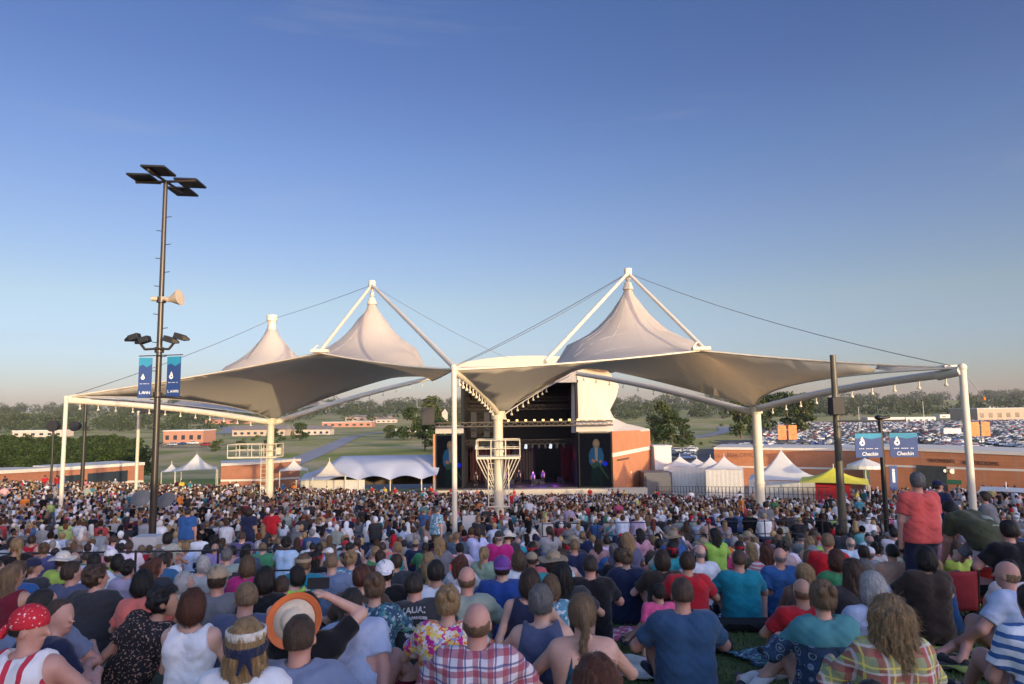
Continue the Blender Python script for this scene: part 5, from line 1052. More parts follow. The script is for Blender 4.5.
# ================================================================== cars
paints = {'white': (.70, .70, .70), 'silver': (.42, .43, .45), 'black': (.02, .02, .022), 'dark grey': (.09, .09, .10), 'red': (.32, .02, .02), 'blue': (.03, .07, .22), 'tan': (.35, .30, .22)}
cp, nt, b = newmat('car_paint'); oi = nt.nodes.new('ShaderNodeObjectInfo'); nt.links.new(oi.outputs['Color'], b.inputs['Base Color']); b.inputs['Roughness'].default_value = .25; b.inputs['Coat Weight'].default_value = .6
def car_meshes(kind):
    L, W, H = {'sedan': (4.7, 1.8, 1.42), 'suv': (4.8, 1.95, 1.78), 'pickup': (5.6, 2.0, 1.85)}[kind]; h = L/2
    prof = {'sedan': [(-h, .35), (-h, .75), (-h*.95, .92), (-h*.55, .98), (h*.45, .95), (h*.93, .78), (h, .6), (h, .35)], 'suv': [(-h, .4), (-h, 1.0), (-h*.97, 1.08), (h*.42, 1.08), (h*.93, .95), (h, .75), (h, .4)], 'pickup': [(-h, .5), (-h, 1.1), (-.4, 1.1), (h*.5, 1.15), (h*.95, 1.05), (h, .85), (h, .5)]}[kind]
    cab_ = {'sedan': [(-h*.68, .97), (-h*.38, 1.40), (h*.12, 1.42), (h*.48, .95)], 'suv': [(-h*.96, 1.07), (-h*.84, 1.72), (h*.1, 1.76), (h*.46, 1.07)], 'pickup': [(-h*.16, 1.1), (-h*.10, 1.80), (h*.26, 1.82), (h*.55, 1.12)]}[kind]
    m = MB()
    def ext(pr, w0, w1, zc, mi=0):
        n = len(pr); vs = []
        for s in (-1, 1): vs += [(s*(w0 if z < zc else w1)/2, x, z) for x, z in pr]
        m.add(vs, [(i, (i+1) % n, n+(i+1) % n, n+i) for i in range(n)]+[tuple(range(n))[::-1], tuple(range(n, 2*n))], mi)
    ext(prof, W, W*.93, .9); ext(cab_, W*.9, W*.72, 1.2)
    for s in (-1, 1):
        for yy in (-h*.62, h*.62): m.tube((s*(W/2-.2), yy, .33), (s*(W/2+.01), yy, .33), .34, None, 12, 1)
    body = m.build('body', [cp, mat('tyre', (.02, .02, .02), .9)]); bme = body.data; bpy.data.objects.remove(body); m = MB()
    g = [(cab_[0][0]+.12, cab_[0][1]+.06), (cab_[1][0]+.06, cab_[1][1]-.07), (cab_[2][0]-.05, cab_[2][1]-.07), (cab_[3][0]-.22, cab_[3][1]+.06)]; n = 4
    for s in (-1, 1):
        vs = [(s*((W*.9 if z < 1.2 else W*.72)/2+.012), x, z) for x, z in g]; m.add(vs, [(0, 1, 2, 3) if s < 0 else (3, 2, 1, 0)])
    for (a, b2, sg) in ((cab_[0], cab_[1], -1), (cab_[3], cab_[2], 1)):
        vs = []
        for t in (.1, .88): x, z = a[0]+(b2[0]-a[0])*t+sg*.015, a[1]+(b2[1]-a[1])*t+.012; ww = (W*.9+(W*.72-W*.9)*t)/2-.08; vs += [(-ww, x, z), (ww, x, z)]
        m.add(vs, [(0, 1, 3, 2)])
    wnd = m.build('window', mat('car_glass', (.02, .025, .03), .08, spec=.8)); wme = wnd.data; bpy.data.objects.remove(wnd); return bme, wme
CARS = {k: car_meshes(k) for k in ('sedan', 'suv', 'pickup')}
slots = []; ca_, sa_ = math.cos(R(-16)), math.sin(R(-16))
for row in range(-50, 60):
    u0 = row*5.3+math.floor(row/2)*9.5
    for i in range(0, 190):
        v0 = i*2.8
        if (v0 % 120) < 8: continue
        x, y = 120+u0*ca_-v0*sa_, 100+u0*sa_+v0*ca_
        if y < 203 or y > 560 or x > y*.80 or x < 54: continue
        if x < y*.355 and not (y < 262 and x > y*.23) and not (y < 330 and x > y*.30): continue
        slots.append((x, y))
def car(x, y, rz, kind=None, colr=None, where='in the packed rows of the parking lot', group='cars parked in the lot'):
    kind = kind or random.choices(['sedan', 'suv', 'pickup'], [5, 4, 2])[0]; colr = colr or random.choices(list(paints), [8, 6, 6, 6, 2, 3, 1])[0]; lab = {'suv': 'large car', 'sedan': 'low saloon car', 'pickup': 'pickup truck'}[kind]
    o = empty('parked_car', (x, y, gz(x, y)+.13), rz, '%s %s parked %s' % (colr, lab, where), 'car', group); link('body', CARS[kind][0], o, paints[colr]); link('window', CARS[kind][1], o); return o
slots.sort(key=lambda s: s[1]); near = [s for s in slots if random.random() > .10][:292]
for x, y in near: car(x+random.uniform(-.15, .15), y+random.uniform(-.4, .4), random.choice((0, math.pi))+R(random.uniform(-3, 3))+R(74))
ymax = near[-1][1]; vs, fs = [], []; m = MB(); cols = []
for row in range(70):
    y = ymax+8+row*6.2+ (row//2)*4.5
    if y > 625: break
    for i in range(160):
        x = 52+i*2.9
        if x > y*.80 or x < y*.36 or random.random() < .2 or (x*.9+y*.4) % 90 < 8: continue
        c_ = paints[random.choices(list(paints), [8, 6, 6, 6, 2, 3, 1])[0]]; z = gz(x, y)+.13; n0 = len(m.v)
        m.box((x, y, z+.65), (4.4, 2.0, .7), .3); m.add([(x-.8, y-1.3, z+1), (x+.8, y-1.3, z+1), (x+.8, y+1.0, z+1), (x-.8, y+1.0, z+1), (x-.65, y-.8, z+1.5), (x+.65, y-.8, z+1.5), (x+.65, y+.5, z+1.5), (x-.65, y+.5, z+1.5)], [(0, 1, 5, 4), (1, 2, 6, 5), (2, 3, 7, 6), (3, 0, 4, 7), (4, 5, 6, 7)])
        cols += [c_]*8+[(.04, .045, .05)]*4+[c_]*4
fc, nt, b = newmat('far_car_paint'); at = N(nt, 'ShaderNodeAttribute', attribute_name='Col'); nt.links.new(at.outputs['Color'], b.inputs['Base Color']); b.inputs['Roughness'].default_value = .3
o = m.build('distant_cars', fc); ca = o.data.color_attributes.new('Col', 'FLOAT_COLOR', 'POINT'); ca.data.foreach_set('color', np.array([(*c_, 1) for c_ in cols], dtype=np.float32).ravel()); tag(o, 'countless cars filling the far end of the parking lot', 'cars', kind='stuff')
for i, (px, py) in enumerate(((172, 446), (182, 445.5), (193, 445), (205, 446.5), (158, 446.5))): q = GP(px, py); car(q[0], q[1], R(70), ['suv', 'sedan', 'pickup', 'suv', 'sedan'][i], ['silver', 'blue', 'white', 'red', 'dark grey'][i], 'outside the small brick shop', 'cars outside the brick shop')
q = GP(951, 436); o = MB().box((q[0], q[1], gz(*q)+2.1), (9, 3, 3.6)).box((q[0], q[1]-1.6, gz(*q)+2.3), (1.6, .2, 1.2)).build('trailer', wallm['white'], origin=(q[0], q[1], gz(*q))); tag(o, 'white site trailer among the parked cars beside the corner post', 'trailer')
# ================================================================== people on the lawn
HC = dict(dark=(.018, .013, .010), black=(.008, .007, .007), brown=(.060, .034, .020), light=(.15, .09, .048), blond=(.36, .24, .115), grey=(.20, .195, .19), white=(.60, .60, .60), auburn=(.11, .035, .016), sandy=(.20, .13, .07))
CC = dict(white=(.70, .70, .72), offwhite=(.62, .58, .52), paleblue=(.42, .50, .66), greyblue=(.16, .20, .30), slate=(.075, .09, .16), navy=(.016, .022, .055), royal=(.02, .06, .24), blue=(.03, .10, .27), midblue=(.03, .075, .15), teal=(.01, .20, .27), aqua=(.05, .34, .36), black=(.010, .010, .012), charcoal=(.035, .035, .04), grey=(.15, .155, .165), lightgrey=(.34, .35, .36),
          red=(.42, .016, .026), coral=(.68, .16, .12), magenta=(.42, .02, .15), hotpink=(.70, .10, .24), pink=(.60, .30, .32), peach=(.50, .30, .21), orange=(.62, .19, .03), yellow=(.62, .46, .05), lime=(.36, .50, .09), green=(.05, .22, .09), olive=(.055, .065, .035), sage=(.28, .33, .27), purple=(.13, .045, .25), lilac=(.36, .28, .46), maroon=(.14, .012, .025), brown=(.10, .06, .04), khaki=(.30, .24, .16), denim=(.05, .08, .15), darkbrown=(.04, .028, .022))
HEROES = []; CACHE = {}
def hero(px, py, label, top, hairs, pose=None, skin='fair', build=1.0, fem=False, bottom='jeans', botc='denim', hatd=None, yaw=0, s=1.0, topmat=None, res=.016, hands=False, toptype='tee', hatmat=None, group=None, shoes='charcoal', topname='shirt', botmat=None, h0=None, d=None):
    pose = dict(pose or {}); ms = make_meshes(pose, build, fem, toptype, bottom, res, 1, px % 7, hands); Jh = ms['J']['head']*s; rz = R(yaw); c_, s_ = math.cos(rz), math.sin(rz); ox, oy = Jh[0]*c_-Jh[1]*s_, Jh[0]*s_+Jh[1]*c_
    r = ray(px, py); y = 1.6
    if d: q = r*(d/r.y)
    else:
        while y < 120:
            q = r*(y/r.y)
            if q.z <= gz(q.x-ox, q.y-oy)+Jh[2]: break
            y *= 1.003
    x, yy = q.x-ox, q.y-oy; z = gz(x, yy)
    if d: z = max(z, q.z-Jh[2]) if h0 is None else q.z-Jh[2]
    o = place_person(ms, (x, yy, z), rz, s, skin, CC[top] if isinstance(top, str) else top, CC[botc], hairs[0], HC[hairs[1]] if hairs[0] else None, hatd[0] if hatd else None, CC[hatd[1]] if hatd else None, label, group or 'people seated on the lawn', topmat, botmat, CC[shoes], topname, {'jeans': 'trousers', 'shorts': 'shorts', 'skirt': 'skirt'}[bottom], hatmat)
    HEROES.append((x, yy, label, px, py)); o['_j'] = 1; del o['_j']; return o, ms
up, cr, fw = dict(legs='up'), dict(legs='cross'), dict(legs='fwd')
hero(30, 628, 'man in red bandana and red striped white tank top, glancing sideways', 'white', ('crop', 'dark'), dict(legs='up', hyaw=-75, hpitch=8), 'ruddy', 1.02, toptype='tank', topmat='stripes_red_white', hatd=('bandana', 'red'), hatmat='bandana_red', res=.014, yaw=-5)
hero(43, 606, 'dark haired man in grey blue shirt just behind the red bandana', 'greyblue', ('crop', 'dark'), dict(legs='up', lean=12, hyaw=-30), 'ruddy', 1.1)
hero(60, 617, 'man with glasses in deep blue shirt hunched forward with bare knees', 'navy', ('crop', 'brown'), dict(legs='right', lean=30, hyaw=-70, arms='hug'), 'ruddy', 1.25, bottom='shorts', botc='khaki', yaw=-35)
hero(165, 602, 'woman in black top with lace shoulders and dark curly updo, leaning aside', 'black', ('curly', 'black'), dict(legs='left', lean=20, side=18, hyaw=-65, arms=('back', 'knees')), 'tan', 1.0, True, topmat='lace_black', yaw=-12, botc='black', res=.014)
hero(193, 606, 'girl with brown bob in white tank top and denim skirt', 'white', ('bob', 'auburn'), dict(legs='up', lean=4, arms='lap', stool=.12), 'fair', .85, True, 'skirt', 'denim', toptype='tank', s=.92, res=.014)
hero(218, 580, 'man in beige cap and plain grey T-shirt behind the girl in white', 'grey', ('short', 'brown'), dict(legs='up'), 'ruddy', 1.05, hatd=('cap', 'khaki'))
hero(246, 598, 'man with cropped hair and sunglasses in slate shirt beside blue bandana woman', 'slate', ('crop', 'sandy'), dict(legs='up', lean=14, hyaw=35), 'ruddy', 1.1)
ob, msb = hero(246, 643, 'blond woman in pale visor and blue bandana wearing a white top', 'white', ('long', 'blond'), dict(legs='cross', hyaw=20), 'fair', 1.0, True, hatd=('visor', 'offwhite'), res=.013)
hero(300, 638, 'cropped brown haired man in grey blue T-shirt with one elbow out', 'greyblue', ('crop', 'brown'), dict(legs='up', lean=5, arms=('knees', 'out')), 'ruddy', 1.12, res=.013)
hb = link('bandana', hat('headband'), ob, CC['navy']); hb.matrix_local = Matrix.Translation(Vector(msb['J']['head'])+Vector((0, 0, -.035))) @ msb['J']['hm'].to_4x4() @ Matrix.Scale(1.12, 4)
om, ms10 = hero(306, 612, 'person in black under a wide straw hat with orange rim, holding a phone up', 'black', ('short', 'dark'), dict(legs='cross', lean=4, arms='phone'), 'fair', 1.0, hands=True, res=.014)
hero(352, 604, 'dark haired man in pale blue shirt leaning over, beside the orange rimmed hat', 'paleblue', ('crop', 'dark'), dict(legs='right', lean=26, side=-10, arms=('knees', 'back'), hyaw=10), 'ruddy', 1.22, bottom='shorts', botc='olive', yaw=-8, res=.014)
hero(385, 573, 'person in backwards white cap and black shirt', 'black', ('short', 'dark'), dict(legs='cross', lean=6), 'fair', 1.15, hatd=('cap_back', 'white'))
hk, msk = hero(414, 586, 'man in charcoal T-shirt with faded white print across the back', 'charcoal', ('crop', 'dark'), dict(legs='up', lean=22, side=-6), 'ruddy', 1.2, res=.014)
hero(448, 603, 'woman with blond bun in bright orange and pink floral top', 'orange', ('updo', 'blond'), dict(legs='left', lean=5), 'fair', 1.05, True, topmat='floral_orange', botc='maroon', res=.014)
hero(477, 624, 'balding man in red and white plaid shirt', 'white', ('bald', 'light'), dict(legs='up', lean=10), 'ruddy', 1.2, topmat='plaid_red_white', res=.013)
hero(467, 580, 'bald man in sage green shirt behind the red plaid shirt', 'sage', ('bald', 'light'), dict(legs='up', lean=10), 'ruddy', 1.1)
hero(436, 573, 'dark haired person in white T-shirt behind the charcoal print shirt', 'white', ('short', 'dark'), dict(legs='up'), 'tan', 1.0)
hero(375, 588, 'woman with light brown updo in dark patterned top next to pale blue shirt', 'navy', ('updo', 'light'), up, 'fair', .95, True, topmat='print_blue_green')
hero(362, 578, 'brown haired head just above the pale blue shirt man', 'brown', ('short', 'auburn'), up, 'fair', 1, False)
hero(541, 603, 'grey haired woman in slate blue sleeveless top', 'slate', ('short', 'grey'), dict(legs='cross', lean=10, hyaw=-8), 'fair', 1.08, True, toptype='tank', res=.014)
hero(582, 614, 'woman with sandy ponytail and bare back in teal camisole', (.006, .075, .13), ('pony', 'sandy'), dict(legs='cross', lean=4), 'fair', 1.12, True, toptype='cami', res=.012, topname='camisole')
hero(597, 689, 'top of a long brown haired head at the bottom edge of the lawn view', 'brown', ('long', 'auburn'), dict(legs='cross'), 'fair', 1.0, True, res=.016)
hero(682, 594, 'big man in plain navy T-shirt on the open grass', 'midblue', ('crop', 'darkb') if False else ('crop', 'brown'), dict(legs='up', lean=6), 'ruddy', 1.12, res=.014)
hero(659, 593, 'small child in hot pink shirt beside the big navy T-shirt man', 'hotpink', ('short', 'dark'), dict(legs='left', lean=8, arms=('back', 'knees'), hyaw=10), 'tan', .85, s=.72, bottom='shorts', botc='darkbrown')
hero(530, 583, 'brown haired woman in dark navy top leaning back on one arm', 'navy', ('bob', 'brown'), dict(legs='cross', lean=4, side=4, arms=('back', 'knees')), 'fair', 1.0, True, toptype='tank')
hero(590, 566, 'dark haired man in black shirt behind the bare backed woman', 'black', ('crop', 'dark'), dict(legs='up', lean=6), 'ruddy', 1.12)
hero(562, 575, 'long dark haired woman next to straw hat and turquoise shirt', 'charcoal', ('long', 'black'), dict(legs='up', side=-8), 'tan', .95, True)
hero(551, 587, 'woman in bright blue and yellow pattern between grey hair and black shirt', 'teal', ('bob', 'sandy'), up, 'fair', .9, True, topmat='print_teal_white', s=.9)
hero(626, 558, 'light brown haired woman in wide navy top', 'navy', ('updo', 'light'), dict(legs='up'), 'fair', 1.25, True)
hero(553, 562, 'woman in round straw sun hat and turquoise shirt', 'aqua', ('bob', 'brown'), dict(legs='cross', hyaw=15), 'fair', 1.0, True, hatd=('straw', 'khaki'))
hero(687, 563, 'dark haired person in crimson red shirt with brown skirt', 'red', ('short', 'brown'), dict(legs='cross', lean=8), 'tan', 1.08, botc='darkbrown')
hero(739, 560, 'broad man in bright teal T-shirt on the grass edge', 'teal', ('crop', 'brown'), dict(legs='up', lean=4), 'ruddy', 1.2)
hero(780, 557, 'bald man in blue shirt leaning on one straight arm', 'blue', ('bald', 'grey'), dict(legs='fwd', lean=-6, arms=('back', 'knees')), 'ruddy', 1.08)
hero(802, 592, 'balding man in scarlet shirt beside the star print blouse', 'red', ('bald', 'light'), dict(legs='up', lean=6), 'tan', .95, s=.9)
hero(822, 598, 'woman with light updo in navy blouse with white star print and teal yoke', 'navy', ('updo', 'sandy'), dict(legs='left', lean=6, arms=('knees', 'lap')), 'fair', 1.15, True, topmat='star_print', toptype='long', botc='white', res=.013)
hero(888, 616, 'woman with big curly blond hair in green and red plaid shirt', 'olive', ('mane', 'blond'), dict(legs='cross', lean=5), 'fair', 1.3, True, topmat='plaid_green_red', toptype='long', res=.013)
hero(872, 588, 'white haired person in pale blue shirt behind the curly blond hair', 'paleblue', ('bob', 'white'), dict(legs='up', lean=6), 'fair', .95, True)
hero(852, 572, 'woman with long brown hair in charcoal shirt beside the white hair', 'charcoal', ('long', 'brown'), dict(legs='up'), 'fair', .95, True)
hero(892, 553, 'dark haired man with peach coloured shirt over a broad back', 'peach', ('crop', 'dark'), dict(legs='up', lean=8), 'fair', 1.15)
hero(836, 560, 'brown haired woman in emerald green top', 'green', ('bob', 'auburn'), dict(legs='up'), 'fair', .95, True)
hero(925, 558, 'black haired woman in dark olive shirt on a red camp chair', 'darkbrown', ('bob', 'black'), dict(legs='up', lean=2, stool=.08), 'fair', 1.15, True)
hero(956, 550, 'woman with smooth light brown hair in lime shirt behind a red camp chair', 'lime', ('bob', 'light'), dict(legs='up'), 'fair', .95, True)
hero(1007, 575, 'bald man in white blue shirt holding his crossed ankle', 'paleblue', ('bald', 'sandy'), dict(legs='left', lean=14, hyaw=10, arms='ankle'), 'ruddy', 1.25, bottom='shorts', botc='khaki', yaw=25, res=.014)
hero(1034, 622, 'person in blue striped white shirt cut by the right hand edge', 'white', ('short', 'brown'), dict(legs='up', arms=('lap', 'knees')), 'ruddy', 1.05, topmat='stripes_blue_white', d=4.6)
hero(873, 702, 'dark cap with white rim at the bottom edge below the plaid shirt', 'black', ('crop', 'dark'), dict(legs='cross'), 'ruddy', 1.0, hatd=('cap', 'black'), s=.72)
hero(97, 578, 'broad man in charcoal shirt with bare knees raised', 'charcoal', ('curly', 'brown'), dict(legs='right', lean=16, hyaw=-40), 'ruddy', 1.25, bottom='shorts', botc='khaki')
hero(72, 573, 'man in dark slate shirt with pale lettering across the back', 'slate', ('short', 'brown'), dict(legs='up', hyaw=-35), 'ruddy', 1.08)
hero(143, 583, 'woman in glowing coral top behind the black lace shoulders', 'coral', ('bob', 'black'), dict(legs='up', lean=20, side=-8), 'tan', 1.0, True)
hero(63, 561, 'person in lime shirt under a pale straw hat', 'lime', ('short', 'brown'), up, 'fair', .95, hatd=('straw', 'offwhite'))
hero(111, 557, 'person in white cap and yellow green shirt', 'lime', ('short', 'brown'), up, 'fair', .95, hatd=('cap', 'white'))
hero(12, 577, 'woman with long sandy hair and bare shoulder at the left hand edge', 'maroon', ('long', 'sandy'), dict(legs='up', hyaw=-30), 'tan', 1, True, toptype='tank')
hero(18, 572, 'person in deep blue shirt and cap near the left hand edge', 'blue', ('short', 'light'), dict(legs='up', lean=16), 'fair', 1)
hero(248, 566, 'woman in magenta top behind the slate shirt', 'magenta', ('bob', 'light'), up, 'fair', .95, True)
hero(227, 556, 'grey haired person in pale green shirt', 'sage', ('short', 'grey'), up, 'fair', 1)
hero(303, 564, 'person with tan sun visor in wide turquoise shirt', 'teal', ('short', 'sandy'), dict(legs='up', hyaw=25), 'fair', 1.25, hatd=('visor', 'khaki'))
hero(265, 580, 'person with thick black hair in black top beside the white T-shirt boy', 'black', ('bob', 'dark'), up, 'fair', 1.05, True)
hero(282, 587, 'boy with cropped hair in white T-shirt behind the orange rimmed hat', 'white', ('crop', 'brown'), up, 'fair', .9, s=.9)
hero(332, 563, 'cropped grey haired person in lilac grey shirt', 'greyblue', ('crop', 'sandy'), up, 'fair', 1)
hero(351, 559, 'blond bun woman in turquoise patterned top', 'aqua', ('updo', 'blond'), up, 'fair', 1.05, True, topmat='print_teal_white')
hero(502, 568, 'person in purple cap and wide navy shirt', 'royal', ('short', 'brown'), up, 'fair', 1.2, hatd=('cap_back', 'purple'))
hero(519, 560, 'light haired woman in plain white T-shirt next to the purple cap', 'white', ('bob', 'light'), up, 'fair', 1, True)
hero(662, 560, 'person in dark brown top behind the pink shirted child', 'darkbrown', ('bob', 'brown'), up, 'fair', 1)
hero(672, 549, 'person in aqua vest with red headband', 'aqua', ('bob', 'dark'), up, 'tan', 1, hatd=('headband', 'red'))
hero(720, 541, 'stout person in bright orange T-shirt', 'orange', ('short', 'sandy'), up, 'fair', 1.3, hatd=('headband', 'teal'))
hero(567, 546, 'long haired woman with red headband and cream top', 'offwhite', ('long', 'brown'), up, 'fair', 1, True, hatd=('headband', 'red'))
hero(532, 549, 'person with dark hair and wide red headband', 'charcoal', ('short', 'dark'), up, 'fair', 1, hatd=('headband', 'red'))
hero(766, 552, 'woman with straight blond hair in coral striped shirt', 'coral', ('long', 'auburn'), up, 'fair', .95, True, topmat='stripes_coral_white')
hero(700, 553, 'elderly person with thin grey hair in white vest beside the crimson shirt', 'white', ('bald', 'grey'), up, 'fair', 1)
# standing people
ST = 'people standing in the crowd'
hero(917, 482, 'broad man in coral red polo shirt standing with his back to us', (.60, .10, .09), ('short', 'grey'), dict(stand=True, arms='down', lean=2), 'ruddy', 1.22, botc='navy', group=ST, res=.015, d=9.0)
hero(951, 516, 'man in faded olive T-shirt and white shorts bending far over', 'olive', ('short', 'dark'), dict(stand=True, bend=62, arms='reach'), 'ruddy', 1.2, bottom='shorts', botc='white', yaw=12, group=ST, res=.015, d=9.4)
hero(188, 518, 'man in bright blue T-shirt and khaki trousers standing by the light mast', 'blue', ('short', 'brown'), dict(stand=True, arms='down'), 'ruddy', 1.1, botc='khaki', group=ST, d=20)
hero(272, 513, 'man in bright red shirt and khaki trousers standing in the aisle', 'red', ('crop', 'brown'), dict(stand=True, arms='hips'), 'fair', 1.0, botc='khaki', group=ST, d=24)
hero(249, 518, 'woman in navy dress with white belt and bag standing by the red shirted man', 'navy', ('bob', 'brown'), dict(stand=True, arms='down'), 'tan', 1.1, True, 'skirt', 'navy', group=ST, d=21)
hero(438, 519, 'man in pale blue checked shirt stepping sideways past the slim white post', 'paleblue', ('short', 'grey'), dict(stand=True, arms='down', lean=10), 'fair', 1.15, topmat='print_teal_white', yaw=-50, botc='black', group=ST, d=22)
hero(766, 520, 'person standing in grey shirt near the long rail fence', 'grey', ('short', 'dark'), dict(stand=True, arms='down'), 'fair', 1, group=ST, d=24)
hero(938, 486, 'man in dark cap standing by the orange wall', 'navy', ('short', 'dark'), dict(stand=True, arms='hips', hyaw=-30), 'ruddy', 1, hatd=('cap', 'navy'), group=ST, d=15, yaw=-60)
hero(984, 498, 'slim person in grey shirt leaning out between corner post and white table', 'grey', ('short', 'brown'), dict(stand=True, arms='reach', lean=12), 'tan', .95, group=ST, d=14, yaw=40)
hero(1008, 531, 'person all in black sitting high in front of the right hand rail', 'black', ('short', 'dark'), dict(legs='up', stool=.3, lean=12), 'ruddy', 1.3, d=8.2, botc='black')
hero(985, 527, 'person in dark grey shirt with floppy grey sun hat', 'grey', ('short', 'grey'), dict(legs='up', stool=.3), 'fair', 1, hatd=('straw', 'sage'), d=9)
stand_pose = {k: make_meshes(dict(stand=True, arms=a, lean=2), 1.05, fm, 'tee', 'jeans', .03, 1, 3) for k, (a, fm) in {'a': ('down', False), 'b': ('hips', True), 'c': ('lap', False)}.items()}
for ms_ in stand_pose.values(): pass
def stander(px, py, d, c_, hc, lab, h_='short', bc='charcoal', yaw=None):
    ms_ = stand_pose[random.choice('ab')]; q = P(px, py, d); z = q.z-ms_['J']['head'][2]; zg = gz(q.x, d); z = zg if abs(z-zg) > .3 else z
    place_person(ms_, (q.x, d, z), R(random.uniform(-180, 180) if yaw is None else yaw), 1, random.choice(['fair', 'tan', 'ruddy']), CC[c_], CC[bc], h_, HC[hc], label=lab, group=ST)
for a in [(514, 490, 80, 'red', 'dark', 'steward in red shirt standing at the stage front near the tall centre column'), (452, 488, 80, 'red', 'brown', 'red shirted person standing below the marquee side video screen'), (431, 487, 78, 'red', 'brown', 'red shirted person standing at the stage end of the marquee'), (590, 489, 80, 'red', 'brown', 'red shirted person standing below the brick side video screen'),
          (612.5, 490, 79, 'orange', 'dark', 'person in orange standing at the corner of the brick wing'), (624, 491, 77, 'yellow', 'dark', 'person in yellow standing in front of the brick wing'), (618, 490, 78, 'navy', 'dark', 'dark clothed person between the orange and yellow ones'), (657, 494, 68, 'red', 'dark', 'red shirted person at the end of the metal fence'),
          (511, 498, 60, 'red', 'dark', 'red shirted person just right of the tall centre column'), (741, 508, 40, 'orange', 'dark', 'person in orange vest by the fence below the peaked tents'), (856, 481, 52, 'yellow', 'light', 'person in yellow shirt under the yellow canopy'), (385, 482, 74, 'yellow', 'brown', 'person in yellow at the marquee opening'), (372, 482, 74, 'red', 'brown', 'person in red by the marquee arch'), (395, 483, 74, 'red', 'dark', 'second person in red at the marquee arch'),
          (45, 476.5, 66, 'red', 'brown', 'person in red near the far end of the long brick wall'), (57, 476.5, 68, 'red', 'dark', 'person in crimson along the long brick wall'), (64, 476.5, 68, 'blue', 'dark', 'person in blue next to crimson one at the brick wall'), (180, 503, 44, 'orange', 'brown', 'person in orange high visibility top left of the blue shirted man'), (25, 497, 42, 'orange', 'brown', 'person in orange near the slim corner post'),
          (967, 480, 60, 'slate', 'dark', 'person in slate shirt walking along the orange wall by the corner post'), (983, 479, 66, 'white', 'brown', 'person in white shirt walking along the orange wall'), (991, 481, 66, 'black', 'dark', 'person in black behind the white shirted walker'), (1004, 479, 64, 'maroon', 'dark', 'person in maroon standing at the wall near the right hand edge'), (1014, 479, 64, 'black', 'brown', 'last dark clothed person at the wall near the right hand edge'),
          (283, 478, 78, 'blue', 'dark', 'person in blue below the small pagoda tent'), (294, 479, 76, 'orange', 'brown', 'person in orange near the small pagoda tent'), (182, 474, 72, 'yellow', 'brown', 'person in yellow below the open peaked tent'), (190, 475, 70, 'teal', 'dark', 'person in teal below the open peaked tent'), (925, 490, 50, 'red', 'dark', 'person in red half hidden behind the coral polo shirt'), (905, 478, 60, 'yellow', 'light', 'person in yellow by the blue wall banner'), (843, 500, 48, 'lilac', 'dark', 'person in lilac by the thick dark pole'),
          (533, 470, 87, 'charcoal', 'blond', 'guitarist in violet light at the centre of the stage'), (543, 473, 89, 'purple', 'dark', 'singer in violet light right of the guitarist'), (519, 474, 90, 'charcoal', 'brown', 'bass player in dim light left of the guitarist'), (505, 475, 88, 'purple', 'dark', 'stage musician lit blue beside the tall centre column'), (476, 472, 88, 'charcoal', 'dark', 'stage hand in the dark part of the stage opening')]:
    px, py, d_, c_, hc, lb = a
    if d_ > 84:
        ms_ = stand_pose['a']; q = P(px, py, d_); o = place_person(ms_, (q.x, d_, fl), R(180+random.uniform(-30, 30)), 1.0, 'fair', CC[c_], CC['black'], 'bob', HC[hc], label=lb, group='musicians on stage')
    else: stander(px, py, d_, c_, hc, lb)
# the lettering on the charcoal shirt
inv = hk.matrix_world
bpy.context.view_layer.update(); J = msk['J']; shirt = [c_ for c_ in hk.children if c_.name.startswith('shirt')][0]; pr_white = mat('faded_print', (.40, .40, .40), .9)
def on_back(u_, v_):
    "point on the back of the shirt, u across and v up from the chest"
    o = Vector(J['chest'])+Vector(J['lat'])*u_+Vector(J['u'])*v_-Vector(J['fwd'])*.6; h_, loc, nrm, _ = shirt.ray_cast(o, Vector(J['fwd'])); return (loc-Vector(J['fwd'])*.004) if h_ else Vector(J['chest'])-Vector(J['fwd'])*.13
def print_text(s, size, v0, mt, parent, archy=.0):
    c = bpy.data.curves.new('t', 'FONT'); c.body = s; c.size = size; c.align_x = 'CENTER'; c.materials.append(mt); c.offset = .002; t = bpy.data.objects.new('tmp', c); COL.objects.link(t); bpy.context.view_layer.update()
    me = bpy.data.meshes.new_from_object(t.evaluated_get(bpy.context.evaluated_depsgraph_get())); bpy.data.objects.remove(t)
    for v_ in me.vertices: v_.co = on_back(v_.co.x, v_.co.y+v0-archy*v_.co.x**2)
    me.materials.clear(); me.materials.append(mt); return link('print', me, parent)
print_text('KAUAI', .075, .02, pr_white, shirt, 1.2); print_text('ISLAND PARADISE', .030, -.03, pr_white, shirt, 1.2)
mm = MB()
for i in range(46):
    a = random.uniform(0, 6.28); r_ = random.uniform(.3, 1); u_, v_ = .09*r_*math.cos(a), -.13+.07*r_*math.sin(a); s_ = random.uniform(.006, .014); t_ = random.uniform(0, 3)
    q = [on_back(u_+s_*math.cos(t_+k*1.57)*(2 if k % 2 else .7), v_+s_*math.sin(t_+k*1.57)) for k in range(4)]; mm.add(q, [(0, 1, 2, 3)])
mm.build('print', pr_white, shirt, local=True); print_text('1 9 7 8', .03, -.25, pr_white, shirt)
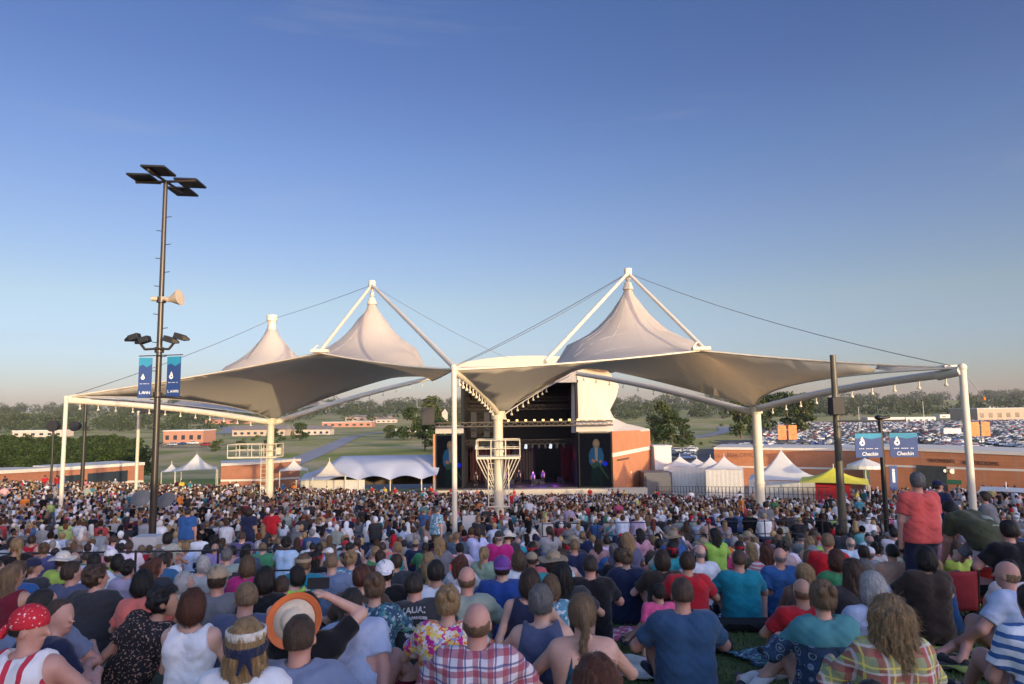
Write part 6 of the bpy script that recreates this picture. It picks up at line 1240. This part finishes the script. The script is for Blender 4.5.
# straw hat with the orange rim: worn tipped back so that its top faces us
Jt = ms10['J']; bpy.context.view_layer.update(); hp = om.matrix_world @ Vector(Jt['head'])
o = empty('sun_hat', hp+Vector((-.03, -.15, -.01)), 0, 'wide straw hat with a broad orange rim, hanging on the head of the phone holder', 'hat'); o.rotation_euler = (R(78), 0, R(4)); o.scale = (.78, .78, .78); vs, fs, mi = [], [], []; n = 40; prof = [(0, .085), (.05, .082), (.085, .06), (.098, .01), (.12, 0), (.165, -.004), (.19, -.002), (.215, .010), (.222, .016)]
for r_, z_ in prof:
    for i in range(n): a = 6.283*i/n; k = 1+.05*math.sin(2*a+.4)*(r_/.2); vs.append((r_*k*math.cos(a), r_*k*math.sin(a), z_+.012*math.sin(3*a)*(r_/.2)**2))
for j in range(len(prof)-1):
    for i in range(n): a = j*n+i; b2 = j*n+(i+1) % n; fs.append((a, b2, b2+n, a+n)); mi.append(1 if j >= 5 else 0)
rim = MB(); cr_ = MB(); cr_.add(vs, [f for f, k in zip(fs, mi) if k == 0], 0, True); rim.add(vs, [f for f, k in zip(fs, mi) if k], 0, True)
a_ = cr_.build('crown', mat('hat_straw', (.60, .50, .36), .8, scale=30), o, local=True); a_.modifiers.new('t', 'SOLIDIFY').thickness = .006; a_ = rim.build('brim', mat('hat_orange', (.60, .15, .045), .8), o, local=True); a_.modifiers.new('t', 'SOLIDIFY').thickness = .006
MB().sph((.06, -.02, .083), (.02, .008, .006)).sph((.075, -.01, .082), (.006, .02, .006)).build('emblem', MATS['hat_orange'], o, local=True)
hw = om.matrix_world @ Vector((Jt['handL']+Jt['handR'])/2); o = MB().box((0, 0, 0), (.15, .012, .075)).build('phone', black, origin=(0, 0, 0), bevel=.004); o.location = hw+Vector((0, .02, .05)); o.rotation_euler = (R(-8), 0, R(5)); tag(o, 'black phone held up sideways over the orange rimmed hat', 'phone')
# visor woman's bandana
# ------------------------------------------------------------------ everyone else on the lawn, one by one
KP = [dict(pose=dict(legs='up', lean=8), build=1.05, fem=False, top='tee', bottom='shorts'), dict(pose=dict(legs='up', lean=14, hyaw=25), build=1.15, fem=False, top='tee', bottom='jeans'), dict(pose=dict(legs='cross', lean=5, hyaw=-20), build=.95, fem=True, top='tee', bottom='jeans'), dict(pose=dict(legs='left', lean=3, side=-6, arms=('back', 'knees')), build=.98, fem=True, top='tank', bottom='shorts'),
      dict(pose=dict(legs='fwd', lean=-8, arms='back'), build=1.05, fem=False, top='tee', bottom='shorts'), dict(pose=dict(legs='up', lean=18, hyaw=-50, arms='hug'), build=1.0, fem=True, top='tee', bottom='jeans'), dict(pose=dict(legs='cross', lean=10, arms='chin', hyaw=10), build=1.22, fem=False, top='tee', bottom='jeans'), dict(pose=dict(legs='right', lean=6, side=7, hyaw=45, arms=('lap', 'back')), build=.95, fem=True, top='tank', bottom='jeans'),
      dict(pose=dict(legs='up', lean=2, stool=.22, arms='lap'), build=1.2, fem=False, top='tee', bottom='jeans'), dict(pose=dict(legs='up', lean=5, stool=.24, hyaw=30, arms='knees'), build=1.0, fem=True, top='tee', bottom='skirt')]
PROTO = [make_meshes(k['pose'], k['build'], k['fem'], k['top'], k['bottom'], .022, 1, i) for i, k in enumerate(KP)]
SHIRTW = [('white', 17, 'white'), ('lightgrey', 11, 'light grey'), ('grey', 9, 'grey'), ('charcoal', 11, 'charcoal'), ('black', 10, 'black'), ('navy', 9, 'navy'), ('slate', 6, 'slate blue'), ('paleblue', 7, 'pale blue'), ('blue', 5, 'blue'), ('teal', 3, 'teal'), ('aqua', 2, 'aqua'), ('red', 5, 'red'), ('maroon', 4, 'maroon'), ('magenta', 2, 'magenta'), ('hotpink', 1, 'hot pink'), ('pink', 4, 'pale pink'), ('coral', 2, 'coral'), ('peach', 4, 'peach'), ('orange', 2, 'orange'), ('yellow', 1, 'yellow'), ('lime', 2, 'lime'), ('green', 2, 'green'), ('sage', 4, 'sage green'), ('olive', 3, 'olive'), ('purple', 1, 'purple'), ('lilac', 3, 'lilac'), ('offwhite', 9, 'cream'), ('brown', 5, 'brown')]
HM = [('crop', 'dark', 'cropped dark hair'), ('crop', 'brown', 'cropped brown hair'), ('short', 'brown', 'short brown hair'), ('short', 'grey', 'short grey hair'), ('bald', 'grey', 'a bald crown'), ('short', 'dark', 'short dark hair'), ('crop', 'sandy', 'cropped sandy hair')]
HF = [('long', 'brown', 'long brown hair'), ('long', 'blond', 'long blond hair'), ('bob', 'dark', 'dark bobbed hair'), ('pony', 'blond', 'a blond ponytail'), ('updo', 'light', 'a light brown bun'), ('bob', 'white', 'white hair'), ('wavy', 'auburn', 'wavy auburn hair'), ('bob', 'sandy', 'sandy bobbed hair'), ('pony', 'brown', 'a brown ponytail'), ('long', 'black', 'long black hair'), ('curly', 'dark', 'curly dark hair')]
HATS = [('cap', 'white', 'a white cap'), ('cap_back', 'navy', 'a backwards navy cap'), ('cap', 'red', 'a red cap'), ('straw', 'khaki', 'a straw hat'), ('cap', 'khaki', 'a khaki cap'), ('headband', 'red', 'a red headband'), ('straw', 'offwhite', 'a pale sun hat'), ('cap', 'charcoal', 'a dark cap'), ('visor', 'white', 'a white visor')]
def clear_spot(x, y):
    q = cam_px(x, y, gz(x, y)+.3)
    if 690 < q[0] < 796 and q[1] > 603: return False
    if 608 < q[0] < 664 and q[1] > 614: return False
    if 945 < q[0] < 1002 and q[1] > 600: return False
    if -16 < x < 1.5 and abs(y-12.15) < .45: return False
    if x > 0 and y > 21: return False
    if 490 < q[0] < 522 and 588 < q[1] < 620: return False
    return True
def cam_px(x, y, z): v_ = CM.transposed() @ Vector((x, y, z)); return (512+F*v_.x/-v_.z, 342-F*v_.y/-v_.z)
placed = [(h_[0], h_[1]) for h_ in HEROES]; cand = []
y = 6.4
while y < 22:
    x = -.8*y+random.uniform(0, .4)
    while x < .8*y: cand.append((x+random.uniform(-.16, .16), y+random.uniform(-.24, .24))); x += .66+.008*y
    y += .82
cand.sort(key=lambda c_: c_[1]); NIND = 300-len([o for o in bpy.data.objects if o.name.startswith('person')]); people = []; rest = []
for (x, y) in cand:
    if not clear_spot(x, y) or random.random() < (.10 if y > 6 else .0): continue
    if any(abs(a-x) < .52 and abs(b2-y) < .62 for a, b2 in placed): continue
    hp_ = cam_px(x, y, gz(x, y)+.8)
    if y < 9.5 and any(abs(hp_[0]-h_[3]) < 15*7/max(y, 5) and -26 < h_[4]-hp_[1] < 60*5/max(y, 4) and h_[1] > y-.1 for h_ in HEROES): continue   # would hide someone described above
    if hp_[0] < -25 or hp_[0] > 1050: continue
    placed.append((x, y)); (people if len(people) < NIND else rest).append((x, y))
used = set(); known = [(h_[0], h_[1], h_[2]) for h_ in HEROES]; descs = []
for (x, y) in people:
    k = random.randrange(len(PROTO)); kp = KP[k]; sc_, _, sn_ = random.choices(SHIRTW, [s_[1] for s_ in SHIRTW])[0]; hs_ = random.choice(HF if kp['fem'] else HM); ht = random.choice(HATS) if random.random() < .17 else None; who = 'woman' if kp['fem'] else 'man'
    descs.append((x, y, k, sc_, sn_, hs_, ht, who))
for i, (x, y, k, sc_, sn_, hs_, ht, who) in enumerate(descs):
    garment = 'sleeveless top' if KP[k]['top'] == 'tank' else 'shirt'
    base = '%s shirted %s with %s' % (sn_, who, ht[2] if ht else hs_[2]); base = base.replace('shirted', 'vested') if KP[k]['top'] == 'tank' else base; nb = sorted([(abs(d_[0]-x)+abs(d_[1]-y), j) for j, d_ in enumerate(descs) if j != i])[:8]; lab = None
    for dist, j in nb:
        d_ = descs[j]; rel = 'behind' if y-d_[1] > .45 else ('nearer than' if d_[1]-y > .45 else 'beside'); l2 = '%s, %s the %s %s in %s' % (base, rel, (d_[6][2] if d_[6] else d_[5][2]).replace('a ', '').replace(' hair', ' haired'), d_[7], d_[4]); l2 = l2 if len(l2.split()) <= 16 else '%s, %s the %s in %s' % (base, rel, d_[7], d_[4])
        if l2 not in used: lab = l2; break
    lab = lab or base+', deep in the crowd'; used.add(lab); sk = random.choices(['fair', 'tan', 'ruddy', 'dark'], [5, 3, 4, .6])[0]
    hst = hs_[0]
    if ht and hst in ('curly', 'bun'): hst = 'short'
    place_person(PROTO[k], (x, y, gz(x, y)), R(random.uniform(-16, 16)-x*1.2), random.uniform(.88, .99), sk, [min(1, c_*random.uniform(.8, 1.2)) for c_ in CC[sc_]], CC[random.choice(['denim', 'khaki', 'charcoal', 'black', 'denim', 'grey', 'white'])], hst, HC[hs_[1]], ht[0] if ht else None, CC[ht[1]] if ht else None, lab, 'people seated on the lawn', botname={'jeans': 'trousers', 'shorts': 'shorts', 'skirt': 'skirt'}[KP[k]['bottom']])
# ------------------------------------------------------------------ the rest of the audience, thousands of seated people as one mass
def proxy(pose, h, fem, long_, zmin, build=1.0):
    J = skeleton(fem=fem, **pose); lo, hi = bounds(J, .2); B = add_body(Field(lo, hi, h), J, .012, 1.9, 1.2 if zmin < .2 else 0, fem=fem, build=build, k=.03, low=2, head=False)
    M = np.array(J['hm']); Hd = J['head']; B.cap(J['neck']-J['u']*.03, Hd, .06, .055, .02); B.ell(Hd+V(0, -.012, .012), (.09, .108, .118), .02, M)
    if long_: B.cap(Hd+V(0, -.05, 0), J['neck']+V(0, -.08, -.06), .085, .085, .02)
    B.f = np.maximum(B.f, zmin-B.grid()[2]); v, q = B.mesh(); Hl = (v-Hd) @ M
    cat = np.zeros(len(v), int)  # shirt
    head = (v[:, 2] > J['neck'][2]+.035) | ((np.linalg.norm(v-(J['neck']+V(0, -.08, -.06)), axis=1) < .12) & long_ & (v[:, 1] < J['neck'][1]-.04)); face = (Hl[:, 1] > .03) & (Hl[:, 2] < .06) | (Hl[:, 2] < -.075)
    cat[head] = 2; cat[head & face & ~((Hl[:, 1] < -.02) & long_)] = 1
    for n in 'LR':
        el, wr, sh = J['el'+n], J['wr'+n], J['sh'+n]
        for a, b2 in ((sh+(el-sh)*.65, el), (el, wr)): d_ = b2-a; t = np.clip(((v-a) @ d_)/(d_@d_), 0, 1); cat[(np.linalg.norm(v-a-t[:, None]*d_, axis=1) < .066) & (t > .02) & (cat == 0)] = 1
    cat[(v[:, 2] < J['hip'][2]+.02) & (cat == 0)] = 3
    return v, q, cat
rs = np.random.RandomState(3)
mid = [proxy(p_, .042, f_, l_, 0.0, b_) for p_, f_, l_, b_ in ((dict(legs='up', lean=8), False, False, 1.05), (dict(legs='cross', lean=12, hyaw=30), True, True, .95), (dict(legs='up', lean=16, hyaw=-40, arms='hug'), False, False, 1.15), (dict(legs='cross', lean=3, hyaw=-15, arms='lap'), True, True, 1.0), (dict(legs='up', lean=3, stool=.22, arms='lap'), False, False, 1.15))]
farp = [proxy(p_, .06, f_, l_, .55, b_) for p_, f_, l_, b_ in ((dict(legs='up', lean=4, stool=.36, arms='lap'), False, False, 1.08), (dict(legs='up', lean=12, stool=.36, hyaw=40, arms='lap'), True, True, .98), (dict(legs='up', lean=8, stool=.36, hyaw=-40, arms='chin'), True, False, 1.0), (dict(legs='up', lean=2, stool=.36, hyaw=10, arms='lap', side=5), False, False, 1.15))]
farp += [proxy(dict(stand=True, arms='hips', lean=2), .06, False, False, .6, 1.0)]
spots = [(x, y, 'm') for x, y in rest]
y = 23.4
while y < 83:
    rowx = -.86*y if y < 60 else -52; xr_ = .86*y if y < 30 else min(.86*y, 27.5-(y-30)*.07, 12+(83-y)*.38)
    x = rowx+rs.uniform(0, .5)
    while x < xr_:
        ok = True
        for L_ in (L1, L2, L3): ok &= (x-L_.x)**2+(y-L_.y)**2 > .5
        for C_ in (C1, C2, C3): ok &= (x-C_.x)**2+(y-C_.y)**2 > .35
        ok &= not (abs(x-C2.x+.4) < 1.3 and y < C2.y+.2 and y > 24) or rs.rand() < .25
        ais = abs((x/y*9+.5) % 1-.5)*y/9      # aisles fan out from the stage
        if ais < .45 and rs.rand() < .75: ok = False
        if 31.5 < y < 33.5 and rs.rand() < .6: ok = False
        if ok and rs.rand() < (.95 if y > 34 else .9): spots.append((x+rs.uniform(-.12, .12), y+rs.uniform(-.12, .12), 'f' if y > 27 else 'n'))
        x += .55 if y > 34 else .60
    y += .84
for i in range(240):   # people milling on the plaza beside the seats
    x, y = rs.uniform(20, 52), rs.uniform(38, 74)
    if x > 27 and x < .84*y and (x-27)*.7 > 0 and not (20 < x < 27): spots.append((x, y, 's'))
VS, FS, CS, off = [], [], [], 0; names = [s_[0] for s_ in SHIRTW]; wts = np.array([s_[1] for s_ in SHIRTW], float); wts[names.index('black')] += 6; wts[names.index('charcoal')] += 6; wts[names.index('brown')] += 3; wts /= wts.sum(); hcs = ['dark', 'brown', 'brown', 'light', 'blond', 'grey', 'black', 'auburn', 'sandy', 'white']; sks = list(SKINS.values())
for (x, y, kd) in spots:
    if kd == 'm' or kd == 'n': v, q, cat = mid[rs.randint(len(mid))]
    elif kd == 's': v, q, cat = farp[4]
    else: v, q, cat = farp[rs.randint(4) if rs.rand() > .015 else 4]
    a = rs.uniform(-.35, .35)+math.radians(-x*.6) if kd != 's' else rs.uniform(0, 6); s_ = rs.uniform(.84, 1.0); c_, n_ = math.cos(a)*s_, math.sin(a)*s_; lift = .32 if kd == 'n' else 0
    w_ = np.empty_like(v); w_[:, 0] = v[:, 0]*c_-v[:, 1]*n_+x; w_[:, 1] = v[:, 0]*n_+v[:, 1]*c_+y; w_[:, 2] = v[:, 2]*s_+gz(x, y)+lift
    sh_ = np.array(CC[names[rs.choice(len(names), p=wts)]])*rs.uniform(.7, 1.1); sh_ = sh_*.72+sh_.mean()*.28; hc_ = np.array(HC[hcs[rs.randint(len(hcs))]])*rs.uniform(.8, 1.3)
    if rs.rand() < .14: hc_ = np.array(CC[['white', 'khaki', 'navy', 'red', 'offwhite', 'charcoal'][rs.randint(6)]])
    pal = np.stack([sh_, np.array(sks[rs.choice(4, p=[.42, .26, .28, .04])]), hc_, np.array(CC[['denim', 'khaki', 'charcoal', 'black'][rs.randint(4)]])])
    VS.append(w_); FS.append(q+off); CS.append(pal[cat]); off += len(v)
    
allv = np.concatenate(VS); allf = np.concatenate(FS); allc = np.concatenate(CS)
cm2, nt, b = newmat('audience_colours'); at = N(nt, 'ShaderNodeAttribute', attribute_name='Col'); v_ = coords(nt); n_ = noise_t(nt, v_, 7, 4); c = mixc(nt, .4, at.outputs['Color'], ramp(nt, n_, [(.3, (.6, .6, .62)), (.7, (1.1, 1.1, 1.1))]), 'MULTIPLY'); nt.links.new(c, b.inputs['Base Color']); b.inputs['Roughness'].default_value = .85; b.inputs['Specular IOR Level'].default_value = .15
me = mesh_np('audience', allv, allf, cm2); ca = me.color_attributes.new('Col', 'FLOAT_COLOR', 'POINT'); ca.data.foreach_set('color', np.concatenate([allc, np.ones((len(allc), 1))], 1).astype(np.float32).ravel())
tag(link('crowd', me), 'thousands of seated people filling the bowl between the lawn and the stage', 'crowd', kind='stuff')
print('people', len(people), 'rest', len(rest), 'spots', len(spots), 'verts', off)
# ------------------------------------------------------------------ things lying on the lawn
def blanket(px, py, w_, l_, rz, m, label, cat='blanket', thick=.0):
    d_ = ground_d(px, py); c0 = P(px, py, d_); n = 22; vs = []; fs = []; cs, sn = math.cos(rz), math.sin(rz)
    for j in range(n+1):
        for i in range(n+1):
            a, b2 = (i/n-.5)*w_, (j/n-.5)*l_; ed = .04*math.sin(i*.9+px)+.03*math.sin(j*1.3); a += ed*.5; b2 += .04*math.sin(i*.7)*.6; x, y = a*cs-b2*sn, a*sn+b2*cs
            vs.append((x, y, gz(c0.x+x, c0.y+y)-gz(c0.x, c0.y)+.035+thick*.0+.018*math.sin(a*9+2*math.sin(b2*6+px))*math.sin(b2*7+py)+.012*math.sin(a*23+b2*17)))
    for j in range(n):
        for i in range(n): k = j*(n+1)+i; fs.append((k, k+1, k+n+2, k+n+1))
    o = MB().add(vs, fs, 0, True).build('blanket', m, origin=(0, 0, 0)); o.location = (c0.x, c0.y, gz(c0.x, c0.y)); md = o.modifiers.new('t', 'SOLIDIFY'); md.thickness = .012; md.offset = 1; return tag(o, label, cat, 'blankets spread on the lawn')
bl = lambda n_, c_: mat('blanket_'+n_, c_, .95, var=.25, scale=9, bmp=.02)
blanket(634, 637, .95, .85, .15, MATS['print_pink_white'], 'pink and white patterned blanket on the grass beside the pink shirted child'); blanket(620, 672, 1.5, .75, -.2, bl('cream', (.50, .47, .40)), 'rumpled cream blanket beside the bare backed woman'); blanket(712, 621, .95, .6, .1, MATS['print_navy_white'], 'navy and white patterned blanket behind the big navy T-shirt man')
blanket(985, 668, .9, 1.7, .35, bl('lime', (.42, .46, .10)), 'lime yellow blanket at the feet of the ankle holding man'); blanket(500, 640, 1.2, 1, .1, bl('plum', (.12, .02, .06)), 'dark plum blanket under the floral top woman'); blanket(300, 672, 3.2, 1.5, 0, bl('moss', (.09, .10, .06)), 'dull green blanket under the front row by the blond visor woman'); blanket(110, 660, 2.6, 1.5, .1, bl('taupe', (.20, .17, .13)), 'taupe blanket under the black lace top and the bare kneed man')
blanket(905, 660, 1.4, 1.2, 0, bl('charcoal', (.05, .05, .055)), 'dark blanket under the green and red plaid shirt'); blanket(485, 612, .9, .6, .2, MATS['print_pink_white'], 'pink flowered blanket between sage shirt and grass strip'); blanket(612, 618, .9, .5, 0, bl('stone', (.30, .31, .33)), 'pale grey blanket between black shirt and pink child'); blanket(778, 660, .8, .6, .3, MATS['print_blue_green'], 'dark patterned cloth left of the star print blouse')
blanket(660, 620, 1.2, .6, 0, bl('red', (.30, .03, .05)), 'red cloth glimpsed behind the pink shirted child')
for (px, py, x_, lb, c_) in ((738, 634, .62, 'long black rolled chair bag lying on the grass', (.012, .012, .014)), (700, 655, .3, 'small dark bag on the open grass', (.02, .02, .025))):
    d_ = ground_d(px, py); q = P(px, py, d_); o = empty('bag', (q.x, q.y, gz(q.x, q.y)+.09), R(-4), lb, 'bag'); MB().tube((-x_, 0, 0), (x_, .03, 0), .085, .08, 16).sph((-x_, 0, 0), (.03, .085, .085)).sph((x_, .03, 0), (.03, .08, .08)).build('sack', mat('bag_cloth_%d' % px, c_, .8, bmp=.02, scale=12), o, local=True); MB().path([(-.2, -.085, .0), (-.1, -.13, .05), (.1, -.13, .05), (.2, -.085, 0)], .012).build('handle', MATS['bag_cloth_738'], o, local=True)
def campchair(px, py, d_, rz, lb, c_=(.40, .02, .02)):
    q = P(px, py, d_); g_ = gz(q.x, d_); o = empty('camp_chair', (q.x, d_, g_), rz, lb, 'chair', 'red camp chairs'); cl = mat('chair_red_%d' % px, c_, .8, bmp=.02, scale=8); n = 10; vs = []
    for j in range(n+1):
        for i in range(n+1): a, b2 = (i/n-.5)*.56, j/n*.44; vs.append((a, -.27-.1*b2-.05*(1-(2*i/n-1)**2), .30+b2))
    fs = [(j*(n+1)+i, j*(n+1)+i+1, (j+1)*(n+1)+i+1, (j+1)*(n+1)+i) for j in range(n) for i in range(n)]; bk = MB().add(vs, fs, 0, True).build('backrest', cl, o, local=True); bk.modifiers.new('t', 'SOLIDIFY').thickness = .02
    MB().box((0, -.02, .30), (.56, .48, .03)).build('seat', cl, o, local=True, bevel=.01); m = mat('chair_frame', (.03, .03, .03), .4)
    for sx in (-1, 1):
        for (a, b2) in (((sx*.28, -.26, 0), (sx*.28, .22, .32)), ((sx*.28, .24, 0), (sx*.28, -.24, .32)), ((sx*.28, -.26, .28), (sx*.28, -.32, .75))): MB().tube(a, b2, .012).build('leg' if b2[2] < .5 else 'back_post', m, o, local=True)
campchair(940, 597, 8.3, R(-4), 'dark red camp chair carrying the olive shirted woman', (.20, .012, .02)); campchair(974, 580, 8.9, R(6), 'bright red camp chair standing empty behind the ankle holding man')
o = empty('white_bag', (0, 0, 0)); bpy.data.objects.remove(o)
q = P(867, 520, 24); 
# seat back sheet near the slim post: white reflective board
q = P(470, 524, 25); o = MB().box(q, (.55, .06, .6), .2).tube(q+Vector((0, 0, -.5)), Vector((q.x, q.y, gz(q.x, q.y))), .03).build('white_board', mat('board_white', (.40, .40, .41), .5), origin=q, bevel=.02); tag(o, 'white board standing in the seats beside the slim white post', 'board')
# grass blades near the camera
rs = np.random.RandomState(9); n = 90000; y = 2.3+8.5*rs.rand(n)**1.5; x = (rs.rand(n)*2-1)*.8*y; z = np.array([gz(a, b2) for a, b2 in zip(x, y)])+.008; a = rs.rand(n)*6.28; hh = rs.uniform(.02, .055, n); wd = rs.uniform(.002, .004, n)*(1+y*.12); lx, ly = rs.normal(0, .02, n), rs.normal(0, .02, n)
v = np.stack([np.stack([x-np.cos(a)*wd, y-np.sin(a)*wd, z], 1), np.stack([x+np.cos(a)*wd, y+np.sin(a)*wd, z], 1), np.stack([x+lx, y+ly, z+hh], 1)], 1).reshape(-1, 3)
gb, nt, b = newmat('grass_blades'); g = nt.nodes.new('ShaderNodeNewGeometry'); nt.links.new(ramp(nt, g.outputs['Random Per Island'], [(0, (.025, .05, .010)), (.6, (.055, .10, .022)), (1, (.12, .13, .05))]), b.inputs['Base Color']); b.inputs['Roughness'].default_value = .6
tag(link('grass', mesh_np('grass', v, np.arange(3*n).reshape(-1, 3), gb, False)), 'short green grass blades on the open lawn patches', 'grass', kind='stuff')
# ------------------------------------------------------------------ output
SC.view_settings.view_transform = 'Standard'; SC.view_settings.look = 'None'; SC.view_settings.exposure = EXPO; SC.view_settings.gamma = 1; SC.view_settings.use_curve_mapping = False
SC.render.engine = 'CYCLES'; SC.cycles.use_denoising = True; SC.cycles.max_bounces = 5; SC.cycles.diffuse_bounces = 3; SC.cycles.glossy_bounces = 2; SC.cycles.transmission_bounces = 2; SC.cycles.transparent_max_bounces = 4
